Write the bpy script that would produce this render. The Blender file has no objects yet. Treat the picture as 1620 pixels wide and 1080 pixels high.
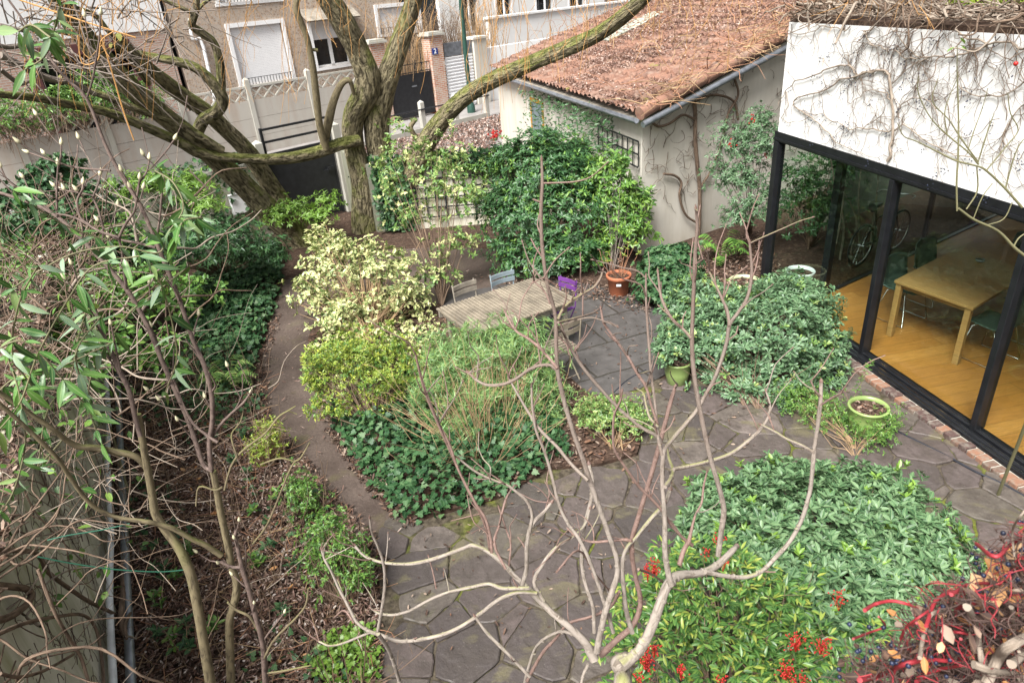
import bpy, math, random
import numpy as np
from mathutils import Vector, Matrix
random.seed(7); RNG = np.random.default_rng(11)
SC = bpy.context.scene; COL = SC.collection
# ------------------------------------------------------------------ camera
H = 4.4
_d = np.array([175., 2060., 1080.]); _d /= np.linalg.norm(_d)           # straight down, seen by the camera
_Y = np.array([0, 0, 1.]) - _d * _d[2]; _Y /= np.linalg.norm(_Y)
_Z = -_d; _X = np.cross(_Y, _Z); RW = np.stack([_X, _Y, _Z])             # world = RW @ (right, down, forward)
cam = bpy.data.cameras.new('camera'); camo = bpy.data.objects.new('camera', cam); COL.objects.link(camo)
cam.sensor_width = 36; cam.lens = 24; cam.clip_start = .05; cam.clip_end = 500
M3 = np.stack([RW @ [1, 0, 0], RW @ [0, -1, 0], RW @ [0, 0, -1]], 1)
camo.matrix_world = Matrix([[*M3[0], 0], [*M3[1], 0], [*M3[2], H], [0, 0, 0, 1]])
cam.dof.use_dof = True; cam.dof.focus_distance = 4.5; cam.dof.aperture_fstop = 8
SC.camera = camo
# ------------------------------------------------------------------ light
world = bpy.data.worlds.new('World'); SC.world = world; world.use_nodes = True
nt = world.node_tree; bg = nt.nodes['Background']
sky = nt.nodes.new('ShaderNodeTexSky'); sky.sky_type = 'NISHITA'; sky.sun_disc = False
SUN_EL, SUN_AZ = 54, 214          # azimuth clockwise from +Y: high, behind the camera and a little to the left
sky.sun_elevation = math.radians(SUN_EL); sky.sun_rotation = math.radians(SUN_AZ)
sky.air_density = 1.0; sky.dust_density = 6.0; sky.ozone_density = 1.0
hs = nt.nodes.new('ShaderNodeHueSaturation'); hs.inputs['Saturation'].default_value = .18
nt.links.new(sky.outputs[0], hs.inputs['Color']); nt.links.new(hs.outputs[0], bg.inputs[0])
bg.inputs[1].default_value = .09
sl = bpy.data.lights.new('sun', 'SUN'); sl.energy = 4.2; sl.angle = math.radians(28); sl.color = (1, .98, .94)
slo = bpy.data.objects.new('sun', sl); COL.objects.link(slo)
_a = math.radians(SUN_AZ); _e = math.radians(SUN_EL)
_sd = Vector((math.sin(_a) * math.cos(_e), math.cos(_a) * math.cos(_e), math.sin(_e)))
slo.rotation_euler = _sd.to_track_quat('Z', 'Y').to_euler()
SC.view_settings.view_transform = 'Standard'; SC.view_settings.look = 'None'
SC.view_settings.exposure = 1.06; SC.view_settings.gamma = 1
SC.cycles.max_bounces = 7; SC.cycles.diffuse_bounces = 2; SC.cycles.glossy_bounces = 3
SC.cycles.transparent_max_bounces = 12; SC.cycles.transmission_bounces = 4
SC.cycles.use_denoising = True
SC.cycles.sample_clamp_indirect = 6
# ------------------------------------------------------------------ survey helpers (photo pixel -> place)
def ray(px, py): return RW @ np.array([px - 810., py - 540., 1080.])
def G(px, py, z=0.): r = ray(px, py); return np.array([0, 0, H]) + r * ((z - H) / r[2])
def PY(px, py, Y): r = ray(px, py); return np.array([0, 0, H]) + r * (Y / r[1])
def nrm(v): v = np.asarray(v, float); return v / np.linalg.norm(v)
def PL(px, py, p0, dr):
    p0 = np.asarray(p0)[:2]; dr = np.asarray(dr)[:2]; n = np.array([-dr[1], dr[0]]); r = ray(px, py)
    return np.array([0, 0, H]) + r * (n.dot(p0) / n.dot(r[:2]))
def d3(v, z=0.): return np.array([v[0], v[1], z])
S_DIR = d3(nrm(ray(2100, -136)[:2])); E_DIR = d3(nrm(ray(390, 10)[:2])); V_DIR = d3(nrm(ray(2720, -188)[:2]))
S_N = np.array([-S_DIR[1], S_DIR[0], 0])          # away from the garden, across the street
UP = np.array([0, 0, 1.])
# ------------------------------------------------------------------ mesh tools
class MB:
    def __init__(s): s.v = []; s.n = 0; s.l = []; s.s = []; s.uv = []
    def add(s, v, quads, uv=None):
        v = np.asarray(v, float).reshape(-1, 3); q = np.asarray(quads, dtype=np.int64)
        if len(q) == 0: return s
        s.v.append(v); s.l.append((q + s.n).ravel()); s.s.append(np.full(len(q), q.shape[1]))
        s.uv.append(np.zeros((q.size, 2)) if uv is None else np.asarray(uv, float).reshape(-1, 2)); s.n += len(v); return s
    def obox(s, o, a, b, c):
        o, a, b, c = [np.asarray(t, float) for t in (o, a, b, c)]
        if np.dot(np.cross(a, b), c) < 0: a, b = b, a
        v = [o, o+a, o+a+b, o+b, o+c, o+a+c, o+a+b+c, o+b+c]
        q = [[0,3,2,1],[4,5,6,7],[0,1,5,4],[1,2,6,5],[2,3,7,6],[3,0,4,7]]
        la, lb, lc = [np.linalg.norm(t) for t in (a, b, c)]
        R = lambda x, y: [(0,0),(x,0),(x,y),(0,y)]
        uv = [(0,0),(0,lb),(la,lb),(la,0)] + R(la,lb) + R(la,lc) + R(lb,lc) + R(la,lc) + R(lb,lc)
        return s.add(v, q, uv)
    def box(s, c, dx, dy, dz, ax=(1,0,0), ay=(0,1,0)):
        ax, ay = nrm(ax), nrm(ay); c = np.asarray(c, float); az = np.cross(ax, ay)
        return s.obox(c - ax*dx/2 - ay*dy/2 - az*dz/2, ax*dx, ay*dy, az*dz)
    def poly(s, pts, thick=0.):
        pts = [np.asarray(p, float) for p in pts]; n = len(pts)
        uv = [(p[0], p[1]) for p in pts]
        s.add(pts, [list(range(n))], uv)
        if thick:
            lo = [p - UP*thick for p in pts]
            for i in range(n):
                j = (i+1) % n; s.add([pts[i], lo[i], lo[j], pts[j]], [[0,1,2,3]])
            s.add(lo, [list(range(n))[::-1]])
        return s
    def tube(s, pts, rad, sides=6, sub=0, cap=True, rough=0., seed=0):
        pts = np.asarray(pts, float); rad = np.asarray(rad, float) * np.ones(len(pts))
        if sub > 1: pts, rad = smooth(pts, rad, sub)
        n = len(pts); t = np.gradient(pts, axis=0); t /= np.linalg.norm(t, axis=1)[:, None] + 1e-9
        if n > 12 or sub > 1:
            u = np.zeros((n, 3)); r0 = np.array([1, 0, 0]) if abs(t[0][0]) < .8 else np.array([0, 1, 0])
            u[0] = nrm(np.cross(t[0], r0))
            for i in range(1, n):
                w = u[i-1] - t[i] * t[i].dot(u[i-1]); u[i] = w / (np.linalg.norm(w) + 1e-9)
        else:
            m = np.abs(t.mean(0)); r0 = np.eye(3)[int(np.argmin(m))]; u = np.cross(t, r0); u /= np.linalg.norm(u, axis=1)[:, None] + 1e-9
        w = np.cross(t, u); a = np.arange(sides) * 2 * math.pi / sides
        ln = np.concatenate([[0], np.cumsum(np.linalg.norm(np.diff(pts, axis=0), axis=1))])
        rr = rad[:, None] * np.ones(sides)[None]
        if rough:
            A, Lq = np.meshgrid(a, ln)
            rr = rr * (1 + (0 if sides < 50 else rough*.55)*np.abs(np.sin(11*A + 1.3*np.sin(3.1*Lq+seed) + .8*np.sin(7*Lq))) + rough * (.5*np.sin(3*A + 2.1*Lq + seed) + .35*np.sin(5*A - 3.3*Lq + 1.7*seed) + .3*np.sin(8*A + 5*Lq + seed*3) + .25*np.sin(13*A+ 2*np.sin(4*Lq+seed))))
        v = pts[:, None] + rr[..., None] * (np.cos(a)[None, :, None] * u[:, None] + np.sin(a)[None, :, None] * w[:, None])
        i, j = np.meshgrid(np.arange(n-1), np.arange(sides), indexing='ij'); i = i.ravel(); j = j.ravel(); k = (j+1) % sides
        q = np.stack([i*sides+j, i*sides+k, (i+1)*sides+k, (i+1)*sides+j], 1)
        circ = 2*math.pi*rad.mean()
        uv = np.stack([np.stack([j/sides*circ, ln[i]], 1), np.stack([(j+1)/sides*circ, ln[i]], 1), np.stack([(j+1)/sides*circ, ln[i+1]], 1), np.stack([j/sides*circ, ln[i+1]], 1)], 1)
        vv = v.reshape(-1, 3); s.add(vv, q, uv)
        if cap:
            s.add(v[-1], [list(range(sides))]); s.add(v[0], [list(range(sides))[::-1]])
        return s
    def lathe(s, c, prof, sides=32, ax=None):
        c = np.asarray(c, float); n = len(prof); a = np.arange(sides) * 2*math.pi/sides
        P = np.array(prof, float)
        v = np.stack([P[:, 0][:, None]*np.cos(a), P[:, 0][:, None]*np.sin(a), P[:, 1][:, None]*np.ones(sides)], -1)
        if ax is not None:
            z = nrm(ax); r0 = np.array([1,0,0]) if abs(z[0]) < .8 else np.array([0,1,0]); x = nrm(np.cross(z, r0)); y = np.cross(z, x)
            v = v[..., :1]*x + v[..., 1:2]*y + v[..., 2:]*z
        v = v.reshape(-1, 3) + c
        i, j = np.meshgrid(np.arange(n-1), np.arange(sides), indexing='ij'); i = i.ravel(); j = j.ravel(); k = (j+1) % sides
        return s.add(v, np.stack([i*sides+j, i*sides+k, (i+1)*sides+k, (i+1)*sides+j], 1))
    def build(s, name, m, parent=None, smooth=False, bevel=0):
        me = bpy.data.meshes.new(name)
        if s.v:
            v = np.concatenate(s.v); l = np.concatenate(s.l); z = np.concatenate(s.s); uv = np.concatenate(s.uv)
            me.vertices.add(len(v)); me.vertices.foreach_set('co', v.astype(np.float32).ravel())
            me.loops.add(len(l)); me.loops.foreach_set('vertex_index', l.astype(np.int32))
            me.polygons.add(len(z)); st = np.concatenate([[0], np.cumsum(z)[:-1]])
            me.polygons.foreach_set('loop_start', st.astype(np.int32)); me.polygons.foreach_set('loop_total', z.astype(np.int32))
            me.polygons.foreach_set('use_smooth', np.full(len(z), smooth))
            me.uv_layers.new(name='UVMap').data.foreach_set('uv', uv.astype(np.float32).ravel())
            me.update(calc_edges=True); me.validate()
        o = bpy.data.objects.new(name, me); COL.objects.link(o)
        if m is not None: me.materials.append(m)
        if parent is not None:
            o.parent = parent
            o.matrix_parent_inverse = Matrix.Translation(-Vector(parent.location)) if parent.rotation_euler.z == 0 else parent.matrix_basis.inverted()
        if bevel:
            b = o.modifiers.new('bevel', 'BEVEL'); b.width = bevel; b.segments = 2; b.limit_method = 'ANGLE'
        return o
def smooth(pts, rad, sub):
    P = np.concatenate([[2*pts[0]-pts[1]], pts, [2*pts[-1]-pts[-2]]]); out = []; ro = []
    for i in range(1, len(P)-2):
        for k in range(sub):
            t = k / sub; p0, p1, p2, p3 = P[i-1], P[i], P[i+1], P[i+2]
            out.append(.5*((2*p1) + (-p0+p2)*t + (2*p0-5*p1+4*p2-p3)*t*t + (-p0+3*p1-3*p2+p3)*t**3)); ro.append(rad[i-1]*(1-t) + rad[i]*t)
    out.append(pts[-1]); ro.append(rad[-1]); return np.array(out), np.array(ro)
def tag(o, label=None, cat=None, group=None, kind=None):
    if label: o['label'] = label
    if cat: o['category'] = cat
    if group: o['group'] = group
    if kind: o['kind'] = kind
    return o
def thing(name, label, cat, loc=(0, 0, 0), group=None, rz=0):
    o = bpy.data.objects.new(name, None); COL.objects.link(o); o.location = [float(t) for t in loc]; o.rotation_euler = (0, 0, rz)
    o.empty_display_size = .2
    return tag(o, label, cat, group)
def struct(name, mb, m, **k): o = mb.build(name, m, **k); o['kind'] = 'structure'; return o
def copy_tree(o, parent=None):
    c = o.copy(); COL.objects.link(c)
    if parent is not None: c.parent = parent
    for ch in list(o.children): copy_tree(ch, c)
    return c
# ------------------------------------------------------------------ materials
class N:
    def __init__(s, name):
        s.m = bpy.data.materials.new(name); s.m.use_nodes = True; s.t = s.m.node_tree; s.b = s.t.nodes['Principled BSDF']
    def n(s, typ, **k):
        x = s.t.nodes.new('ShaderNode' + typ)
        for a, v in k.items():
            if a.startswith('i_'):
                key = a[2:].replace('_', ' '); x.inputs[int(key) if key.isdigit() else key].default_value = v
            else: setattr(x, a, v)
        return x
    def L(s, a, b): s.t.links.new(a, b)
    def ramp(s, fac, stops, interp='LINEAR'):
        r = s.n('ValToRGB'); r.color_ramp.interpolation = interp; e = r.color_ramp.elements
        while len(e) < len(stops): e.new(.5)
        for x, (p, c) in zip(e, stops):
            x.position = p; x.color = (c, c, c, 1) if isinstance(c, (int, float)) else (*c, 1)
        s.L(fac, r.inputs[0]); return r.outputs[0]
    def mix(s, fac, a, b, bt='MIX'):
        x = s.n('Mix', data_type='RGBA', blend_type=bt)
        for inp, v in ((x.inputs[0], fac), (x.inputs[6], a), (x.inputs[7], b)):
            if isinstance(v, bpy.types.NodeSocket): s.L(v, inp)
            elif isinstance(v, (int, float)): inp.default_value = v if inp == x.inputs[0] else (v, v, v, 1)
            else: inp.default_value = (*v, 1)
        return x.outputs[2]
    def math(s, op, a, b=0.):
        x = s.n('Math', operation=op)
        for inp, v in ((x.inputs[0], a), (x.inputs[1], b)):
            if isinstance(v, bpy.types.NodeSocket): s.L(v, inp)
            else: inp.default_value = v
        return x.outputs[0]
    def obj(s): return s.n('TexCoord').outputs['Object']
    def uvm(s, sx=1, sy=1):
        mp = s.n('Mapping'); s.L(s.n('TexCoord').outputs['UV'], mp.inputs[0]); mp.inputs['Scale'].default_value = (sx, sy, 1); return mp.outputs[0]
    def noise(s, vec, scale, detail=6, rough=.55, dist=0.):
        x = s.n('TexNoise'); x.inputs['Scale'].default_value = scale; x.inputs['Detail'].default_value = detail; x.inputs['Roughness'].default_value = rough; x.inputs['Distortion'].default_value = dist
        s.L(vec, x.inputs['Vector']); return x.outputs[0]
    def bump(s, h, strength=.4, dist=.01, prev=None):
        b = s.n('Bump'); b.inputs['Strength'].default_value = strength; b.inputs['Distance'].default_value = dist; s.L(h, b.inputs['Height'])
        if prev is not None: s.L(prev, b.inputs['Normal'])
        return b.outputs[0]
    def out(s, col=None, rough=.7, normal=None, metal=0., spec=.5):
        for key, v in (('Base Color', col), ('Roughness', rough), ('Normal', normal), ('Metallic', metal), ('Specular IOR Level', spec)):
            if v is None: continue
            if isinstance(v, bpy.types.NodeSocket): s.L(v, s.b.inputs[key])
            elif isinstance(v, (int, float)): s.b.inputs[key].default_value = v
            else: s.b.inputs[key].default_value = (*v, 1)
        return s.m
def plain(name, c, rough=.5, metal=0., var=.15, scale=8, spec=.5, bmp=.15):
    x = N(name); o = x.obj(); f = x.noise(o, scale)
    col = x.ramp(f, [(.3, tuple(t*(1-var) for t in c)), (.7, tuple(min(1, t*(1+var)) for t in c))])
    f2 = x.noise(o, scale*9, 4)
    return x.out(col, rough, x.bump(f2, bmp, .004), metal, spec)
def leafmat(name, cols, rib=(.25, .35, .12), ribf=.35, rough=.42, edge=None, trans=.18, spec=.5):
    """cols: ramp by leaf; edge: margin colour of variegated leaves"""
    x = N(name); g = x.n('NewGeometry'); rnd = g.outputs['Random Per Island']
    col = x.ramp(rnd, [(i/max(1, len(cols)-1), c) for i, c in enumerate(cols)])
    sp = x.n('SeparateXYZ'); x.L(x.n('TexCoord').outputs['UV'], sp.inputs[0])
    au = x.math('ABSOLUTE', x.math('SUBTRACT', sp.outputs[0], .5))
    if edge is not None:
        nz = x.noise(x.obj(), 40, 2); e = x.math('ADD', x.math('MULTIPLY', au, 2.), x.math('MULTIPLY', x.math('SUBTRACT', nz, .5), 1.2))
        e = x.math('ADD', e, x.math('MULTIPLY', x.math('SUBTRACT', rnd, .5), .7))
        col = x.mix(x.ramp(e, [(.18, 0.), (.36, 1.)]), col, edge)
    ribm = x.ramp(au, [(0., ribf), (.09, 0.)])
    col = x.mix(ribm, col, rib)
    b2 = x.mix(x.math('MULTIPLY', g.outputs['Backfacing'], .35), col, tuple(min(1, t*1.4+.04) for t in cols[len(cols)//2]))
    x.out(b2, rough, None, 0., spec)
    tr = x.n('BsdfTranslucent'); x.L(x.mix(1., b2, (1., 1., .55), 'MULTIPLY'), tr.inputs[0])
    ms = x.n('MixShader'); ms.inputs[0].default_value = trans
    o = x.t.nodes['Material Output']; x.L(x.b.outputs[0], ms.inputs[1]); x.L(tr.outputs[0], ms.inputs[2]); x.L(ms.outputs[0], o.inputs[0])
    return x.m
def bark(name, dark, light, fu=9, fv=1.2, moss=None, mossf=.5, strength=.9, dist=.02, rough=.9, bumpf=True, tip=None):
    x = N(name); uv = x.uvm(fu, fv); o = x.obj()
    w = x.noise(uv, 3.2, 5, .6, .6); f = x.noise(o, 14, 5)
    ridge = x.ramp(w, [(.34, 0.), (.5, .8), (.66, 1.)])
    col = x.mix(ridge, dark, light); col = x.mix(x.ramp(f, [(.35, 0.), (.7, .45)]), col, tuple(t*.6 for t in light))
    if tip:
        sz = x.n('SeparateXYZ'); x.L(o, sz.inputs[0]); col = x.mix(x.ramp(x.math('MULTIPLY', x.math('ADD', sz.outputs[2], x.math('MULTIPLY', x.noise(o, 3, 3), .8)), .2), [(.62, 0.), (.80, .85)]), col, tip)
    if moss:
        g = x.n('NewGeometry'); sp = x.n('SeparateXYZ'); x.L(g.outputs['Normal'], sp.inputs[0])
        mf = x.math('ADD', x.math('MULTIPLY', sp.outputs[2], .35), x.noise(o, 2.3, 5))
        col = x.mix(x.ramp(mf, [(1.02-mossf, 0.), (1.2-mossf, .75)]), col, moss)
    h = x.math('ADD', x.math('MULTIPLY', ridge, .8), x.math('MULTIPLY', f, .5))
    return x.out(col, rough, x.bump(h, strength, dist), 0, .25)
M = {}
M['willow_bark'] = bark('willow_bark', (.030, .022, .013), (.29, .245, .15), 7, 1.9, (.14, .16, .028), .53, 1., .07)
M['grey_bark'] = bark('grey_bark', (.09, .07, .055), (.24, .20, .17), 5, 1, None)
M['fig_bark'] = bark('fig_bark', (.13, .105, .082), (.33, .285, .245), 14, 5, (.24, .25, .075), .25, .6, .004, .75, tip=(.15, .105, .085))
M['fig_tip'] = bark('fig_tip', (.11, .065, .05), (.24, .16, .135), 14, 8, None, 0, .4, .003, .7)
M['magnolia_bark'] = bark('magnolia_bark', (.065, .05, .032), (.19, .155, .09), 14, 4, (.13, .14, .04), .36, .6, .004, .85)
M['purple_twig'] = bark('purple_twig', (.055, .036, .032), (.165, .12, .10), 14, 8, None, 0, .4, .003, .7)
M['brown_vine'] = bark('brown_vine', (.055, .036, .025), (.20, .14, .10), 18, 3, None, 0, .9, .006, .9)
M['pale_vine'] = bark('pale_vine', (.16, .125, .095), (.34, .28, .225), 18, 4, None, 0, .6, .004, .9)
M['twig'] = plain('twig', (.15, .10, .065), .85, var=.4, scale=3)
M['tan_twig'] = plain('tan_twig', (.33, .22, .12), .8, var=.35, scale=3)
M['orange_twig'] = plain('orange_twig', (.42, .22, .07), .7, var=.4, scale=1.5)
M['red_tan'] = plain('red_tan_twig', (.30, .15, .085), .8, var=.4, scale=3)
M['green_twig'] = plain('green_twig', (.15, .14, .07), .7, var=.3, scale=3)
def soilmat():
    x = N('soil_and_litter'); o = x.obj(); v = x.n('TexVoronoi'); v.inputs['Scale'].default_value = 26; x.L(o, v.inputs['Vector'])
    sp = x.n('SeparateColor'); x.L(v.outputs['Color'], sp.inputs[0])
    leaf = x.ramp(sp.outputs[0], [(0, (.02, .011, .008)), (.45, (.05, .027, .018)), (.75, (.09, .052, .035)), (1, (.16, .11, .08))])
    f = x.noise(o, 9, 8); col = x.mix(x.ramp(f, [(.35, 0.), (.65, .8)]), (.055, .036, .026), leaf)
    h = x.math('ADD', x.math('MULTIPLY', sp.outputs[1], .6), f)
    return x.out(col, .92, x.bump(h, 1., .03), 0, .2)
M['soil'] = soilmat()
def pathmat():
    x = N('worn_path'); o = x.obj(); f = x.noise(o, 1.6, 6); f2 = x.noise(o, 30, 6)
    col = x.ramp(f, [(.3, (.060, .043, .035)), (.6, (.105, .078, .064)), (.75, (.12, .098, .066))])
    col = x.mix(x.ramp(f2, [(.4, 0.), (.62, .45)]), col, (.045, .032, .026))
    g = x.noise(o, 2.7, 5); col = x.mix(x.ramp(g, [(.58, 0.), (.72, .5)]), col, (.085, .075, .03))
    v = x.n('TexVoronoi'); v.inputs['Scale'].default_value = 17; x.L(o, v.inputs['Vector'])
    sp = x.math('LESS_THAN', v.outputs['Distance'], .07); col = x.mix(x.math('MULTIPLY', sp, .7), col, (.35, .29, .24))
    return x.out(col, x.ramp(f, [(.3, .55), (.7, .85)]), x.bump(f2, .6, .012), 0, .35)
M['path'] = pathmat()
def stonemat():
    x = N('flagstone'); o = x.obj(); rnd = x.n('NewGeometry').outputs['Random Per Island']
    stone = x.ramp(rnd, [(0, (.050, .042, .040)), (.22, (.080, .064, .060)), (.45, (.115, .088, .082)), (.62, (.068, .060, .052)), (.8, (.095, .084, .066)), (1, (.135, .110, .098))])
    f = x.noise(o, 14, 8, .65); f3 = x.noise(o, 3.6, 7, .68, .6); f4 = x.noise(o, 2.1, 6, .6, 1.); g = x.noise(o, 1.0, 5, .6, .4)
    col = x.mix(x.ramp(f, [(.38, .6), (.62, 0.)]), stone, (.055, .044, .038)); col = x.mix(x.ramp(f3, [(.44, 0.), (.62, .6)]), col, (.062, .052, .045))
    col = x.mix(x.ramp(f4, [(.55, 0.), (.66, .6)]), col, (.13, .115, .06)); col = x.mix(x.ramp(g, [(.60, 0.), (.70, .6)]), col, (.085, .095, .02))
    spk = x.noise(o, 60, 3); col = x.mix(x.ramp(spk, [(.67, 0.), (.75, .5)]), col, (.30, .27, .24))
    w = x.n('TexWave'); w.inputs['Scale'].default_value = 2.2; w.inputs['Distortion'].default_value = 14; w.inputs['Detail'].default_value = 4; x.L(o, w.inputs['Vector'])
    h = x.math('ADD', x.math('MULTIPLY', f, .6), x.math('ADD', x.math('MULTIPLY', f3, .6), x.math('MULTIPLY', w.outputs[0], .15)))
    return x.out(col, x.ramp(f3, [(.4, .75), (.62, .42)]), x.bump(h, .9, .022), 0, .4)
M['flagstone'] = stonemat()
def jointmat():
    x = N('joint_soil'); o = x.obj(); f = x.noise(o, 20, 7); g = x.noise(o, 1.3, 5, .6, .5)
    col = x.ramp(f, [(.35, (.035, .028, .02)), (.65, (.10, .082, .058))]); col = x.mix(x.ramp(g, [(.52, 0.), (.62, .85)]), col, x.ramp(f, [(.3, (.045, .055, .008)), (.7, (.13, .15, .018))])); return x.out(col, .95, x.bump(f, 1., .02), 0, .2)
M['joint'] = jointmat()
def slabmat():
    x = N('stone_slabs'); o = x.obj(); mp = x.n('Mapping'); mp.inputs['Rotation'].default_value = (0, 0, -.35); x.L(o, mp.inputs[0])
    b = x.n('TexBrick', offset=.5); b.inputs['Scale'].default_value = 1; b.inputs['Brick Width'].default_value = 1.15; b.inputs['Row Height'].default_value = .72; b.inputs['Mortar Size'].default_value = .016; b.inputs['Mortar Smooth'].default_value = .3
    b.inputs['Color1'].default_value = (.066, .060, .058, 1); b.inputs['Color2'].default_value = (.092, .084, .080, 1); b.inputs['Mortar'].default_value = (.03, .025, .017, 1)
    nz = x.n('TexNoise'); nz.inputs['Scale'].default_value = 3; x.L(o, nz.inputs['Vector']); vm = x.n('VectorMath', operation='MULTIPLY_ADD'); x.L(nz.outputs['Color'], vm.inputs[0]); vm.inputs[1].default_value = (.05,)*3; x.L(mp.outputs[0], vm.inputs[2]); x.L(vm.outputs[0], b.inputs['Vector'])
    f = x.noise(o, 7, 8, .65); col = x.mix(x.ramp(f, [(.35, .6), (.7, 0.)]), b.outputs[0], (.038, .035, .033)); f2 = x.noise(o, 60, 3)
    col = x.mix(x.ramp(f2, [(.66, 0.), (.74, .35)]), col, (.3, .27, .22))
    h = x.math('SUBTRACT', x.math('MULTIPLY', f, .5), b.outputs['Fac'])
    return x.out(col, x.ramp(f, [(.3, .4), (.7, .7)]), x.bump(h, .6, .012), 0, .45)
M['slabs'] = slabmat()
def plaster(name, c, stain=(.3, .28, .2), amt=.5, low=.0, scale=1.2, streak=True):
    x = N(name); o = x.obj(); mp = x.n('Mapping'); mp.inputs['Scale'].default_value = (2.5, 2.5, .35) if streak else (1, 1, 1); x.L(o, mp.inputs[0])
    s_ = x.noise(mp.outputs[0], scale, 7, .62); f = x.noise(o, 2.2, 6); g = x.noise(o, 45, 5)
    col = x.mix(x.ramp(s_, [(.42, 0.), (.78, amt)]), c, stain); col = x.mix(x.ramp(f, [(.5, 0.), (.8, amt*.6)]), col, tuple(t*.65 for t in c))
    if low:
        sp = x.n('SeparateXYZ'); x.L(o, sp.inputs[0]); zf = x.math('ADD', sp.outputs[2], x.math('MULTIPLY', f, 1.2)); col = x.mix(x.ramp(zf, [(.35, low), (.95, 0.)]), col, stain)
    return x.out(col, .85, x.bump(g, .25, .004), 0, .25)
M['white_render'] = plaster('white_render', (.80, .795, .78), (.68, .66, .62), .3)
M['shed_render'] = plaster('shed_render', (.60, .565, .50), (.33, .29, .21), .55, .5)
M['concrete'] = plaster('concrete', (.36, .335, .29), (.19, .17, .13), .6)
M['pale_concrete'] = plaster('pale_concrete', (.43, .415, .37), (.25, .24, .17), .5)
M['mossy_concrete'] = plaster('mossy_concrete', (.56, .53, .44), (.17, .18, .04), .9, 0, 2.0)
M['mossy_dark'] = plaster('mossy_dark', (.24, .235, .19), (.10, .11, .045), .9, 0, 1.3)
M['pink_concrete'] = plaster('pink_concrete', (.41, .385, .345), (.30, .20, .14), .5)
def brickmat(name, c1, c2, mortar, w=.22, h=.07, mo=.012):
    x = N(name); uv = x.uvm(1, 1); b = x.n('TexBrick'); b.inputs['Scale'].default_value = 1; b.inputs['Brick Width'].default_value = w; b.inputs['Row Height'].default_value = h; b.inputs['Mortar Size'].default_value = mo
    b.inputs['Color1'].default_value = (*c1, 1); b.inputs['Color2'].default_value = (*c2, 1); b.inputs['Mortar'].default_value = (*mortar, 1); x.L(uv, b.inputs['Vector'])
    f = x.noise(x.obj(), 3.5, 6); col = x.mix(x.ramp(f, [(.45, 0.), (.7, .5)]), b.outputs[0], mortar)
    return x.out(col, .9, x.bump(x.math('SUBTRACT', 1., b.outputs['Fac']), .5, .01), 0, .2)
M['brick'] = brickmat('brick', (.38, .20, .15), (.48, .29, .22), (.48, .43, .38))
M['red_brick'] = brickmat('red_brick', (.42, .15, .085), (.50, .25, .16), (.52, .48, .42))
def rubble():
    x = N('rubble_stone'); uv = x.uvm(1, 1); v = x.n('TexVoronoi'); v.inputs['Scale'].default_value = 15; x.L(uv, v.inputs['Vector']); d = x.n('TexVoronoi', feature='DISTANCE_TO_EDGE'); d.inputs['Scale'].default_value = 15; x.L(uv, d.inputs['Vector'])
    sp = x.n('SeparateColor'); x.L(v.outputs['Color'], sp.inputs[0]); col = x.ramp(sp.outputs[0], [(0, (.28, .20, .15)), (.5, (.44, .32, .23)), (.8, (.54, .42, .32)), (1, (.42, .37, .33))])
    col = x.mix(x.ramp(d.outputs['Distance'], [(.06, 1.), (.13, 0.)]), col, (.46, .40, .34))
    return x.out(col, .9, x.bump(d.outputs['Distance'], .5, .03), 0, .2)
M['rubble'] = rubble()
def tilemat():
    x = N('clay_tiles'); o = x.obj(); f = x.noise(o, 3, 7); f2 = x.noise(o, 22, 5); uv = x.uvm(1, 1)
    v = x.n('TexBrick', offset=0.); v.inputs['Scale'].default_value = 1; v.inputs['Brick Width'].default_value = .24; v.inputs['Row Height'].default_value = .34; v.inputs['Mortar Size'].default_value = 0.
    v.inputs['Color1'].default_value = (.27, .145, .10, 1); v.inputs['Color2'].default_value = (.18, .105, .08, 1); x.L(uv, v.inputs['Vector'])
    col = x.mix(x.ramp(f2, [(.4, 0.), (.65, .6)]), v.outputs[0], (.15, .085, .065)); col = x.mix(x.ramp(f, [(.5, 0.), (.75, .6)]), col, (.34, .27, .22))
    m = x.noise(o, 1.1, 6, .6); col = x.mix(x.ramp(m, [(.64, 0.), (.72, .8)]), col, (.20, .23, .03))
    return x.out(col, .85, x.bump(f2, .4, .01), 0, .25)
M['tiles'] = tilemat()
def glassmat(name, tint=(.89, .94, .91), ior=1.5):
    x = N(name); t = x.n('BsdfTransparent'); t.inputs[0].default_value = (*tint, 1); g = x.n('BsdfGlossy'); g.inputs['Roughness'].default_value = .012
    lw = x.n('LayerWeight'); lw.inputs[0].default_value = .5; fc = x.math('ADD', .035, x.math('MULTIPLY', x.math('POWER', lw.outputs['Facing'], 5.), .5)); ms = x.n('MixShader'); x.L(fc, ms.inputs[0]); x.L(t.outputs[0], ms.inputs[1]); x.L(g.outputs[0], ms.inputs[2]); x.L(ms.outputs[0], x.t.nodes['Material Output'].inputs[0]); return x.m
M['glass'] = glassmat('window_glass')
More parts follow.
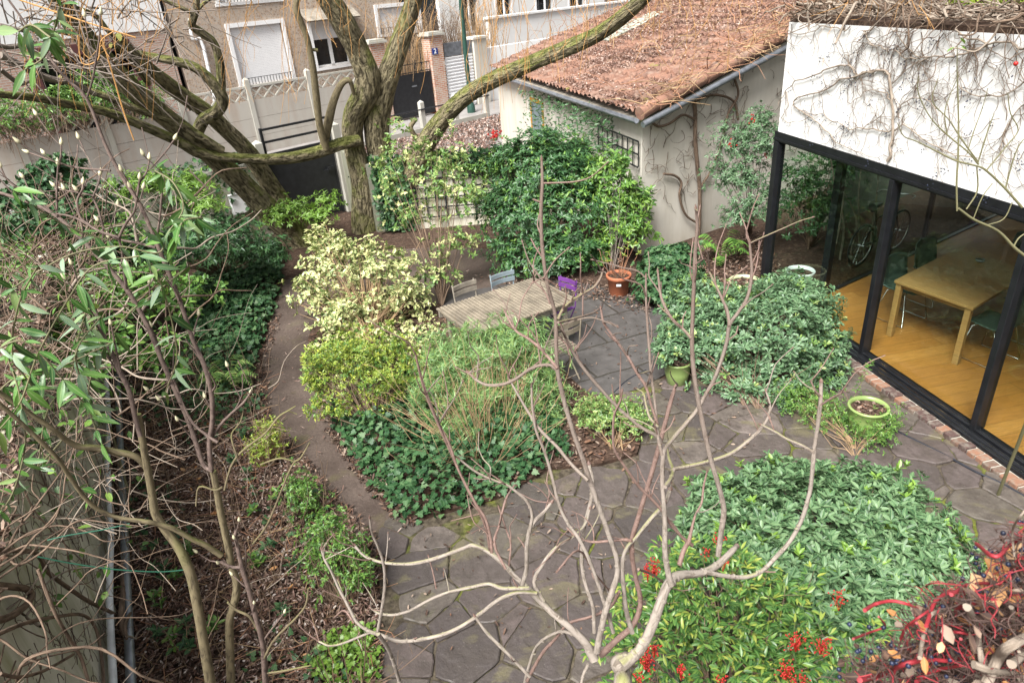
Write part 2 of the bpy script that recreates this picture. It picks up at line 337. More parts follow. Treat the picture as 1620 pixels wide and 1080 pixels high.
def woodmat(name, c1, c2, pw=.19, pl=1.8, rough=.4, plank=True):
    x = N(name); uv = x.uvm(1, 1); b = x.n('TexBrick'); b.inputs['Scale'].default_value = 1; b.inputs['Brick Width'].default_value = pl; b.inputs['Row Height'].default_value = pw; b.inputs['Mortar Size'].default_value = .0025 if plank else 0
    b.inputs['Color1'].default_value = (*c1, 1); b.inputs['Color2'].default_value = (*c2, 1); b.inputs['Mortar'].default_value = (*[t*.35 for t in c1], 1); x.L(uv, b.inputs['Vector'])
    g = x.noise(x.uvm(1.2, 14), 3.5, 7, .6, 1.2); col = x.mix(x.ramp(g, [(.35, .55), (.65, 0.)]), b.outputs[0], tuple(t*.55 for t in c1))
    return x.out(col, rough, x.bump(g, .12, .003), 0, .4)
M['oak_floor'] = woodmat('oak_floor', (.37, .155, .035), (.47, .215, .055))
M['oak'] = woodmat('oak_table', (.42, .235, .085), (.46, .265, .10), 2, 5, .4, False)
M['teak'] = plain('weathered_teak', (.185, .155, .115), .8, var=.4, scale=5)
M['grey_wood'] = plain('grey_wood', (.24, .21, .17), .85, var=.35, scale=6)
M['black_metal'] = plain('black_metal', (.018, .019, .022), .38, .2, var=.3)
M['anthracite'] = plain('anthracite_frame', (.014, .015, .018), .35, .3, var=.25)
M['chrome'] = plain('chrome', (.75, .75, .75), .15, 1., var=.05, bmp=0)
M['grey_metal'] = plain('zinc', (.26, .28, .31), .45, .7, var=.3)
M['white_paint'] = plain('white_paint', (.86, .86, .86), .5, var=.06)
M['dark_glass'] = plain('dark_glass', (.015, .018, .02), .08, 0, var=.2, bmp=0)
M['shutter'] = plain('white_shutter', (.86, .86, .87), .5, var=.04)
M['slate_paint'] = plain('slate_chair_paint', (.22, .27, .30), .5, var=.12)
M['purple_paint'] = plain('purple_paint', (.13, .04, .20), .45, var=.12)
M['green_glaze'] = plain('green_glaze', (.22, .30, .10), .28, var=.2, scale=4)
M['pale_green_glaze'] = plain('pale_green_glaze', (.42, .46, .26), .35, var=.15)
M['terracotta'] = plain('terracotta', (.38, .125, .06), .75, var=.25, scale=5)
M['pot_white'] = plain('pot_white', (.62, .64, .64), .4, var=.06)
M['chair_green'] = plain('chair_shell', (.055, .085, .07), .45, var=.1)
M['hose'] = plain('black_hose', (.02, .022, .03), .35, var=.2)
M['pole_green'] = plain('pole_green', (.02, .06, .045), .4, var=.2)
M['blue_enamel'] = plain('blue_enamel', (.02, .045, .22), .3, var=.1)
M['orange_paint'] = plain('orange_paint', (.55, .27, .03), .6, var=.15)
M['maroon_paint'] = plain('maroon_paint', (.10, .035, .035), .6, var=.15)
M['asphalt'] = plain('asphalt', (.22, .205, .195), .9, var=.2, scale=2)
M['white_pipe'] = plain('white_pipe', (.62, .64, .66), .5, var=.2)
M['clear_tile'] = plain('clear_tile', (.40, .43, .36), .35, var=.2)
M['red_berry'] = plain('red_berry', (.36, .014, .010), .4, var=.25, scale=20, bmp=0)
M['blue_berry'] = plain('blue_berry', (.012, .018, .045), .45, var=.5, scale=60, bmp=0)
M['red_stem'] = plain('red_stem', (.27, .022, .03), .6, var=.45, scale=12)
M['bud'] = plain('bud', (.50, .46, .30), .7, var=.2, scale=30)
M['dark_stem'] = plain('dark_stem', (.07, .04, .032), .8, var=.5, scale=30)
M['green_wire'] = plain('green_wire', (.02, .10, .06), .45)
# leaf colours
M['l_varieg'] = leafmat('variegated_leaf', [(.08, .15, .035), (.13, .21, .05), (.22, .28, .07)], edge=(.58, .56, .27), ribf=.2, trans=.12)
M['l_yellow'] = leafmat('yellow_green_leaf', [(.12, .19, .025), (.24, .31, .035), (.17, .27, .04), (.38, .39, .05)], (.45, .48, .15), trans=.2)
M['l_feather'] = leafmat('feathery_leaf', [(.07, .17, .045), (.13, .25, .08), (.20, .33, .12), (.24, .30, .07)], (.35, .42, .2), trans=.2)
M['l_dark'] = leafmat('dark_leaf', [(.014, .055, .018), (.03, .09, .03), (.06, .14, .045), (.04, .11, .035)], (.16, .26, .10), .3, .42, trans=.1)
M['l_mid'] = leafmat('mid_leaf', [(.035, .10, .018), (.065, .16, .03), (.11, .23, .04), (.17, .28, .05)], (.3, .4, .12), .3, .4)
M['l_loose'] = leafmat('loose_leaf', [(.06, .14, .035), (.11, .21, .05), (.18, .29, .07), (.32, .36, .13)], (.35, .42, .15), .3, .4)
M['l_greygreen'] = leafmat('greygreen_leaf', [(.035, .085, .038), (.07, .145, .065), (.12, .20, .10), (.03, .075, .03)], (.24, .33, .18), .5, .42, trans=.08, spec=.4)
M['l_skim'] = leafmat('skimmia_leaf', [(.028, .072, .030), (.062, .130, .055), (.095, .175, .078), (.14, .22, .11)], (.24, .33, .15), .5, .45, trans=.12, spec=.35)
M['l_ivy'] = leafmat('ivy_leaf', [(.012, .045, .016), (.025, .075, .026), (.045, .11, .04), (.08, .14, .055)], (.14, .22, .10), .35, .5, trans=.07, spec=.3)
M['l_nandina'] = leafmat('nandina_leaf', [(.022, .08, .022), (.055, .145, .032), (.035, .11, .025), (.08, .19, .04), (.13, .24, .045), (.30, .33, .06)], (.5, .5, .15), .3, .38, trans=.22)
M['l_lance'] = leafmat('lance_leaf', [(.025, .08, .018), (.05, .14, .025), (.10, .21, .04), (.05, .13, .035), (.21, .29, .20), (.17, .26, .04)], (.24, .33, .13), .6, .38, trans=.15)
M['l_lime'] = leafmat('lime_leaf', [(.09, .19, .03), (.18, .31, .045), (.13, .25, .04)], (.4, .5, .15), .3, .4, trans=.25)
M['l_brown'] = leafmat('dry_leaf', [(.025, .015, .012), (.055, .032, .025), (.09, .055, .042), (.14, .07, .042), (.30, .23, .18), (.045, .028, .023)], (.3, .2, .12), .3, .7, trans=.05, spec=.3)
M['l_pinkdry'] = leafmat('pale_dry_leaf', [(.07, .038, .030), (.14, .078, .062), (.25, .16, .13), (.50, .40, .35)], (.45, .32, .25), .3, .75, trans=.05, spec=.2)
M['l_orange'] = leafmat('orange_dry_leaf', [(.35, .13, .035), (.50, .24, .08), (.55, .35, .2)], (.5, .35, .2), .4, .65)
# ------------------------------------------------------------------ leaves
LEAF = {}
def deft(name, v, faces, droop): LEAF[name] = (np.array(v, float), faces, droop)
deft('ovate', [(0,0,0),(.42,.35,.12),(.36,.72,.08),(0,1,0),(-.36,.72,.08),(-.42,.35,.12),(0,.5,0)], [(0,1,6),(1,2,6),(2,3,6),(3,4,6),(4,5,6),(5,0,6)], .25)
deft('small', [(0,0,0),(.42,.5,.1),(0,1,0),(-.42,.5,.1)], [(0,1,2),(0,2,3)], .1)
deft('obov', [(0,0,0),(.26,.4,.08),(.46,.78,.08),(0,1,0),(-.46,.78,.08),(-.26,.4,.08),(0,.6,0)], [(0,1,6),(1,2,6),(2,3,6),(3,4,6),(4,5,6),(5,0,6)], .2)
deft('lance', [(0,0,0),(.34,.18,.10),(.46,.42,.12),(.30,.74,.07),(0,1,0),(-.30,.74,.07),(-.46,.42,.12),(-.34,.18,.10),(0,.2,0),(0,.45,0),(0,.75,0)],
     [(0,1,8),(1,2,9,8),(2,3,10,9),(3,4,10),(4,5,10),(5,6,9,10),(6,7,8,9),(7,0,8)], .35)
deft('ivy', [(0,.08,0),(.30,-.02,.02),(.52,.22,.05),(.34,.42,.0),(.40,.66,.05),(.16,.68,0),(0,1,0),(-.16,.68,0),(-.40,.66,.05),(-.34,.42,0),(-.52,.22,.05),(-.30,-.02,.02),(0,.4,-.02)],
     [(0,1,12),(1,2,3),(1,3,12),(3,4,5),(3,5,12),(5,6,12),(6,7,12),(7,9,12),(7,8,9),(9,11,12),(9,10,11),(11,0,12)], .15)
deft('needle', [(-.5,0,0),(.5,0,0),(.4,.55,0),(0,1,0),(-.4,.55,0)], [(0,1,2,4),(4,2,3)], .3)
deft('curl', [(0,0,.12),(.42,.3,.28),(.38,.7,.2),(0,1,.15),(-.38,.7,.28),(-.42,.3,.15),(0,.5,0)], [(0,1,6),(1,2,6),(2,3,6),(3,4,6),(4,5,6),(5,0,6)], -.3)
def unit(a): return a / (np.linalg.norm(a, axis=-1, keepdims=True) + 1e-9)
def rdir(n, rng=RNG): return unit(rng.normal(size=(n, 3)))
def leaves(mb, P, D, U, L, Wd, kind):
    """P base points, D axis, U face normal hint, L length, Wd width"""
    V, F, droop = LEAF[kind]; n = len(P)
    if n == 0: return
    D = unit(D); S = unit(np.cross(D, U)); Nn = np.cross(S, D); L = np.ones(n)*L; Wd = np.ones(n)*Wd
    u, v, w = V[:, 0], V[:, 1], V[:, 2]
    pos = P[:, None] + (L[:, None]*v)[..., None]*D[:, None] + (Wd[:, None]*u)[..., None]*S[:, None] + (Wd[:, None]*w - L[:, None]*droop*v*v*.6)[..., None]*Nn[:, None]
    pos = pos.reshape(-1, 3); k = len(V); base = (np.arange(n)*k)[:, None, None]
    uv = np.stack([u+.5, v], 1)
    for sz in (3, 4):
        f = np.array([x for x in F if len(x) == sz])
        if len(f) == 0: continue
        q = (base + f[None]).reshape(-1, sz); uvs = np.tile(uv[f].reshape(-1, 2), (n, 1))
        if sz == 3 or not any(len(x) == 3 for x in F): mb.add(pos, q, uvs); first = mb.n - len(pos)
        else: mb.l.append((q + first).ravel()); mb.s.append(np.full(len(q), sz)); mb.uv.append(uvs)
def whorls(mb, P, Nv, k, L, Wd, kind, spread=1.1, jit=.3, rise=.35, rng=RNG, base=.0):
    """k leaves radiating round each tip"""
    n = len(P); Nv = unit(Nv); R = rdir(n, rng); A = unit(np.cross(Nv, R)); B = np.cross(Nv, A)
    ang = (np.arange(k)[None]*2.399 + rng.uniform(0, 6.28, (n, 1)) + rng.normal(0, .25, (n, k)))
    el = rise + (rng.uniform(-.35, .45, (n, k)))
    T = np.cos(ang)[..., None]*A[:, None] + np.sin(ang)[..., None]*B[:, None]
    D = T*spread + Nv[:, None]*el[..., None] + rng.normal(0, jit, (n, k, 3))*.5
    U = Nv[:, None] + T*(-.25) + rng.normal(0, jit, (n, k, 3))
    ls = L*rng.uniform(.65, 1.2, (n, k)); ws = ls*(Wd/L)*rng.uniform(.85, 1.15, (n, k))
    PP = P[:, None] + T*base + Nv[:, None]*(rng.uniform(-.3, .3, (n, k))*L)[..., None]
    leaves(mb, PP.reshape(-1, 3), D.reshape(-1, 3), U.reshape(-1, 3), ls.ravel(), ws.ravel(), kind)
def bumpy(D, seed, amt):
    f = sum(np.sin(D @ np.array(k) * fr + seed*i) for i, (k, fr) in enumerate([((1, .3, .2), 4.), ((.2, 1, -.4), 5.3), ((-.5, .4, 1), 6.1), ((.7, -.8, .3), 9.), ((.1, .6, .9), 11.)], 1))
    return 1 + amt*f/2.2
def crown_points(lobes, n, seed=1, amt=.12, shell=.45, zmin=.03, lowcut=-.35, rng=RNG):
    c = np.array([l[:3] for l in lobes], float); r = np.array([l[3:6] for l in lobes], float)
    area = (r.prod(1))**(2/3); pick = rng.choice(len(lobes), n*2, p=area/area.sum()); D = rdir(n*2, rng)
    D[:, 2] = np.where(D[:, 2] < lowcut, -D[:, 2], D[:, 2])
    rad = bumpy(D, seed, amt) * (1 - shell*rng.uniform(0, 1, n*2)**1.7); rad *= np.where(rng.uniform(size=n*2) < .05, rng.uniform(1.04, 1.22, n*2), 1)
    P = c[pick] + D*r[pick]*rad[:, None]; Nv = unit(D/r[pick])
    keep = P[:, 2] > zmin
    for i in range(len(lobes)):
        q = ((P - c[i])/r[i]); inside = (np.linalg.norm(q, axis=1) < .6) & (pick != i); keep &= ~inside
    P, Nv = P[keep][:n], Nv[keep][:n]; return P, Nv
def shrub(name, label, cat, base, lobes, n, mat, k=6, L=.07, Wd=.03, kind='ovate', up=.5, spread=1., rise=.35, amt=.12, shell=.45, stems=40, stemmat='twig', stemr=.012, seed=1, group=None, jit=.3, twr=.0035, lowcut=-.35, part='foliage', zmin=.03, gap=0., mix=None):
    base = np.asarray(base, float); rng = np.random.default_rng(seed*77+5)
    P, Nv = crown_points(lobes, n, seed, amt, shell, zmin, lowcut, rng)
    if gap:
        g = np.sin(P @ np.array([3.1, 1.7, 2.3])*gap + seed) + np.sin(P @ np.array([-1.9, 3.3, 1.2])*gap + 2*seed) + np.sin(P @ np.array([1.2, -2.2, 3.6])*gap)
        kp = (g > -1.0) | (rng.uniform(size=len(P)) < .25); P, Nv = P[kp], Nv[kp]
    t = thing(name, label, cat, base, group); mb = MB(); Nu = unit(Nv + UP*up + rng.normal(0, .15, P.shape))
    sel = rng.uniform(size=len(P)) < (mix[1] if mix else 0); Pb = P + base
    whorls(mb, Pb[~sel], Nu[~sel], k, L, Wd, kind, spread, jit, rise, rng); mb.build(part, M[mat], t)
    if mix: mb = MB(); whorls(mb, Pb[sel] + Nu[sel]*.02, Nu[sel], k, L*.9, Wd*.9, kind, spread*.8, jit, rise+.2, rng); mb.build('young_' + part, M[mix[0]], t)
    if stems:
        sb = MB(); idx = rng.choice(len(P), min(stems*4, len(P)), replace=False)
        nb = max(3, stems//5); bs = [np.array([rng.normal(0, .06), rng.normal(0, .06), 0]) for _ in range(nb)]
        for j, i in enumerate(idx):
            b = bs[j % nb]; p = P[i]; mid = b*.5 + p*np.array([.45, .45, .5]) + rng.normal(0, .04, 3); m0 = b + (mid-b)*.4 + np.array([0, 0, .05])
            if m0[2] < 0: m0[2] = .02
            r = stemr if j < stems else twr
            sb.tube([b + base, m0 + base, mid + base, p*.97 + mid*.03 + base], [r, r*.8, r*.55, twr*.5], 5 if j < stems else 4, cap=False)
        sb.build('stem', M[stemmat], t, True)
    return t
def inpoly(P, poly):
    poly = np.asarray(poly)[:, :2]; x, y = P[:, 0], P[:, 1]; c = np.zeros(len(P), bool); j = len(poly)-1
    for i in range(len(poly)):
        xi, yi = poly[i]; xj, yj = poly[j]
        c ^= ((yi > y) != (yj > y)) & (x < (xj-xi)*(y-yi)/(yj-yi+1e-12)+xi); j = i
    return c
def scatter(poly, n, rng=RNG, near=0.):
    poly = np.asarray(poly)[:, :2]; lo, hi = poly.min(0), poly.max(0); out = []
    c = 0
    while c < n:
        p = rng.uniform(lo, hi, (n*2, 2)); p = p[inpoly(p, poly)]
        if near: p = p[rng.uniform(size=len(p)) < np.clip(near/np.linalg.norm(p, axis=1), 0, 1)**1.5]
        out.append(p); c += len(p)
        if len(out) > 40: break
    return np.concatenate(out)[:n]
def px(pts, z=0.): return [G(a, b, z) for a, b in pts]
# ================================================================== GROUND
gmb = MB(); gmb.obox((-120, -30, -.5), (260, 0, 0), (0, 230, 0), (0, 0, .5)); struct('ground', gmb, M['soil'])
OPP = G(655, 188); NW = G(548, 335)
# street between the near gate wall and the wall opposite
sm = MB(); a0 = NW - S_DIR*25 + S_N*.6; a1 = NW + S_DIR*6.5 + S_N*.6; b1 = OPP + S_DIR*26 + S_N*1; b0 = OPP - S_DIR*26 + S_N*1
sm.poly([a0+UP*.004, a1+UP*.004, b1+UP*.004, b0+UP*.004]); struct('street', sm, M['asphalt'])
path_px = [(450,445),(432,500),(416,560),(412,625),(428,690),(470,735),(522,800),(575,855),(600,890),(700,850),(660,835),(628,818),(590,770),(545,695),(512,620),(496,560),(490,520),(520,480),(640,500),(720,470),(860,440),(860,400),(700,390),(560,400)]
pm = MB(); pm.poly([p+UP*.006 for p in px(path_px)]); struct('path', pm, M['path'])
bed_px_ = [(488,540),(497,610),(520,660),(548,705),(590,775),(640,825),(700,815),(790,790),(870,745),(950,738),(1008,722),(1020,680),(1000,640),(930,628),(890,590),(830,540),(760,520),(690,505),(640,480),(520,490)]
slab_px_ = [(690,470),(870,440),(985,462),(1050,490),(1100,540),(1060,590),(1010,618),(900,640),(800,620),(740,560)]
ter_px = [(600,1080),(604,960),(596,880),(640,836),(760,790),(900,700),(1000,600),(1200,600),(1330,560),(1420,640),(1615,765)]
tp = [G(560,1080)*np.array([1,.2,0])] + px(ter_px) + [G(1620,860)+np.array([.3,-.5,0]), np.array([5.2,0.2,0]), np.array([0,.2,0])]
tm = MB(); tm.poly([p+UP*.010 for p in tp]); struct('terrace', tm, M['joint'])
rp = np.random.default_rng(404); T2 = np.array(tp)[:, :2]; lo_, hi_ = T2.min(0)-.3, T2.max(0)+.3; seeds = []
sp_ = .37; yy = lo_[1]
while yy < hi_[1]:
    xx = lo_[0] + rp.uniform(0, sp_)
    while xx < hi_[0]: seeds.append((xx+rp.normal(0, .13), yy+rp.normal(0, .12))); xx += sp_*rp.uniform(.75, 1.5)
    yy += sp_*.86
seeds = np.array(seeds); wgt = rp.uniform(0, .055, len(seeds)); stm = MB(); bedp = np.array(px(bed_px_)); slabp = np.array(px(slab_px_))
for i_, s0_ in enumerate(seeds):
    if not inpoly(s0_[None], T2)[0] or inpoly(s0_[None], bedp)[0] or inpoly(s0_[None], slabp)[0]: continue
    P = [s0_ + np.array(v_)*.9 for v_ in ((-1,-1),(1,-1),(1,1),(-1,1))]
    nb = np.argsort(((seeds-s0_)**2).sum(1))[1:16]
    for j_ in nb:
        d_ = seeds[j_]-s0_; c_ = (seeds[j_]@seeds[j_] - wgt[j_] - s0_@s0_ + wgt[i_])/2; Q = []
        for a_, b_ in zip(P, P[1:]+P[:1]):
            fa_, fb_ = a_@d_-c_, b_@d_-c_
            if fa_ <= 0: Q.append(a_)
            if fa_*fb_ < 0: Q.append(a_+(b_-a_)*fa_/(fa_-fb_))
        P = Q
        if len(P) < 3: break
    if len(P) < 3: continue
    C_ = np.mean(P, 0); size = np.mean([np.linalg.norm(q_-C_) for q_ in P])
    if size < .09: continue
    sh_ = 1 - rp.uniform(.006, .020)/size; R_ = []
    P = [C_+(q_-C_)*sh_ for q_ in P]
    for a_, b_ in zip(P, P[1:]+P[:1]):
        L_ = np.linalg.norm(b_-a_); k_ = max(1, int(L_/.055)); 
        for t_ in range(k_):
            q_ = a_+(b_-a_)*t_/k_; cut = (C_-q_)*(.025 if t_ == 0 else 0); R_.append(q_ + cut + rp.normal(0, .004, 2))
    z_ = .026 + rp.uniform(-.007, .007); tl_ = rp.normal(0, .012, 2); n_ = len(R_); R_ = np.array(R_)
    zz = lambda q, dz: z_ + dz + (q-C_)@tl_
    top_ = [np.array([*(C_+(q-C_)*(1-.012/size)), zz(q, 0)]) for q in R_]; mid_ = [np.array([*q, zz(q, -.008)]) for q in R_]; low_ = [np.array([*q, .004]) for q in R_]
    v_ = top_+mid_+low_; f_ = [[a, n_+a, n_+(a+1) % n_, (a+1) % n_] for a in range(n_)] + [[n_+a, 2*n_+a, 2*n_+(a+1) % n_, n_+(a+1) % n_] for a in range(n_)]
    b0_ = stm.n; stm.add(v_, f_); stm.l.append(np.arange(n_)+b0_); stm.s.append(np.array([n_])); stm.uv.append(np.zeros((n_, 2)))
struct('paving_stones', stm, M['flagstone'])
slab_px = [(690,470),(870,440),(985,462),(1050,490),(1100,540),(1060,590),(1010,618),(900,640),(800,620),(740,560)]
sb_ = MB(); sb_.poly([p+UP*.022 for p in px(slab_px)]); struct('stone_slabs', sb_, M['slabs'])
# raised bed in the middle
bed_px = [(488,540),(497,610),(520,660),(548,705),(590,775),(640,825),(700,815),(790,790),(870,745),(950,738),(1008,722),(1020,680),(1000,640),(930,628),(890,590),(830,540),(760,520),(690,505),(640,480),(520,490)]
bd = MB(); bd.poly([p+UP*.05 for p in px(bed_px)], .05); struct('planting_bed', bd, M['soil'])
# ================================================================== EXTENSION
C1 = G(1208, 458); C3 = G(1541, 690); FD = nrm(C3 - C1); FN = np.array([-FD[1], FD[0], 0]);
if FN.dot([1, 0, 0]) < 0: FN = -FN            # FN points into the room
LEN = 6.6; HB, HT = 2.22, 3.70; V2 = V_DIR
CF = C1 + FD*LEN
ext = thing('house_extension', 'white rendered house extension with vine stems above its tall black framed glass doors', 'house', C1)
w = MB(); w.obox(C1+UP*(HB+.13)-FN*.03, FD*LEN, FN*.33, UP*(HT-HB-.13)); w.obox(C1+UP*(HB+.13)+FN*.3, FD*.28, V2*5.2, UP*(HT-HB-.13))
w.build('wall', M['white_render'], ext)
r = MB(); r.obox(C1+UP*HT-FN*.02, FD*LEN, V2*6, UP*.05); r.build('roof', M['soil'], ext)
c = MB(); c.obox(C1+UP*(HB+.131)+FN*.31+FD*.29, FD*(LEN-.3), V2*5, UP*.05); c.build('ceiling', M['white_paint'], ext)
# floor
SK = G(1300, 477); FZ = .12
f = MB()
O = C1 + FN*.04; fl = [O+UP*FZ, O+FD*(LEN)+UP*FZ, O+FD*LEN+V2*6.5+UP*FZ, SK+V2*6.5+UP*FZ, SK+UP*FZ]
s0 = [SK+(SK-SK)+UP*FZ, SK+V2*6.5+UP*FZ, O+FD*LEN+V2*6.5+UP*FZ, O+FD*LEN+UP*FZ, O+FD*1.0+UP*FZ]
uvs = [((p-O).dot(FD), (p-O).dot(FN)) for p in s0]
f.add(s0, [list(range(len(s0)))], [(v, u) for u, v in uvs]) ; f.v[-1] = f.v[-1]
fo = f.build('floor', M['oak_floor'], ext)
# frames
fr = MB(); TH = .09
fr.obox(C1+UP*HB-FN*.045-FD*.05, FD*(LEN+.05), FN*.13, UP*.13)
fr.obox(C1+UP*HB-FN*.06-FD*.05+UP*.02, FD*LEN, FN*.015, UP*.03)
fr.build('head_frame', M['anthracite'], ext)
sf = MB(); sf.obox(C1-FN*.17+FD*.6+UP*.012, FD*(LEN-.6), FN*.115, UP*.075); sf.obox(C1-FN*.053+FD*.6+UP*.012, FD*(LEN-.6), FN*.16, UP*.10)
so = sf.build('sill_frame', M['anthracite'], ext)
tr = MB()
for dz, dn in ((.0885, -.15), (.0885, -.085), (.113, -.03)): tr.obox(C1+FN*dn+FD*1.4+UP*dz, FD*(LEN-1.4), FN*.008, UP*.008)
tr.build('rail', M['chrome'], so)
def mull(p, wd=.1, z0=.02, z1=HB, dp=.12, dr=FD):
    m = MB(); n_ = np.array([-dr[1], dr[0], 0]); m.obox(p - dr*wd/2 - n_*dp/2 + UP*z0, dr*wd, n_*dp, UP*(z1-z0)); return m.build('mullion', M['anthracite'], ext, bevel=.006)
P2 = PL(1390, 434, C1, FD); d2 = (P2-C1).dot(FD)
mull(C1+FD*.02, .11); mull(C1+FD*d2, .07); mull(C1+FD*(C3-C1).dot(FD), .07); mull(C1+FD*(d2+2*((C3-C1).dot(FD)-d2)), .07)
mull(SK, .11, .02, HB, .1, V2); mull(SK+V2*2.6, .06, .02, HB, .07, V2); 
e = MB(); e.obox(SK+UP*.09, V2*6.4, FD*.06, UP*.05); e.obox(SK+UP*(HB-.02), V2*6.4, FD*.06, UP*.12); e.build('side_frame', M['anthracite'], ext)
g1 = MB()
for i, (s, t_) in enumerate([(.09, d2-.045), (d2+.045, (C3-C1).dot(FD)-.045), ((C3-C1).dot(FD)+.045, LEN)]):
    g = MB(); g.obox(C1+FD*s+UP*.125+FN*.01*(i % 2), FD*(t_-s), FN*.008, UP*(HB-.125)); g.build('glass_pane', M['glass'], ext)
g = MB(); g.obox(SK+UP*.14+V2*.06, V2*2.5, FD*.008, UP*(HB-.16)); g.build('glass_pane', M['glass'], ext)
g = MB(); g.obox(SK+UP*.14+V2*2.63, V2*3.7, FD*.008, UP*(HB-.16)); g.build('glass_pane', M['glass'], ext)
b = MB(); bp = SK + V2*5.2; b.obox(bp+FD*.03, FD*(LEN), V2*.15, UP*(HB+.1)); b.build('back_wall', M['white_render'], ext)
b = MB(); b.obox(C1+FD*LEN+UP*0, V2*6, FD*.15, UP*(HT-.01)); b.build('end_wall', M['white_render'], ext)
b = MB()
for k in range(9): b.obox(bp - V2*.03 + FD*(1.1+k*.11)+UP*.3, FD*.09, V2*.02, UP*1.6)
b.build('radiator', M['white_paint'], ext)
# brick edge
bk = thing('brick_edging', 'row of upright worn bricks under the black sill of the glass doors', 'brick edging', C1+FD*2.4)
y = 1.75; i = 0
bm_ = MB()
while y < LEN-.1:
    wv = .085 + random.uniform(-.008, .008); h = .07 + random.uniform(-.012, .010); o_ = C1 + FD*y - FN*(.305+random.uniform(0, .012))
    bm_.obox(o_, FD*wv, FN*.125, UP*h); y += wv + .014
def brickrow():
    x = N('old_bricks'); g = x.n('NewGeometry'); col = x.ramp(g.outputs['Random Per Island'], [(0, (.08, .05, .045)), (.4, (.13, .08, .06)), (.7, (.22, .115, .075)), (1, (.15, .125, .105))], 'CONSTANT'); f = x.noise(x.obj(), 18, 7)
    col = x.mix(x.ramp(f, [(.45, 0.), (.65, .6)]), col, (.20, .18, .15)); return x.out(col, .9, x.bump(f, .6, .01), 0, .2)
bm_.build('brick', brickrow(), bk, bevel=.01)
mo = MB(); mo.obox(C1+FD*1.74-FN*.295+UP*.003, FD*(LEN-1.8), FN*.12, UP*.05); mo.build('mortar', M['concrete'], bk)
# hose
hs_ = MB(); hp = [G(1395,668,.03), G(1424,684,.03), G(1460,702,.03), G(1500,722,.03), G(1540,744,.03), G(1580,762,.03), G(1622,785,.03), G(1660,806,.03)]
hs_.tube(hp, .011, 8, 4); tag(hs_.build('garden_hose', M['hose'], None, True), 'black garden hose lying along the brick edge of the glass doors', 'hose')
hs_ = MB(); hp = [G(x_, y_, .02) for x_, y_ in [(1022,585),(1008,592),(990,603),(972,620),(960,632)]]; hs_.tube(hp, .009, 8, 4); tag(hs_.build('cable', M['hose'], None, True), 'short curved black cable on the grey slabs beside the green pot', 'cable')
# ---- interior
TT = MB(); ta = G(1415, 443, .87); tb = G(1540, 487, .87); tdir = nrm(tb-ta); tlen = np.linalg.norm(tb-ta)
TZ = .87
tfar = G(1548, 375, TZ); tl = np.linalg.norm(tfar-ta); tl = max(1.8, min(tl, 2.4)); tv = nrm(tfar-ta)
dt = thing('dining_table', 'light oak dining table standing on the wooden floor indoors', 'table', ta)
m_ = MB(); m_.obox(ta-UP*.035, tdir*tlen, tv*tl, UP*.035); m_.uv[-1] = m_.uv[-1]; m_.build('tabletop', M['oak'], dt, bevel=.004)
m_ = MB(); i1 = .09
m_.obox(ta+tdir*i1+tv*i1-UP*.115, tdir*(tlen-2*i1), tv*.025, UP*.078); m_.obox(ta+tdir*i1+tv*(tl-i1)-UP*.115, tdir*(tlen-2*i1), tv*.025, UP*.078)
m_.obox(ta+tdir*i1+tv*(i1+.026)-UP*.115, tdir*.025, tv*(tl-2*i1-.03), UP*.078); m_.obox(ta+tdir*(tlen-i1-.025)+tv*(i1+.026)-UP*.115, tdir*.025, tv*(tl-2*i1-.03), UP*.078)
m_.build('apron', M['oak'], dt)
for u_ in (0.02, tlen-.095):
    for w_ in (.02, tl-.095):
        m_ = MB(); m_.obox(ta+tdir*u_+tv*w_+UP*(FZ-TZ), tdir*.07, tv*.07, UP*(TZ-FZ-.036)); m_.build('leg', M['oak'], dt, bevel=.004)
m_ = MB(); ab = ta + tdir*tlen*.42 + tv*tl*.62; m_.lathe(ab, [(0, .002), (.045, .004), (.055, .03), (.048, .03), (.04, .012), (0, .01)], 16)
tag(m_.build('glass_dish', M['grey_metal'], None, True), 'small glass dish on the middle of the oak dining table', 'dish')
def shell_chair():
    root = thing('shell_chair', 'x', 'chair')
    sh = MB(); us = np.linspace(-1, 1, 13)
    prof = [(.24,.44),(.21,.455),(.12,.45),(0,.44),(-.1,.44),(-.17,.46),(-.205,.52),(-.225,.62),(-.24,.72),(-.25,.80),(-.25,.83)]
    half = [.17,.20,.215,.22,.22,.22,.22,.22,.215,.20,.15]
    V, T2 = [], []
    for (y_, z_), h in zip(prof, half):
        for u_ in us: V.append((u_*h, y_ + .05*u_*u_*(1 if z_ > .5 else 0), z_ + .02*u_*u_*(1 if z_ <= .5 else 0)))
    V = np.array(V); n_ = len(us); q = [[i*n_+j, i*n_+j+1, (i+1)*n_+j+1, (i+1)*n_+j] for i in range(len(prof)-1) for j in range(n_-1)]
    sh.add(V, q); o = sh.build('seat_shell', M['chair_green'], root, True); sd = o.modifiers.new('solid', 'SOLIDIFY'); sd.thickness = .012
    for s in (-1, 1):
        l = MB(); x_ = s*.21; l.tube([(x_*.6, .12, .435), (x_*.9, .15, .42), (x_*1.1, .22, .02), (x_*1.1, .2, .011), (x_*1.1, -.2, .011), (x_*1.1, -.22, .02), (x_*.9, -.1, .42), (x_*.6, -.08, .435)], .007, 8); l.build('leg', M['chrome'], root, True)
    l = MB(); l.tube([(-.126, .12, .437), (.126, .12, .437)], .007, 8); l.tube([(-.126, -.08, .437), (.126, -.08, .437)], .007, 8); l.build('crossbar', M['chrome'], root, True)
    return root
sc0 = shell_chair(); az = math.atan2(tdir[1], tdir[0])
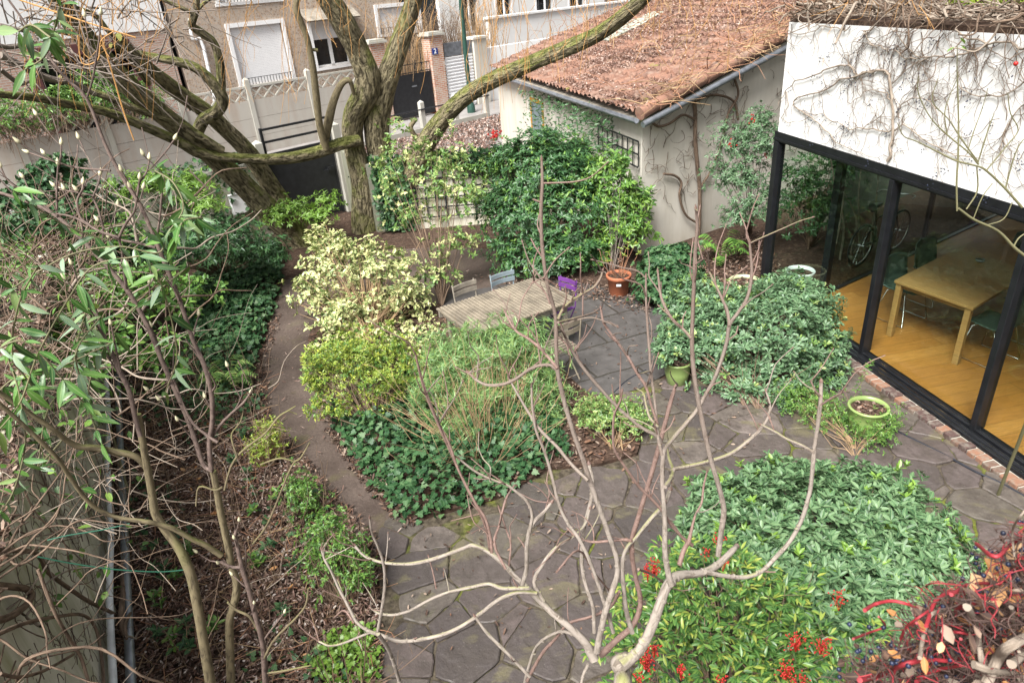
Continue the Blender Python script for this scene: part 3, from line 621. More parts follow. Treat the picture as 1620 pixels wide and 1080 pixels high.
cl = [(tv*.55 - tdir*.12, az-math.pi/2, 'dark green shell chair on the left side of the oak table, nearest the doors'),
      (tv*1.35 - tdir*.15, az-math.pi/2, 'dark green shell chair on the left side of the oak table, farther from the doors'),
      (tv*.45 + tdir*(tlen+.12), az+math.pi/2, 'dark green shell chair on the right side of the oak table, behind a mullion'),
      (tv*1.3 + tdir*(tlen+.15), az+math.pi/2, 'dark green shell chair on the right side of the oak table, farthest from the doors'),
      (tv*(tl+.2) + tdir*tlen*.5, az+math.pi, 'dark shell chair at the far end of the oak table')]
for i, (of, rz, lb) in enumerate(cl):
    c_ = sc0 if i == 0 else copy_tree(sc0); p = ta + of; c_.location = (p[0], p[1], FZ+.001); c_.rotation_euler.z = rz; tag(c_, lb, 'chair', 'chairs round the oak table')
# white planter behind the glass
wp = G(1262, 462, .06); wp[2] = 0
t = thing('planter', 'white tapered planter with dark soil behind the corner glass', 'planter', wp)
m_ = MB(); m_.lathe(wp, [(.0, .02), (.15, .02), (.19, .36), (.205, .40), (.195, .41), (.185, .395), (.175, .36)], 40); m_.build('pot', M['pot_white'], t, True)
m_ = MB(); m_.lathe(wp, [(.178, .355), (.1, .37), (0, .375)], 24); m_.build('soil', M['soil'], t)
m_ = MB(); whorls(m_, wp+UP*.38+RNG.normal(0, .05, (12, 3))*[1,1,.2], np.tile(UP, (12, 1)), 3, .07, .03, 'ovate'); m_.build('seedling', M['l_ivy'], t)
# bicycle beyond the side glass
def bicycle(base, az):
    t = thing('bicycle', 'bicycle with swept handlebar leaning behind the side glass of the extension', 'bicycle', base)
    X = np.array([math.cos(az), math.sin(az), 0]); Yp = np.array([-X[1], X[0], 0])
    def p(x, z, y=0): return np.asarray(base) + X*x + UP*z + Yp*y
    for x0 in (-.52, .52):
        m = MB(); a = np.linspace(0, 2*math.pi, 33); m.tube([p(x0+.33*math.cos(q), .34+.33*math.sin(q)) for q in a], .016, 8, cap=False)
        wh = m.build('wheel', M['hose'], t, True)
        m = MB(); m.tube([p(x0+.305*math.cos(q), .34+.305*math.sin(q)) for q in a], .009, 6, cap=False); m.build('rim', M['chrome'], wh, True)
        m = MB()
        for k in range(18): q = k*math.pi/9; m.tube([p(x0, .34, .02*(-1)**k), p(x0+.3*math.cos(q), .34+.3*math.sin(q))], .0015, 4, cap=False)
        m.tube([p(x0, .34, -.05), p(x0, .34, .05)], .012, 8); m.build('spokes', M['chrome'], wh)
    m = MB()
    for a_, b_ in [((-.52,.34),(-.12,.30)),((-.12,.30),(.38,.62)),((-.12,.30),(-.24,.80)),((-.52,.34),(-.2,.66)),((-.2,.70),(.36,.76)),((.34,.85),(.38,.62)),((.38,.62),(.52,.34))]: m.tube([p(*a_), p(*b_)], .015, 8)
    m.build('frame', M['black_metal'], t, True)
    m = MB(); m.tube([p(.2,.98,-.28), p(.32,1.0,-.26), p(.38,.99,-.12), p(.36,.98,0), p(.38,.99,.12), p(.32,1.0,.26), p(.2,.98,.28)], .011, 8, 3); m.tube([p(.34,.84), p(.36,.98)], .012, 8); m.build('handlebar', M['chrome'], t, True)
    m = MB(); m.tube([p(-.24,.8), p(-.26,.9)], .012, 8); m.tube([p(-.38,.92), p(-.28,.93), p(-.12,.93)], [.075, .05, .02], 10, 3); m.build('saddle', M['hose'], t, True)
bicycle(SK + V2*1.9 + FD*-.45, math.atan2(V2[1], V2[0]))
# ================================================================== OUTBUILDING
A = G(1010, 190, 2.35); B = G(775, 112, 2.35); ED = nrm((B-A)*[1, 1, 0]); VD = nrm((nrm(ray(2720,-188)[:2])[0], nrm(ray(2720,-188)[:2])[1], 0)); EL = np.linalg.norm((B-A)[:2]); SL = .235
sh = thing('outbuilding', 'low cream rendered outbuilding under a tiled roof covered in dead leaves', 'outbuilding', A*[1, 1, 0])
ov = .14; WL = 6.2
oc = (A + ED*.12 + VD*.16)*[1, 1, 0]
m_ = MB(); m_.obox(oc, ED*(EL-.3), VD*.2, UP*2.33)
z0, z1 = 2.36, 2.36 + WL*SL
th = .2
v = [oc+VD*.2, oc+VD*WL, oc+VD*WL+UP*(z1-.06), oc+VD*.2+UP*(z0-.03)]; v = v + [q + ED*th for q in v]
m_.add(v, [[0,1,2,3],[4,7,6,5],[0,3,7,4],[1,5,6,2],[3,2,6,7]])
m_.build('wall', M['shed_render'], sh)
RL = 7.6
# tiles with ribs and steps
na = int(EL/.02); rows = int(RL/.34); aa = np.linspace(-.05, EL, na); rib = .055*np.clip(np.abs(np.sin(aa*math.pi/.21)), .35, 1)**1.5
vs, us_ = [], []; bb = []
for r_ in range(rows):
    for k, dz in ((0, .05), (.05, .052), (.335, .004)): bb.append((r_*.34 + k*1., dz, r_))
sag = lambda a, b: .03*np.sin(a*.9+1)*np.sin(b*.8) 
grid = []
rr_ = np.random.default_rng(3)
for (bpos, dz, r_) in bb:
    jit = rr_.normal(0, .006, na//11+2).repeat(11)[:na] if bpos % .34 < .01 else jit
    z = 2.40 + bpos*SL + dz + rib + sag(aa, bpos) + jit
    P = A[None]*[1, 1, 0] + aa[:, None]*ED[None] + bpos*VD[None]; P[:, 2] = z; grid.append(P)
grid = np.array(grid); nb_ = len(bb); i, j = np.meshgrid(np.arange(nb_-1), np.arange(na-1), indexing='ij'); i = i.ravel(); j = j.ravel()
q = np.stack([i*na+j, (i+1)*na+j, (i+1)*na+j+1, i*na+j+1], 1)[:, ::-1]
bv = np.array([b_[0] for b_ in bb]); uv = np.stack([np.stack([aa[jj], bv[ii]], 1) for jj, ii in ((j, i), (j, i+1), (j+1, i+1), (j+1, i))][::-1], 1)
m_ = MB(); m_.add(grid.reshape(-1, 3), q, uv); ro = m_.build('roof', M['tiles'], sh)
m_ = MB(); o0 = A*[1,1,0]+UP*2.33; m_.add([o0, o0+ED*EL, o0+ED*EL+VD*RL+UP*RL*SL, o0+VD*RL+UP*RL*SL] , [[0,1,2,3]]); m_.build('roof_board', M['grey_wood'], ro)
m_ = MB()   # rounded verge tiles along the near slope
for k in range(int(RL/.36)):
    s_ = k*.36; p0 = A*[1,1,0] + VD*s_ - ED*.04 + UP*(2.45+s_*SL); p1 = p0 + VD*.40 + UP*.40*SL
    m_.tube([p0, p1], [.105, .085], 14)
m_.build('verge_tile', M['tiles'], ro, True)
m_ = MB()
gp = [A*[1,1,0] - VD*.05 + ED*s_ + UP*(2.36-.004*s_) for s_ in np.linspace(-.02, EL, 20)]
half = np.linspace(math.pi, 2*math.pi, 9)
def gutter(mb, path, side, r0=.06):
    path = np.array(path); V = []
    for p in path:
        for q_ in half: V.append(p + side*math.cos(q_)*r0 + UP*math.sin(q_)*r0)
        for q_ in half[::-1]: V.append(p + side*math.cos(q_)*(r0-.006) + UP*(math.sin(q_)*(r0-.006)+.001))
    k = 2*len(half); Q = [[i*k+j, (i+1)*k+j, (i+1)*k+(j+1) % k, i*k+(j+1) % k] for i in range(len(path)-1) for j in range(k)]
    mb.add(V, Q)
gutter(m_, gp, VD); gt = m_.build('gutter', M['grey_metal'], sh, True)
m_ = MB(); vp = [A*[1,1,0] + VD*s_ - ED*.16 + UP*(2.30+s_*SL*.95) for s_ in np.linspace(0, 4.2, 10)]; m_.tube(vp, .05, 12); m_.build('downpipe', M['grey_metal'], sh, True)
# translucent tiles patch
pc = [(a_, b_) for a_, b_ in ()]
m_ = MB()
for (x_, y_, wv, rows_) in ((952,66,3,1),(985,50,4,1),(1010,36,3,1)):
    # find roof point under the pixel
    r_ = ray(x_, y_); n_ = np.cross(ED, VD+UP*SL); n_ /= np.linalg.norm(n_); p0_ = A*[1,1,0]+UP*2.44; t_ = n_.dot(p0_-np.array([0,0,H]))/n_.dot(r_); p_ = np.array([0,0,H])+r_*t_
    for k in range(wv):
        q0 = p_ + ED*(k*.24-.4) + UP*.03; m_.obox(q0, ED*.19, (VD+UP*SL)*.62, UP*.03)
m_.build('skylight_tile', M['clear_tile'], ro, bevel=.01)
# orange door frame in the long wall
m_ = MB(); wn = -VD
dpos = PL(850, 170, oc, ED); s_ = (dpos-oc).dot(ED); SDR = s_; m_.obox(oc+ED*(s_-.45)+wn*.03, ED*.07, VD*.028, UP*2.0); m_.obox(oc+ED*(s_+.4)+wn*.03, ED*.07, VD*.028, UP*2.0); m_.obox(oc+ED*(s_-.379)+wn*.03+UP*1.92, ED*.778, VD*.028, UP*.08)
df = m_.build('door_frame', M['orange_paint'], sh); m_ = MB(); m_.obox(oc+ED*(s_-.379)+wn*.015, ED*.778, VD*.013, UP*1.918); m_.build('door', M['slate_paint'], sh)
# trellis panel on the long wall near the corner
def lattice(mb, o, a, la, h, stp, wv, th, nn, skip=None):
    k = 0.
    while k <= la+.001: mb.obox(o + a*(k-wv/2), a*wv, nn*th, UP*h); k += stp
    k = 0.
    while k <= h+.001: mb.obox(o + UP*(k-wv/2) - a*wv/2 + nn*(-th*1.01), a*(la+wv), nn*th, UP*wv); k += stp
tr_ = PL(1020, 250, oc, ED); 
t = thing('wall_trellis', 'black square trellis fixed to the cream wall under the tiled roof', 'trellis', oc)
m_ = MB(); lattice(m_, oc+ED*.06-VD*.05+UP*1.55, ED, 1.7, .42, .21, .025, .014, VD); m_.build('slats', M['black_metal'], t)
# ================================================================== NEAR GATE AND WALLS
gL = PL(410, 206, NW, S_DIR)*[1,1,0]; gR = PL(523, 215, NW, S_DIR)*[1,1,0]; gw = np.linalg.norm(gR-gL)
gt_ = thing('garden_gate', 'solid black metal garden gate with two open rails along its top', 'gate', gL)
m_ = MB(); m_.obox(gL+S_DIR*.03+UP*.05, S_DIR*(gw-.06), S_N*.03, UP*1.56); m_.build('panel', M['black_metal'], gt_)
m_ = MB()
for o_, l_ in ((gL, 2.15), (gR-S_DIR*.05, 2.12)): m_.obox(o_+UP*.02-S_N*.01, S_DIR*.05, S_N*.05, UP*l_)
for z_ in (2.11, 1.86, 1.60): m_.obox(gL+S_DIR*.051+UP*z_-S_N*.008, S_DIR*(gw-.102), S_N*.045, UP*.045)
m_.build('frame', M['black_metal'], gt_)
m_ = MB(); m_.obox(gR-S_DIR*.25-S_N*.05+UP*1.0, S_DIR*.16, S_N*.04, UP*.1); m_.tube([gR-S_DIR*.2-S_N*.07+UP*1.05, gR-S_DIR*.34-S_N*.08+UP*1.05], .012, 8); m_.build('lock', M['black_metal'], gt_)
def post(p, h, lbl, wdt=.16, cap=True, name='concrete_post', grp=None):
    m = MB(); m.obox(p-S_DIR*wdt/2-S_N*wdt/2, S_DIR*wdt, S_N*wdt, UP*h)
    if cap:
        q = p + UP*h; a, b = S_DIR*wdt/2, S_N*wdt/2; m.add([q-a-b, q+a-b, q+a+b, q-a+b, q+UP*.07], [[0,1,4],[1,2,4],[2,3,4],[3,0,4]])
    return tag(m.build(name, M['pale_concrete'], None, bevel=.008), lbl, 'post', grp)
post(gR+S_DIR*.12, 1.95, 'pale concrete post to the right of the black garden gate, behind the willow', .17)
post(gL-S_DIR*.12, 1.9, 'mossy concrete post to the left of the black garden gate', .17)
wl = thing('garden_wall', 'grey green concrete wall draped with ivy left of the garden gate', 'wall', gL)
m_ = MB(); e0 = gL - S_DIR*.22; m_.obox(e0-S_DIR*13, S_DIR*13, S_N*.16, UP*1.5); m_.build('wall_face', M['mossy_concrete'], wl)
m_ = MB(); m_.obox(e0-S_DIR*13-S_N*.04+UP*1.503, S_DIR*13, S_N*.24, UP*.06); m_.build('coping', M['pale_concrete'], wl)
mb_ = PL(376, 322, e0-S_N*.03, S_DIR); m_ = MB(); m_.obox(mb_-S_DIR*.16-UP*.2-S_N*.08, S_DIR*.32, S_N*.09, UP*.4); m_.obox(mb_-S_DIR*.17+UP*.2-S_N*.09, S_DIR*.34, S_N*.1, UP*.02)
tag(m_.build('letter_box', M['white_paint'], None, bevel=.01), 'white metal letter box on the wall left of the garden gate', 'letter box')
# trellised wall to the right of the gate
q0 = G(606, 366); q1 = oc + ED*2.55 - VD*.02; wd_ = nrm(q1-q0); wlen = np.linalg.norm(q1-q0); wn_ = np.array([-wd_[1], wd_[0], 0])
wt = thing('trellis_wall', 'pale concrete wall with black trellis between the willow and the outbuilding', 'wall', q0)
m_ = MB(); m_.obox(q0-nrm(q1-q0)*.002, nrm(gR+S_DIR*.24-q0)*np.linalg.norm(gR+S_DIR*.2-q0), np.array([-.1,-.03,0]), UP*1.4); m_.build('return_wall', M['mossy_dark'], wt)
m_ = MB(); m_.obox(q0, wd_*wlen, wn_*.12, UP*1.45); m_.build('wall_face', M['mossy_concrete'], wt)
for k in range(4):
    m_ = MB(); m_.obox(q0+wd_*(k*wlen/3.4)-wn_*.03, wd_*.14, wn_*.18, UP*1.55); m_.build('post', M['mossy_dark'], wt)
m_ = MB(); lattice(m_, q0+wd_*.4-wn_*.05+UP*.25, wd_, wlen-.6, 1.3, .2, .028, .015, wn_); m_.build('trellis', M['black_metal'], wt)
# ================================================================== LEFT BOUNDARY WALL
w0 = G(193, 1080); w1 = G(178, 600); LD = nrm(w1-w0); LN = np.array([LD[1], -LD[0], 0]);
LN = LN if LN[0] > 0 else -LN     # towards the garden
lw = thing('boundary_wall', 'mossy stained concrete panel wall along the left bed', 'wall', w0)
for k in range(7):
    s_ = -3.2 + k*2.0; m_ = MB(); m_.obox(w0+LD*s_-LN*.06, LD*1.86, -LN*.06, UP*1.97); m_.build('panel', M['mossy_concrete'], lw)
    m_ = MB(); m_.obox(w0+LD*(s_+1.86)-LN*.02, LD*.14, -LN*.14, UP*2.03); m_.build('post', M['mossy_concrete'], lw)
def walltube(name, pts, rad, mat, label, cat, sub=4, sides=8, **k):
    m = MB(); m.tube(pts, rad, sides, sub); return tag(m.build(name, M[mat], None, True), label, cat, **k)
walltube('water_pipe', [w0+LD*s_+LN*.03+UP*(.32+.03*math.sin(s_*3)) for s_ in np.arange(-2, 5.4, .35)], .028, 'white_pipe', 'thin white pipe running along the foot of the mossy wall', 'pipe')
walltube('drain_pipe', [w0+LD*s_+LN*.12+UP*.22 for s_ in np.arange(-2, 5.2, .5)], .035, 'grey_metal', 'grey drain pipe beside the white pipe at the mossy wall', 'pipe')
# corner post with green cap by the left wall
cp = PY(86, 352, 8.6); t = thing('vent_pipe', 'upright grey pipe with a dark cap among twigs at left', 'pipe', (cp[0], cp[1], 0)); m_ = MB(); m_.tube([cp*[1,1,0], cp], .06, 12); m_.build('pipe', M['concrete'], t, True); m_ = MB(); m_.lathe(cp, [(0,.07),(.06,.06),(.075,.03),(.075,-.02),(.06,-.02)], 16); m_.build('cap', M['pole_green'], t, True)

bg0 = PL(47, 350, e0-S_N*.06, S_DIR)*[1,1,0]; t = thing('street_side_gate', 'dark metal gate in the garden wall at the far left edge', 'gate', bg0); m_ = MB(); m_.obox(bg0-S_DIR*3.2+UP*.05, S_DIR*3.2, S_N*.035, UP*1.5); m_.build('panel', M['black_metal'], t); m_ = MB(); m_.obox(bg0-S_DIR*3.2+UP*1.551-S_N*.01, S_DIR*3.2, S_N*.06, UP*.05); m_.obox(bg0+S_DIR*.001+UP*.02-S_N*.01, S_DIR*.06, S_N*.06, UP*1.62); m_.build('frame', M['black_metal'], t)
# ================================================================== ACROSS THE STREET
OB = OPP.copy()
def on(x_, y_, off=0.): return PL(x_, y_, OB + S_N*off, S_DIR)
fe = thing('concrete_fence', 'grey concrete slab fence with a lattice of crosses along its top across the street', 'fence', OB)
f1_ = on(575, 120)*[1,1,0]; f0_ = f1_ - S_DIR*15.4; bay = 2.2
lat = 0
for k in range(7):
    o_ = f0_ + S_DIR*bay*k; m_ = MB()
    for z_ in (0, .56, 1.12): m_.obox(o_+S_DIR*.08+UP*z_, S_DIR*(bay-.16), S_N*.05, UP*.55)
    m_.build('slab', M['pink_concrete'], fe)
    m_ = MB()
    m_.obox(o_+S_DIR*.08+UP*2.06, S_DIR*(bay-.16), S_N*.07, UP*.06)
    nx = 5; cw = (bay-.16)/nx
    for i in range(nx):
        a_ = o_ + S_DIR*(.08+i*cw) + UP*1.68
        for p_, q_ in ((a_, a_+S_DIR*cw+UP*.37), (a_+UP*.37, a_+S_DIR*cw)):
            d_ = q_-p_; n_ = nrm(np.cross(d_, S_N)); m_.obox(p_-n_*.022+S_N*(.005 if p_ is a_ else .012), d_, S_N*.05, n_*.044)
    m_.build('lattice', M['pale_concrete'], fe)
    m_ = MB(); q_ = f0_ + S_DIR*(bay*k) - S_DIR*.075; m_.obox(q_-S_N*.05, S_DIR*.15, S_N*.16, UP*2.3)
    m_.add([q_-S_N*.05+UP*2.3, q_+S_DIR*.15-S_N*.05+UP*2.3, q_+S_DIR*.15+S_N*.11+UP*2.3, q_+S_N*.11+UP*2.3, q_+S_DIR*.075+S_N*.03+UP*2.38], [[0,1,4],[1,2,4],[2,3,4],[3,0,4]]); m_.build('post', M['pale_concrete'], fe)
# gate no 2 with brick pillars
def pillar(px0, label, wdt=.6, hgt=2.85):
    p = on(px0, 150)*[1,1,0]; t = thing('brick_pillar', label, 'pillar', p)
    m = MB(); m.obox(p-S_DIR*wdt/2-S_N*.1, S_DIR*wdt, S_N*.5, UP*hgt); m.build('shaft', M['red_brick'], t)
    m = MB(); 
    for z_ in (hgt-.5, hgt-.12): m.obox(p-S_DIR*(wdt/2+.04)-S_N*.14, S_DIR*(wdt+.08), S_N*.58, UP*.08)
    m.build('band', M['terracotta'], t)
    m = MB(); m.obox(p-S_DIR*(wdt/2+.1)-S_N*.2+UP*hgt, S_DIR*(wdt+.2), S_N*.7, UP*.07); m.obox(p-S_DIR*(wdt/2+.04)-S_N*.14+UP*(hgt+.071), S_DIR*(wdt+.08), S_N*.58, UP*.06); m.build('cap', M['pale_concrete'], t); return p
pA = pillar(606, 'red brick pillar left of the black gate, partly behind the willow'); pB = pillar(697, 'red brick pillar carrying the blue house number beside the black gate', .62)
ng = thing('street_gate', 'black sheet metal gate with spiked bars between two brick pillars', 'gate', pA)
ga = pA + S_DIR*.34; gl_ = np.linalg.norm(pB-pA)-.68; m_ = MB(); m_.obox(ga+UP*.08, S_DIR*gl_, S_N*.03, UP*1.55); m_.build('panel', M['black_metal'], ng)
m_ = MB(); m_.obox(ga+UP*1.66, S_DIR*gl_, S_N*.03, UP*.03); m_.obox(ga+UP*1.95, S_DIR*gl_, S_N*.03, UP*.03)
k = 0.05
while k < gl_: m_.tube([ga+S_DIR*k+UP*1.6+S_N*.015, ga+S_DIR*k+UP*(2.15+.2*(k/gl_)**2)+S_N*.015], [.012, .004], 5); k += .13
m_.build('bars', M['black_metal'], ng); m_ = MB(); m_.obox(ga+S_DIR*gl_*.5+UP*1.15-S_N*.02, S_DIR*.24, S_N*.015, UP*.05); m_.build('letter_slot', M['grey_metal'], ng)
# number plate with its 2
npc = on(687.5, 81.5, -.1); pl_ = thing('number_plate', 'small blue enamel plate with a white number 2 on the brick pillar', 'plate', npc)
m_ = MB(); m_.obox(npc-S_DIR*.14-UP*.115-S_N*.03, S_DIR*.28, S_N*.012, UP*.23); m_.build('plate', M['blue_enamel'], pl_, bevel=.004)
cu = bpy.data.curves.new('digit', 'FONT'); cu.body = '2'; cu.size = .25; cu.extrude = .002; cu.align_x = 'CENTER'; cu.align_y = 'CENTER'; cu.offset = .004
tmp = bpy.data.objects.new('tmp', cu); COL.objects.link(tmp); bpy.context.view_layer.update()
me = bpy.data.meshes.new_from_object(tmp.evaluated_get(bpy.context.evaluated_depsgraph_get())); bpy.data.objects.remove(tmp)
dg = bpy.data.objects.new('digit', me); COL.objects.link(dg); me.materials.clear(); me.materials.append(M['white_paint'])
q = npc - S_N*.036; mw = Matrix([[S_DIR[0], 0, -S_N[0], q[0]], [S_DIR[1], 0, -S_N[1], q[1]], [0, 1, 0, q[2]], [0, 0, 0, 1]]); me.transform(mw); dg.parent = pl_; dg.matrix_parent_inverse = Matrix.Translation(-Vector(pl_.location))
# corrugated garage door
g0 = pB + S_DIR*.42; g1_ = on(750, 120)*[1,1,0]; gl_ = max(1.4, (g1_-g0).dot(S_DIR))
gd = thing('garage_door', 'white corrugated metal gate with a grey band on top beside the brick pillar', 'gate', g0)
m_ = MB(); kk = 16; zs = np.linspace(.05, 2.0, kk*4+1); pr = [(.03*math.sin(i*math.pi/2)) for i in range(len(zs))]
V_ = [g0+S_DIR*x_+UP*z_+S_N*d_ for z_, d_ in zip(zs, pr) for x_ in (0, gl_)]; m_.add(V_, [[2*i, 2*i+1, 2*i+3, 2*i+2] for i in range(len(zs)-1)]); m_.build('corrugated_sheet', M['shutter'], gd, True)
m_ = MB(); m_.obox(g0+UP*2.02-S_N*.02, S_DIR*gl_, S_N*.06, UP*.5); m_.build('top_band', M['grey_metal'], gd)
m_ = MB(); q_ = g0+S_DIR*(gl_+.05); m_.obox(q_-S_N*.1, S_DIR*.7, S_N*.5, UP*2.5); m_.obox(q_-S_N*.16-S_DIR*.06+UP*2.501, S_DIR*.82, S_N*.62, UP*.1); tag(m_.build('gate_pier', M['shed_render'], None, bevel=.01), 'beige rendered gate pier behind the green lamp pole', 'pier')
m_ = MB(); m_.obox(q_+S_DIR*.8+S_N*.1, S_DIR*16, S_N*.2, UP*2.1); tag(m_.build('street_wall', M['white_render'], None), 'long pale wall behind the tiled roof on the far side of the street', 'wall')
# lamp pole
pp = on(741, 128, -1.3)*[1,1,0]; t = thing('lamp_pole', 'dark green metal pole rising from the pavement across the street', 'pole', pp); m_ = MB(); m_.tube([pp, pp+UP*7.2], [.09, .07], 16); m_.build('pole', M['pole_green'], t, True); m_ = MB(); m_.lathe(pp, [(.16,0),(.16,.25),(.1,.4)], 16); m_.build('foot', M['pole_green'], t, True)
# low barrier of concrete posts, a rail and a kick board
bo = on(640, 200, -2.8)*[1,1,0]; ba = thing('street_barrier', 'low barrier of concrete posts and a thin black rail above dead leaves', 'barrier', bo)
for k in range(5):
    m_ = MB(); p_ = bo + S_DIR*(-2.2+k*1.5); m_.obox(p_-S_DIR*.08-S_N*.08, S_DIR*.16, S_N*.16, UP*1.02); m_.add([p_+a*S_DIR*.08+b*S_N*.08+UP*1.02 for a, b in ((-1,-1),(1,-1),(1,1),(-1,1))]+[p_+UP*1.1], [[0,1,4],[1,2,4],[2,3,4],[3,0,4]]); m_.build('post', M['pale_concrete'], ba)
m_ = MB(); m_.tube([bo-S_DIR*2.3+UP*.8-S_N*.1, bo+S_DIR*3.9+UP*.8-S_N*.1], .025, 8); m_.build('rail', M['black_metal'], ba)
m_ = MB(); m_.obox(bo-S_DIR*2.3-S_N*.12, S_DIR*6.1, S_N*.035, UP*.2); m_.build('board', M['pale_concrete'], ba)
# facades: wall with openings
def facade(mb, o, a, n, L, z0, z1, th, ops):
    xs = sorted(set([0, L] + [t for q in ops for t in q[:2]])); zs = sorted(set([z0, z1] + [t for q in ops for t in q[2:]]))
    hole = lambda x, z: x < 0 or x > L or z < z0 or z > z1 or any(q[0] < x < q[1] and q[2] < z < q[3] for q in ops)
    for i in range(len(xs)-1):
        for j in range(len(zs)-1):
            x0, x1, y0, y1 = xs[i], xs[i+1], zs[j], zs[j+1]; xm, zm = (x0+x1)/2, (y0+y1)/2
            if hole(xm, zm): continue
            P = lambda x, z, d: o + a*x + UP*z + n*d
            mb.add([P(x0,y0,0), P(x1,y0,0), P(x1,y1,0), P(x0,y1,0)], [[0,1,2,3]], [(x0,y0),(x1,y0),(x1,y1),(x0,y1)])
            for x, s in ((x0, -1), (x1, 1)):
                if hole(x+s*.001, zm): mb.add([P(x,y0,0), P(x,y1,0), P(x,y1,th), P(x,y0,th)], [[0,1,2,3]], [(0,y0),(0,y1),(th,y1),(th,y0)])
            for z, s in ((y0, -1), (y1, 1)):
                if hole(xm, z+s*.001): mb.add([P(x0,z,0), P(x1,z,0), P(x1,z,th), P(x0,z,th)], [[0,1,2,3]], [(x0,0),(x1,0),(x1,th),(x0,th)])
SB = 3.2
ho = on(288, 100, SB)*[1,1,0]           # left end of the rubble house
def hc(x_, y_): p = on(x_, y_, SB); return (p-ho).dot(S_DIR), p[2]
hb = thing('stone_house', 'rubble stone house across the street with white shutters and a small dark window', 'house', ho)
wins = []
for (x0_, y0_, x1_, y1_) in ((362, 45, 446, 133), (491, 42, 546, 106), (596, 14, 660, 52)):
    u0, zt = hc(x0_, y0_); u1, _ = hc(x1_, y0_); _, zb = hc((x0_+x1_)/2, y1_); wins.append((u0, u1, zb, zt))
ut, _ = hc(346, 0); wins.append((wins[0][0]-.1, wins[0][1]+.1, hc(380, 3)[1], 6.6))
m_ = MB(); facade(m_, ho, S_DIR, S_N, 9.4, 0, 7.5, .25, wins); m_.build('wall', M['rubble'], hb)
m_ = MB(); m_.obox(ho+S_N*.3, S_DIR*9.4, S_N*6, UP*7.4); m_.build('core', M['dark_glass'], hb)
for i, (u0, u1, zb, zt) in enumerate(wins):
    m_ = MB(); t_ = .14
    for (a_, b_, c_, d_) in ((u0-t_, u0, zb, zt), (u1, u1+t_, zb, zt), (u0-t_, u1+t_, zt, zt+t_), (u0-t_-.04, u1+t_+.04, zb-.1, zb)): m_.obox(ho+S_DIR*a_+UP*c_-S_N*.04, S_DIR*(b_-a_), S_N*.08, UP*(d_-c_))
    wf = m_.build('window_frame', M['white_paint'], hb)
    if i in (0, 3, 2):
        m_ = MB(); z_ = zb; 
        while z_ < zt-.03: m_.obox(ho+S_DIR*(u0+.02)+UP*z_+S_N*.08, S_DIR*(u1-u0-.04), S_N*.02, UP*.052); z_ += .055
        m_.build('shutter', M['shutter'], wf)
        m_ = MB(); 
        for k in np.arange(u0, u1, .12): m_.obox(ho+S_DIR*k+UP*zb-S_N*.10, S_DIR*.015, S_N*.02, UP*.22)
        m_.obox(ho+S_DIR*u0+UP*(zb+.22)-S_N*.11, S_DIR*(u1-u0), S_N*.03, UP*.02); m_.build('railing', M['black_metal'], wf)
    else:
        m_ = MB(); um = (u0+u1)/2; zs_ = zb+(zt-zb)*.68
        for (a_, b_, c_, d_) in ((u0, u0+.07, zb, zt), (u1-.07, u1, zb, zt), (um-.07, um+.07, zb, zs_-.02), (u0+.071, u1-.071, zb, zb+.08), (u0+.071, u1-.071, zs_-.02, zt)): m_.obox(ho+S_DIR*a_+UP*c_+S_N*.1, S_DIR*(b_-a_), S_N*.05, UP*(d_-c_))
        m_.build('casement', M['white_paint'], wf)
        m_ = MB(); m_.obox(ho+S_DIR*u0+UP*zb+S_N*.13, S_DIR*(u1-u0), S_N*.01, UP*(zt-zb)); m_.build('pane', M['dark_glass'], wf)
        m_ = MB(); o_ = ho+S_DIR*(u0-.4)+UP*(zt+.2)
        m_.add([o_-S_N*.6, o_+S_DIR*(u1-u0+.8)-S_N*.6, o_+S_DIR*(u1-u0+.8)+UP*.4, o_+UP*.4], [[0,1,2,3]]); h_ = m_.build('canopy', M['grey_wood'], hb); sd = h_.modifiers.new('s', 'SOLIDIFY'); sd.thickness = .05
m_ = MB(); dp = [on(x_, y_, SB-.12) for x_, y_ in ((300, 30), (305, 62), (322, 75), (330, 140))]; m_.tube([dp[0], dp[1], dp[2], dp[3]*[1,1,0]+UP*.2], .06, 8, 3); m_.build('downpipe', M['white_paint'], hb, True)
# brick house to the left
bo_ = ho - S_DIR*16.2; L_ = 16; bh = thing('brick_house', 'pale brick house with white upper wall and dark garage opening at upper left', 'house', bo_)
def bc(x_, y_): p = on(x_, y_, SB); return (p-bo_).dot(S_DIR), p[2]
u0, zt = bc(52, 95); u1, _ = bc(205, 80); 
_, zsplit = bc(240, 48)
ops = [(u0, u1, .0, zt)]; m_ = MB(); facade(m_, bo_, S_DIR, S_N, L_, 0, zsplit, .3, ops); m_.build('wall', M['brick'], bh)
m_ = MB(); m_.obox(bo_+UP*zsplit-S_N*.05, S_DIR*(L_+.0), S_N*.3, UP*3.6); m_.build('upper_wall', M['white_paint'], bh)
m_ = MB(); m_.obox(bo_+UP*0+S_N*1.5, S_DIR*L_, S_N*.2, UP*zsplit); m_.build('inner_wall', M['dark_glass'], bh)
m_ = MB(); m_.obox(bo_+S_DIR*(u0-.05)+UP*zt-S_N*.1, S_DIR*(u1-u0+.1), S_N*.25, UP*.3); m_.obox(bo_+S_DIR*(u1-.02)-S_N*.06, S_DIR*.28, S_N*.2, UP*zt); m_.obox(bo_+S_DIR*(u0-.25)-S_N*.06, S_DIR*.28, S_N*.2, UP*zt); m_.build('door_surround', M['maroon_paint'], bh)
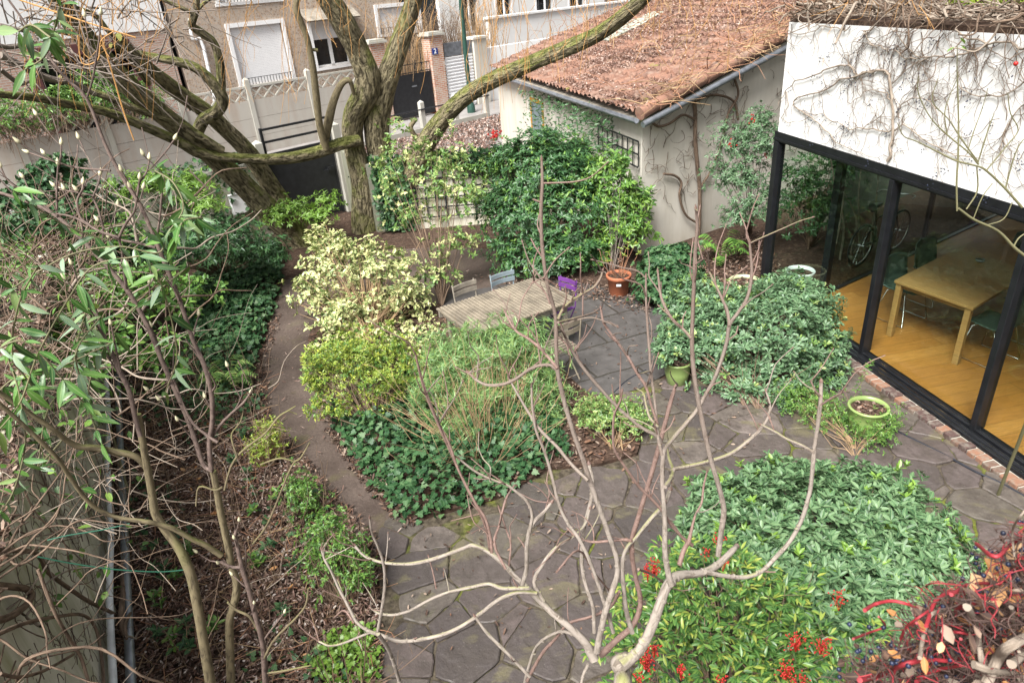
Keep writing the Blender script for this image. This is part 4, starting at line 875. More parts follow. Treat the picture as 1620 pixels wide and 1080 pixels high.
m_ = MB(); m_.add([bo_+UP*(zsplit+3.5)-S_N*.5-S_DIR*.3, bo_+S_DIR*(L_+.3)+UP*(zsplit+3.5)-S_N*.5, bo_+S_DIR*(L_+.3)+UP*(zsplit+5.8)+S_N*4, bo_+UP*(zsplit+5.8)+S_N*4-S_DIR*.3], [[0,1,2,3]]); rf = m_.build('roof', M['tiles'], bh); sd = rf.modifiers.new('s', 'SOLIDIFY'); sd.thickness = .12
# white buildings right of the stone house
wo = on(700, 60, 9)*[1,1,0]; wb = thing('white_house', 'white rendered house far behind the lamp pole and the brick pillars', 'house', wo)
m_ = MB(); facade(m_, wo, S_DIR, S_N, 14, 0, 7, .25, [(1.5, 2.7, 2.2, 3.8), (4.2, 5.4, 2.2, 3.8), (7.5, 9, 2.3, 3.7), (10.5, 12, 2.3, 3.7)]); m_.build('wall', M['white_render'], wb)
m_ = MB(); m_.obox(wo+S_N*.26, S_DIR*14, S_N*7, UP*6.9); m_.build('core', M['dark_glass'], wb)
for u_ in (1.5, 4.2, 7.5, 10.5):
    m_ = MB(); wv = 1.2 if u_ < 6 else 1.5
    for (a_, b_, c_, d_) in ((u_-.12, u_, 2.1, 3.9), (u_+wv, u_+wv+.12, 2.1, 3.9), (u_, u_+wv, 3.8, 3.9), (u_, u_+wv, 2.1, 2.22), (u_+wv/2-.04, u_+wv/2+.04, 2.22, 3.8)): m_.obox(wo+S_DIR*a_+UP*c_-S_N*.03, S_DIR*(b_-a_), S_N*.1, UP*(d_-c_))
    m_.build('window_frame', M['white_paint'], wb)
m_ = MB(); lo_ = on(840, 40, 5)*[1,1,0]; m_.obox(lo_-S_DIR*3, S_DIR*14, S_N*.25, UP*2.9); m_.obox(lo_-S_DIR*3.1-S_N*.1+UP*2.901, S_DIR*14.2, S_N*.45, UP*.1); tag(m_.build('terrace_wall', M['white_render'], None), 'white garden wall with a mossy coping behind the corrugated gate', 'wall')
# hedge hanging over the opposite fence at left, bare bushes behind the gate
hp_ = [(15, 185), (60, 180), (110, 175), (150, 150), (195, 148), (240, 165)]
lob = []
hbse = on(100, 230, -.2)*[1,1,0]
for x_, y_ in ((-30,190),(15, 180), (60, 178), (105, 168), (150, 145), (190, 140), (225, 160)):
    p = on(x_, y_, -.15) - hbse; lob.append((p[0], p[1], p[2], .75, .45, .55))
shrub('hedge', 'green hedge with brown dead stems spilling over the concrete fence at upper left', 'hedge', hbse, lob, 1500, 'l_mid', 6, .09, .045, 'small', .5, shell=.6, stems=0, seed=21, twr=.008, lowcut=-.9)
hm = MB(); rgh = np.random.default_rng(210)
for _ in range(420):
    u_ = rgh.uniform(0, 1); p = on(-40+u_*290, 190-42*u_, -.12) + rgh.normal(0, .12, 3); p[2] = 2.1+rgh.uniform(-.1, .25); q = p + S_DIR*rgh.normal(0, .3) - S_N*rgh.uniform(.05, .5) - UP*rgh.uniform(.1, .75)*(1-u_*.4); hm.tube([p, (p+q)/2-S_N*rgh.uniform(.05,.25)+UP*.1, q], [.012, .009, .005], 4, 3, cap=False)
tag(hm.build('hanging_stems', M['twig'], None), 'dead brown stems hanging from the hedge over the concrete fence', 'dead stems', kind='stuff')
def barebush(name, label, base, rx, rz, n, mat, seed, r=.01, group=None, lean=.5):
    rng = np.random.default_rng(seed); t = thing(name, label, 'bush', base, group); m = MB()
    for k in range(n):
        a = rng.uniform(0, 6.28); s = rng.uniform(.1, 1)*rx; h = rz*rng.uniform(.6, 1.05); p0 = base + np.array([math.cos(a), math.sin(a), 0])*s*.25; p2 = base + np.array([math.cos(a)*s, math.sin(a)*s, h]); mid = (p0+p2)/2 + rng.normal(0, .08*rz, 3); m.tube([p0, mid, p2, p2 + rng.normal(0, .1*rz, 3)+UP*.1*rz], [r, r*.7, r*.4, r*.2], 4, 2, cap=False)
    m.build('stem', M[mat], t, True); return t
for i, (x_, of, lb) in enumerate(((640, 1.3, 'bare tan bush behind the left brick pillar'), (755, 2.4, 'bare tan bush behind the corrugated gate'), (700, 2.6, 'bare purple brown bush between the brick pillars'))):
    p = on(x_, 110, of)*[1,1,0]; barebush('bare_bush', lb, p, 1.5, 3.5, 190, 'tan_twig' if i != 2 else 'twig', 31+i, .014, 'bare bushes across the street')
# dark car-like shape at the left edge: closed dark garage gate in the street
dg0 = on(-40, 330, -.3)*[1,1,0]
# ================================================================== TREES TRACED IN PLACE
def wid(p, wpx): return wpx/2*float((p - np.array([0, 0, H])).dot(RW[:, 2]))/1080.*.96
def limb(mb, pts, sides=8, sub=4, rough=0., seed=0, cap=True):
    """pts: (px, py, width in px, distance Y)"""
    P = [PY(a, b, y) for a, b, w_, y in pts]; R = [wid(p, q[2]) for p, q in zip(P, pts)]; mb.tube(P, R, sides, sub, cap, rough, seed); return P, R
wbase = G(560, 365); wt_ = thing('willow', 'large old willow with furrowed leaning trunks and orange hanging twigs', 'tree', wbase)
def trunk(name, *ls, sides=72, sub=18, rough=.06, mat='willow_bark', kw=(.9,)):
    m = MB()
    for i, l in enumerate(ls): limb(m, [(a, b, w_*((kw[i] if i < len(kw) else kw[-1])), y) for a, b, w_, y in l], sides, sub, rough, i*1.7+len(name))
    return m.build(name, M[mat], wt_, True)
trunk('trunk', [(505,412,66,13.6),(468,374,56,13.5),(430,337,50,13.3),(395,303,46,13),(363,273,43,12.7),(330,243,41,12.4),(300,215,40,12.1),(255,180,40,11.7),(213,145,42,11.3),(172,104,44,11),(127,52,44,10.7),(95,0,46,10.4),(70,-50,42,10)],
      [(475,362,38,13.9),(442,315,36,13.8),(414,272,34,13.5),(388,236,32,13.2),(355,203,30,12.9),(325,176,30,12.6),(290,152,30,12.3),(262,131,29,12),(236,110,27,11.7),(205,82,24,11.4),(185,60,20,11.1)], kw=(.76, .82))
trunk('trunk', [(580,400,52,14.0),(576,350,44,14.1),(574,290,40,14.1),(560,230,36,14.1),(560,185,38,14),(578,150,48,13.9),(580,118,44,13.8),(566,80,40,13.7),(545,38,42,13.5),(518,-5,40,13.3),(490,-50,36,13)])
trunk('trunk', [(628,420,46,14.5),(618,330,44,14.4),(605,260,42,14.3),(596,210,44,14.2),(600,160,46,14.1),(618,110,38,14),(636,60,33,13.9),(652,10,30,13.8),(668,-50,28,13.6)])
trunk('trunk', [(628,350,50,14.2),(642,290,46,14.0),(662,250,38,13.8),(684,212,34,13.5),(710,178,30,13.2),(745,147,29,12.9),(790,122,28,12.5),(845,98,27,12.1),(900,76,27,11.7),(950,52,26,11.3),(995,18,25,10.9),(1030,-15,24,10.6),(1070,-60,22,10.2)])
trunk('limb', [(568,222,20,13.9),(540,228,22,13.7),(505,240,22,13.4),(465,249,21,13),(420,252,19,12.7),(370,250,18,12.4),(318,243,20,12.1),(285,226,18,11.8),(235,203,17,11.3),(170,178,16,10.7),(110,165,15,10.2),(55,155,14,9.6),(-10,149,12,9)], sides=20, sub=8)
trunk('limb', [(352,238,14,12.3),(325,222,16,12.1),(290,200,16,11.9),(255,185,15,11.6),(215,172,14,11.3),(165,152,13,11),(130,140,12,10.8),(95,122,9,10.5)],
      [(312,208,22,12.4),(322,190,22,12.3),(342,178,22,12.2),(352,160,22,12.1),(345,142,21,12),(328,122,19,11.9),(306,106,17,11.8),(275,97,16,11.7),(238,90,14,11.6),(200,82,12,11.4),(175,72,10,11.2)],
      [(350,160,17,12.1),(350,130,16,12),(348,100,15,11.9),(338,68,14,11.8),(318,52,15,11.7),(304,40,14,11.6),(310,18,12,11.5),(312,-20,10,11.4)],
      [(310,24,7,11.5),(285,12,7,11.4),(262,2,6,11.3),(230,-15,5,11.2)], [(300,36,6,11.6),(318,10,6,11.7),(345,-10,5,11.8)],
      [(235,132,11,11.5),(205,92,10,11),(170,48,9,10.6),(150,25,9,10.5),(118,12,8,10.3)], sides=18, sub=8)
trunk('limb', [(516,236,13,13.4),(506,200,13,13.3),(500,150,13,13.2),(494,100,12,13.1),(484,55,11,13),(469,14,12,12.9),(476,-20,11,12.9)], [(512,232,15,13.5),(520,190,16,13.5),(528,160,14,13.5),(540,134,12,13.5),(553,128,9,13.5),(560,150,6,13.6)],
      [(664,246,11,13.7),(664,228,10,13.7),(652,208,9,13.6),(650,200,9,13.6),(658,188,8,13.6)], [(495,79,6,13.1),(503,80,6,13.1)], sides=16, sub=6, mat='magnolia_bark')
trunk('limb', [(0,88,14,9),(45,110,13,9.3),(80,125,12,9.6),(120,133,10,10),(150,150,8,10.3)], [(0,110,9,8.5),(30,132,8,8.7),(45,128,7,8.8)], [(60,60,7,8.6),(20,75,8,8.4),(-10,70,8,8.2)], [(0,40,7,8.4),(45,50,8,8.6),(75,48,7,8.8),(110,55,6,9)], sides=12, sub=5, mat='grey_bark')
# hanging orange twigs
tw = MB(); rng = np.random.default_rng(5)
zones = [(40, 260, 34, 30, 190, 3.5, 9), (330, 480, 16, 60, 200, 5, 9), (500, 720, 16, 40, 150, 6, 11), (745, 850, 24, 60, 190, 6, 11), (850, 1240, 24, 30, 150, 5, 10), (1240, 1600, 7, 10, 50, 4, 7)]
for x0, x1, n, l0, l1, y0, y1 in zones:
    for _ in range(n):
        x = rng.uniform(x0, x1); Y = rng.uniform(y0, y1); L_ = rng.uniform(l0, l1); top = PY(x + rng.normal(0, 12), -50, Y); bot = PY(x, L_, Y)
        drift = rng.normal(0, .14, 3)*[1, 1, 0]; pts = [top + (bot-top)*t + drift*math.sin(t*3)*.7 + rng.normal(0, .02, 3) for t in np.linspace(0, 1, 7)]
        pts[0] = top + drift + np.array([rng.normal(0, .3), 0, .2]); r0 = .0017*max(1, Y/6)
        tw.tube(pts, np.linspace(r0*1.3, r0*.7, 7), 4, 2, cap=False)
        for _b in range(rng.integers(0, 3)):
            k = rng.integers(1, 5); e_ = pts[k] + np.array([rng.normal(0, .12), rng.normal(0, .12), -rng.uniform(.08, .4)]); tw.tube([pts[k], (pts[k]+e_)/2+[rng.normal(0, .03), 0, .02], e_], [r0, r0*.7, r0*.5], 4, cap=False)
for pts in ([(158,50),(170,90),(182,130),(195,175),(212,222)], [(180,50),(160,65),(155,95),(130,100),(123,55)], [(30,0),(90,20),(150,40),(215,60)]):
    tw.tube([PY(x_, y_, 5.2) for x_, y_ in pts], .005, 5, 4)
o = tw.build('hanging_twigs', M['orange_twig'], wt_); o['kind'] = 'stuff'
# second: fine grey-brown spray of twigs at upper left
m = MB()
for _ in range(120):
    x, y = rng.uniform(-10, 300), rng.uniform(-30, 120); Y = rng.uniform(6, 10); p = PY(x, y, Y); d = rng.normal(0, 1, 3)*[.5, .3, .4]+[.1, 0, -.15]; p1 = p+d*.5+rng.normal(0, .06, 3); m.tube([p, p1, p1+d*.5+rng.normal(0, .12, 3)], [.008, .005, .002], 4, 2, cap=False)
m.build('twig_spray', M['grey_bark'], wt_)['kind'] = 'stuff'
# ---- bare fig-like tree in front
fig_base = np.array([.42, 1.15, 0.]); fg = thing('bare_tree', 'bare young tree with pale smooth forked branches in the foreground', 'tree', fig_base)
FM = MB(); FT = MB()
y0 = 1.72
b0, _ = limb(FM, [(985,1100,34,y0-.12),(985,1065,28,y0),(978,1048,25,y0),(990,1040,20,y0)], 16, 6)
P_ = [fig_base, fig_base+[-.02,.1,.9], b0[0]+[0,0,-.35], b0[0], b0[1]]; FM.tube(P_, [.05,.045,.036,wid(b0[0],34)*.95,wid(b0[1],27)], 16, 5)
FM.lathe(b0[2], [(.0005, -wid(b0[2], 25)), (wid(b0[2], 20), -wid(b0[2], 14)), (wid(b0[2], 26), 0), (wid(b0[2], 20), wid(b0[2], 14)), (.0005, wid(b0[2], 24))], 14); FM.lathe(b0[3], [(.0005, -wid(b0[3], 20)), (wid(b0[3], 17), -wid(b0[3], 11)), (wid(b0[3], 21), 0), (wid(b0[3], 17), wid(b0[3], 11)), (.0005, wid(b0[3], 20))], 14)
mains = [
 [(983,1052,30),(1010,1030,25),(1030,993,24),(1044,955,23),(1056,925,23),(1072,910,22),(1108,906,17),(1135,893,17),(1158,871,13),(1165,864,10)],
 [(1116,904,11),(1150,911,10),(1180,912,10),(1205,903,9),(1228,880,9),(1250,855,9),(1268,822,9),(1281,778,9),(1286,735,9),(1288,712,8),(1294,670,8),(1298,635,9),(1299,605,7)],
 [(1136,878,12),(1141,840,12),(1145,805,12),(1136,765,11),(1125,728,11),(1114,680,11),(1106,640,10),(1098,590,10),(1095,545,9),(1096,500,8),(1098,450,8),(1100,400,8),(1103,360,7),(1101,332,5)],
 [(1062,925,14),(1056,900,13),(1052,870,12),(1052,830,11),(1050,790,10),(1048,760,10),(1049,725,10),(1053,708,9),(1066,692,9),(1085,670,9),(1103,648,9),(1116,625,8),(1130,600,8),(1142,568,8),(1150,540,8),(1154,514,8),(1168,494,7),(1182,472,7),(1188,445,7),(1189,420,6),(1186,385,5)],
 [(1154,516,7),(1151,492,6),(1143,474,6),(1133,452,5),(1122,430,4)],
 [(1066,742,8),(1085,738,8),(1120,730,8),(1155,718,8),(1180,700,8),(1200,682,7),(1215,660,6),(1218,640,5),(1212,620,4)],
 [(1052,770,9),(1062,755,9),(1064,742,10),(1058,725,7),(1055,705,5)],
 [(1288,716,6),(1270,705,6),(1245,694,5),(1225,682,5),(1205,672,4)],
 [(940,1042,24),(925,1015,20),(900,990,16),(875,970,15),(855,950,14),(840,935,14),(830,925,12),(812,908,11),(795,890,11),(778,876,11),(765,868,10)],
 [(765,868,9),(747,862,9),(735,866,8),(711,875,8),(685,884,8),(659,890,8),(635,892,7),(610,890,6),(590,885,6),(574,877,5),(562,863,5)],
 [(838,930,8),(820,930,8),(794,930,8),(773,923,7),(747,928,7),(711,936,6),(680,948,6),(649,965,6),(623,972,5),(600,970,5),(588,962,4)],
 [(850,938,9),(820,936,8),(789,948,8),(760,970,8),(730,990,8),(700,1003,8),(659,1012,8),(628,1013,8),(600,1003,9),(585,998,8),(566,985,7),(556,968,7),(547,950,6),(536,930,6),(525,905,5),(514,885,5),(509,870,4)],
 [(597,1002,8),(602,975,7),(607,945,7),(609,915,6),(606,888,6),(597,862,5),(588,842,4),(585,820,4)],
 [(598,1002,9),(612,1022,8),(622,1045,8),(634,1085,8)],
 [(585,1000,5),(565,1008,5),(545,1016,5),(522,1021,4),(505,1014,4)],
 [(778,874,7),(776,850,6),(768,820,6),(755,800,5),(740,772,5),(724,740,5),(712,705,5),(695,670,4),(680,635,4),(668,600,4),(659,565,3)],
 [(826,925,10),(833,900,9),(833,870,9),(838,838,9),(850,820,8),(862,808,7),(872,795,6)],
 [(838,838,8),(842,815,7),(835,795,6),(820,780,6),(800,766,5),(775,757,5),(750,744,5),(728,727,4)],
 [(775,870,6),(770,840,5),(760,812,6),(742,778,6),(725,742,6),(710,708,6),(697,680,5),(685,652,5),(674,625,5),(665,595,4),(659,568,4)],
 [(944,1030,17),(950,1000,15),(958,965,14),(970,930,13),(977,905,12),(975,880,11),(965,850,11),(950,808,11),(935,765,11),(922,725,10),(908,685,10),(897,650,10),(888,615,10),(882,585,10),(880,550,9),(880,515,9),(877,490,9),(866,450,8),(860,410,8),(857,375,8),(856,330,8),(858,290,7),(857,255,5)],
 [(884,590,7),(872,578,7),(855,578,7),(838,584,7),(815,600,7),(795,608,7),(772,609,6),(755,602,6),(742,590,4)],
 [(882,583,7),(865,562,6),(852,548,6),(835,535,6),(815,522,5),(800,495,4)],
 [(883,505,7),(890,490,6),(903,477,6),(922,465,6),(940,454,6),(950,440,5),(953,430,4)],
 [(883,510,6),(900,506,5),(922,500,5),(938,495,4),(946,490,4)],
 [(1000,1000,12),(990,960,10),(985,900,9),(990,870,9),(1010,845,8),(1030,820,9),(1052,795,9),(1060,775,8)],
 [(1046,700,8),(1040,690,8),(1015,676,8),(995,660,7),(975,642,7),(950,615,7),(925,585,7),(907,558,6),(895,535,6),(888,515,4)],
 [(1047,720,7),(1041,690,7),(1036,634,6),(1030,590,6),(1027,550,6),(1024,510,5),(1022,470,5),(1022,440,4)],
 [(1040,670,6),(1030,640,5),(1022,612,6),(1008,590,6),(992,562,6),(980,545,6),(968,530,5),(955,510,5),(951,490,4)],
 [(1041,675,5),(1028,660,5),(1022,640,4),(1018,622,4),(1008,615,3)],
 [(1094,535,7),(1080,520,6),(1066,508,6),(1052,485,6),(1045,465,6),(1041,432,4)],
 [(930,760,8),(905,735,7),(880,705,7),(855,680,6),(838,655,6),(820,625,5),(806,600,4)],
 [(940,1000,9),(938,960,8),(925,920,8),(920,880,8),(925,830,7),(935,790,8),(937,760,9),(932,735,8)],
 [(970,1000,9),(958,960,8),(945,920,8),(930,880,8),(915,850,8),(900,830,7),(885,800,7),(875,760,7),(862,715,6),(848,680,6),(842,640,5),(841,612,4)],
 [(800,900,6),(782,860,6),(790,830,5),(800,790,5),(812,770,4)],
 [(860,950,8),(845,920,8),(860,890,7),(880,865,6),(905,850,6),(925,830,6),(933,805,5)],
 [(920,1010,8),(900,1000,7),(880,1000,6),(850,1020,6),(835,1060,7),(828,1090,7)],
 [(980,935,7),(965,960,6),(935,975,6),(900,985,6),(880,1008,6),(860,1030,7),(845,1055,7),(835,1075,7)],
 [(930,1050,7),(922,1070,7),(918,1095,6)],
 [(838,1070,7),(815,1045,6),(795,1025,7),(770,1000,7),(752,975,5)],
]
darks = [
 [(950,1036,15),(975,1012,14),(997,993,13),(1010,970,12),(1013,945,11),(1006,915,11),(1000,880,11),(1000,853,12),(1010,818,11),(1020,785,11),(1032,745,11),(1043,705,11),(1052,670,10),(1060,640,10),(1068,613,7)],
 [(1000,855,8),(985,853,7),(965,855,6),(940,857,6),(925,854,5),(912,848,4)],
 [(1095,862,10),(1080,850,7),(1062,830,7),(1048,808,7),(1030,788,7),(1010,768,7),(990,740,6),(972,710,6),(970,680,6),(972,655,5),(982,632,5),(984,620,4)],
 [(1075,892,12),(1082,870,11),(1090,855,10),(1094,838,7),(1100,815,5),(1110,795,5),(1113,770,5),(1118,748,4)],
 [(1299,628,6),(1290,618,5),(1283,603,4)], [(1299,640,5),(1315,630,5),(1330,622,4)],
 [(1010,900,6),(1035,910,5),(1060,930,4)],
 [(880,905,5),(915,870,5),(940,905,4),(965,935,4)],
 [(805,895,5),(808,860,4),(800,835,4),(790,805,4)], [(690,930,4),(685,905,3),(678,880,3)],
 [(560,985,5),(545,965,4),(530,975,3)], [(878,450,4),(860,440,3),(846,446,3)],
 [(856,320,4),(845,316,4)], [(1097,425,4),(1088,420,3)], [(1098,420,4),(1112,410,4)], [(900,560,4),(896,545,3),(880,530,3)],
 [(870,480,4),(862,462,4),(845,445,3)],
]
rng = np.random.default_rng(8)
allp = []
for i, l in enumerate(mains + darks):
    n = len(l); Y0, Y1 = y0 + rng.uniform(-.08, .08), y0 + rng.uniform(.0, .32)
    pts = [(x_, y_, w_*((.80 if w_ < 9 else .76 if w_ < 15 else .70) if i < len(mains) else .72), Y0 + (Y1-Y0)*k/(n-1)) for k, (x_, y_, w_) in enumerate(l)]
    if i < len(mains):
        tgt = FM if max(w_ for _, _, w_ in l) > 7.5 or i % 3 else FT
    else: tgt = FT
    P, R = limb(tgt, pts, 10 if l[0][2] > 9 else 8, 4, .07, i); allp += [(p, r) for p, r in zip(P[1:], R[1:]) if r < .006]
    # side spurs, nodes and buds
    for k in range(1, n):
        for _ in range(2):
            t = rng.uniform(); p = P[k-1]*(1-t) + P[k]*t; r = R[k]
            tgt.tube([p - nrm(P[k]-P[k-1])*r*.7, p, p + nrm(P[k]-P[k-1])*r*.7], [r*.7, r*1.18, r*.7], 8, 2, cap=False)
        if rng.uniform() < .22 and l[k][2] < 10:
            d = rdir(1, rng)[0]*.035 + nrm(P[k]-P[k-1])*.03 + UP*.02; e_ = P[k]+d; FT.tube([P[k], P[k]+d*.6+rng.normal(0, .004, 3), e_], [R[k]*.5, R[k]*.4, R[k]*.35], 6)
    d = nrm(P[-1]-P[-2]); FT.tube([P[-1], P[-1]+d*.006, P[-1]+d*.016], [R[-1], R[-1]*1.3, .0006], 8)
# random thin shoots low left
for _ in range(130):
    p, r_ = allp[rng.integers(len(allp))]; d = nrm(rdir(1, rng)[0]*.8 + UP*.9); pts = [p]
    for k in range(rng.integers(2, 5)): d = nrm(d + rng.normal(0, .22, 3)); pts.append(pts[-1]+d*rng.uniform(.025, .06))
    (FT if rng.uniform() < .6 else FM).tube(pts, np.linspace(.0026, .0014, len(pts)), 6, 3); FT.tube([pts[-1], pts[-1]+d*.004, pts[-1]+d*.010], [.0016, .0024, .0004], 6)
FM.build('trunk', M['fig_bark'], fg, True); FT.build('young_shoots', M['fig_tip'], fg, True)
# ---- magnolia with furry buds at left
mgb = np.array([-1.25, 2.45, 0.]); mg = thing('magnolia', 'young multi stemmed magnolia with furry pale buds at the left', 'tree', mgb)
MM = MB(); MP = MB()
stems = [
 ([(334,1085,19),(321,1007,18),(306,924,18),(293,886,18),(280,862,17),(262,838,16),(246,813,15),(241,784,14),(232,735,13),(224,690,13),(218,655,12)], 2.5, 2.6, 0),
 ([(222,690,9),(214,660,9),(205,620,9),(192,592,9),(180,565,8),(168,540,8),(158,512,7),(150,490,7),(142,470,6)], 2.55, 2.7, 1),
 ([(366,1085,15),(364,1030,15),(363,981,15),(372,948,15),(374,920,14),(366,895,13),(360,860,13),(350,815,13),(342,770,12),(337,745,12)], 2.6, 2.65, 0),
 ([(337,745,8),(322,735,8),(310,700,9),(298,665,9),(280,623,9),(268,597,9),(254,565,9),(240,530,9),(223,495,9),(200,457,9),(170,422,8),(130,379,8),(91,343,7),(52,322,7),(0,305,6)], 2.6, 2.9, 1),
 ([(334,742,9),(331,700,9),(336,665,9),(334,620,9),(322,575,9),(306,540,8),(285,477,8),(262,420,8),(241,368,7),(220,322,7),(192,278,7),(166,228,6),(137,156,6),(104,124,5),(78,91,5),(47,47,4),(10,-5,4)], 2.6, 3.0, 1),
 ([(137,156,4),(146,128,4),(151,100,4),(157,60,3),(159,25,3)], 2.9, 2.95, 1), ([(100,122,3),(90,110,3),(78,100,3)], 2.95, 2.95, 1),
 ([(350,878,11),(325,862,10),(303,852,9),(275,836,10),(250,829,9),(233,825,9),(189,819,8),(160,808,8),(137,790,8),(111,755,8),(90,724,8),(62,696,8),(26,662,8),(-5,635,8)], 2.6, 2.3, 0),
 ([(237,745,12),(215,722,12),(181,714,12),(150,708,12),(124,706,11),(104,695,10),(85,680,9),(47,654,9),(20,635,9),(-5,618,9)], 2.6, 2.4, 0),
 ([(200,457,6),(197,430,6),(193,395,5),(189,376,5),(200,352,5),(212,335,4),(217,310,4),(221,285,4)], 2.75, 2.8, 1),
 ([(189,376,5),(158,366,5),(140,355,4),(127,343,4),(122,318,4),(130,300,3),(131,292,3)], 2.75, 2.85, 1),
 ([(246,392,5),(220,385,5),(189,379,4),(160,368,4),(120,345,4),(90,338,3)], 2.8, 2.85, 1),
 ([(245,392,4),(252,350,4),(255,318,4),(258,290,3)], 2.8, 2.85, 1),
 ([(170,420,5),(163,390,5),(163,360,4),(155,330,4),(148,312,4),(156,290,3),(158,278,3)], 2.8, 2.9, 1),
 ([(84,312,4),(60,303,4),(28,296,4),(10,282,3),(2,266,3)], 2.85, 2.9, 1), ([(149,310,4),(125,305,3),(95,300,3),(88,296,3)], 2.85, 2.9, 1),
 ([(175,270,4),(120,265,4),(85,255,3),(47,242,3)], 2.9, 2.95, 1), ([(92,268,4),(96,250,3),(97,230,3)], 2.9, 2.95, 1), ([(240,265,3),(262,240,3),(275,222,3)], 2.9, 2.95, 1), ([(220,290,4),(232,272,3),(236,254,3)], 2.8, 2.85, 1),
 ([(90,343,4),(90,315,4),(90,290,3),(92,262,3)], 2.85, 2.9, 1), ([(330,300,3),(300,270,3)], 2.9, 2.9, 1),
 ([(345,700,6),(330,690,5),(306,670,5),(290,640,4),(275,600,4)], 2.6, 2.7, 1),
 ([(420,1085,11),(418,1050,11),(415,1015,10),(402,965,10),(393,930,9),(385,905,9),(379,880,8),(373,850,7),(373,838,4)], 2.55, 2.6, 1),
 ([(384,897,6),(365,896,6),(350,888,6)], 2.58, 2.58, 1), ([(410,1000,7),(395,975,7),(375,965,7),(360,952,6)], 2.56, 2.56, 2),
 ([(418,1040,7),(435,1010,6),(470,975,6),(484,955,5),(488,930,5)], 2.55, 2.55, 2), ([(418,1065,5),(450,1060,5),(480,1054,4),(492,1052,3)], 2.55, 2.55, 2),
 ([(355,775,6),(363,745,6),(375,722,6),(400,700,6),(420,685,5),(440,660,5),(455,650,4),(468,642,3)], 2.6, 2.7, 2), ([(375,722,5),(368,700,5),(367,685,4),(380,668,4),(385,650,3)], 2.62, 2.7, 2),
 ([(455,650,4),(470,655,3)], 2.7, 2.7, 2), ([(352,770,6),(340,775,5),(315,770,5),(310,800,4)], 2.6, 2.6, 2),
 ([(336,690,6),(350,670,5),(370,650,5),(385,637,4),(398,618,3)], 2.65, 2.7, 1),
 ([(400,860,5),(425,825,5),(460,740,5),(475,725,4),(490,700,4)], 2.6, 2.6, 2), ([(412,735,5),(440,725,5),(460,728,4),(472,735,4)], 2.6, 2.6, 2),
]
bts = []
rng = np.random.default_rng(9)
for i, (l, Ya, Yb, kind) in enumerate(stems):
    n = len(l); tgt = MM if kind == 0 else MP
    P, R = limb(tgt if kind < 2 else MM, [(x_, y_, w_*(.62 if kind == 2 else .88), Ya+(Yb-Ya)*k/(n-1)) for k, (x_, y_, w_) in enumerate(l)], 10, 4, .06, i)
    if kind == 1:
        for k in range(1, n):
            if rng.uniform() < .7:
                d = nrm(P[k]-P[k-1]); s = nrm(d + rdir(1, rng)[0]*1.1 + UP*.5); Ls = rng.uniform(.06, .2); q = P[k]+s*Ls*.5+rng.normal(0, .01, 3); e_ = P[k]+s*Ls+UP*.03
                MP.tube([P[k], q, e_], [R[k]*.5, R[k]*.4, .0025], 6, 2)
                if rng.uniform() < .5: bts.append((e_, s+UP))
    if i in (5, 8, 9, 10, 12, 13, 14, 15, 16, 17, 18, 19, 20): bts.append((P[-1], P[-1]-P[-2]+UP*.02))
for p in (mgb, ): pass
for (x_, y_, w_, Y_), (dx, dy) in (((334,1085,19,2.5), (0, 0)), ((366,1085,15,2.6), (.12, .05)), ((420,1085,11,2.55), (.2, .0))):
    p = PY(x_, y_, Y_); MM.tube([mgb+[dx, dy, 0], (mgb+[dx, dy, 0]+p)/2+[.03, 0, 0], p-[0,0,.03], p], [wid(p, w_)*1.4, wid(p, w_)*1.2, wid(p, w_), wid(p, w_)], 10, 4)
MM.build('trunk', M['magnolia_bark'], mg, True); MP.build('young_branches', M['purple_twig'], mg, True)
bprof = [(0.0005, 0), (.005, .003), (.0078, .009), (.0075, .015), (.005, .024), (.002, .031), (.0004, .034)]
for p, d in bts[:60]:
    m = MB(); m.lathe(p, bprof, 10, nrm(d + rng.normal(0, .005, 3))); m.build('flower_bud', M['bud'], mg, True)
# ================================================================== CLIMBER OVER THE LEFT WALL
rng = np.random.default_rng(12)
m = MB()
def onw(x_, y_, off=0.): p = PL(x_, y_, w0 + LN*off, LD); return p
for l, r_, off in (([(-40,872),(0,870),(57,875),(78,906),(117,935),(145,953),(181,971),(196,985)], .022, .05), ([(194,890),(195,930),(192,976),(200,1010),(212,1050),(228,1090)], .035, .10), ([(241,839),(230,880),(222,915),(226,940),(233,946),(214,958),(199,985),(200,1010)], .02, .14), ([(-30,985),(13,976),(47,950),(44,932),(0,926),(-30,920)], .03, .02), ([(-20,1010),(40,985),(90,975),(130,972),(150,990),(160,1030),(165,1090)], .016, .15), ([(60,900),(85,965),(110,1010),(130,1045),(150,1120)], .014, .25), ([(240,950),(243,985),(240,1020),(235,1050)], .018, .2), ([(0,1065),(30,1070),(70,1060),(115,1035)], .012, .2)):
    m.tube([onw(x_, y_, off) for x_, y_ in l], [r_*.6]*len(l), 12, 5, True, .12, r_*99)
tag(m.build('climber_stem', M['brown_vine'], None, True), 'thick gnarled brown climber stems crossing the mossy wall at lower left', 'climber')
m = MB(); m2 = MB()
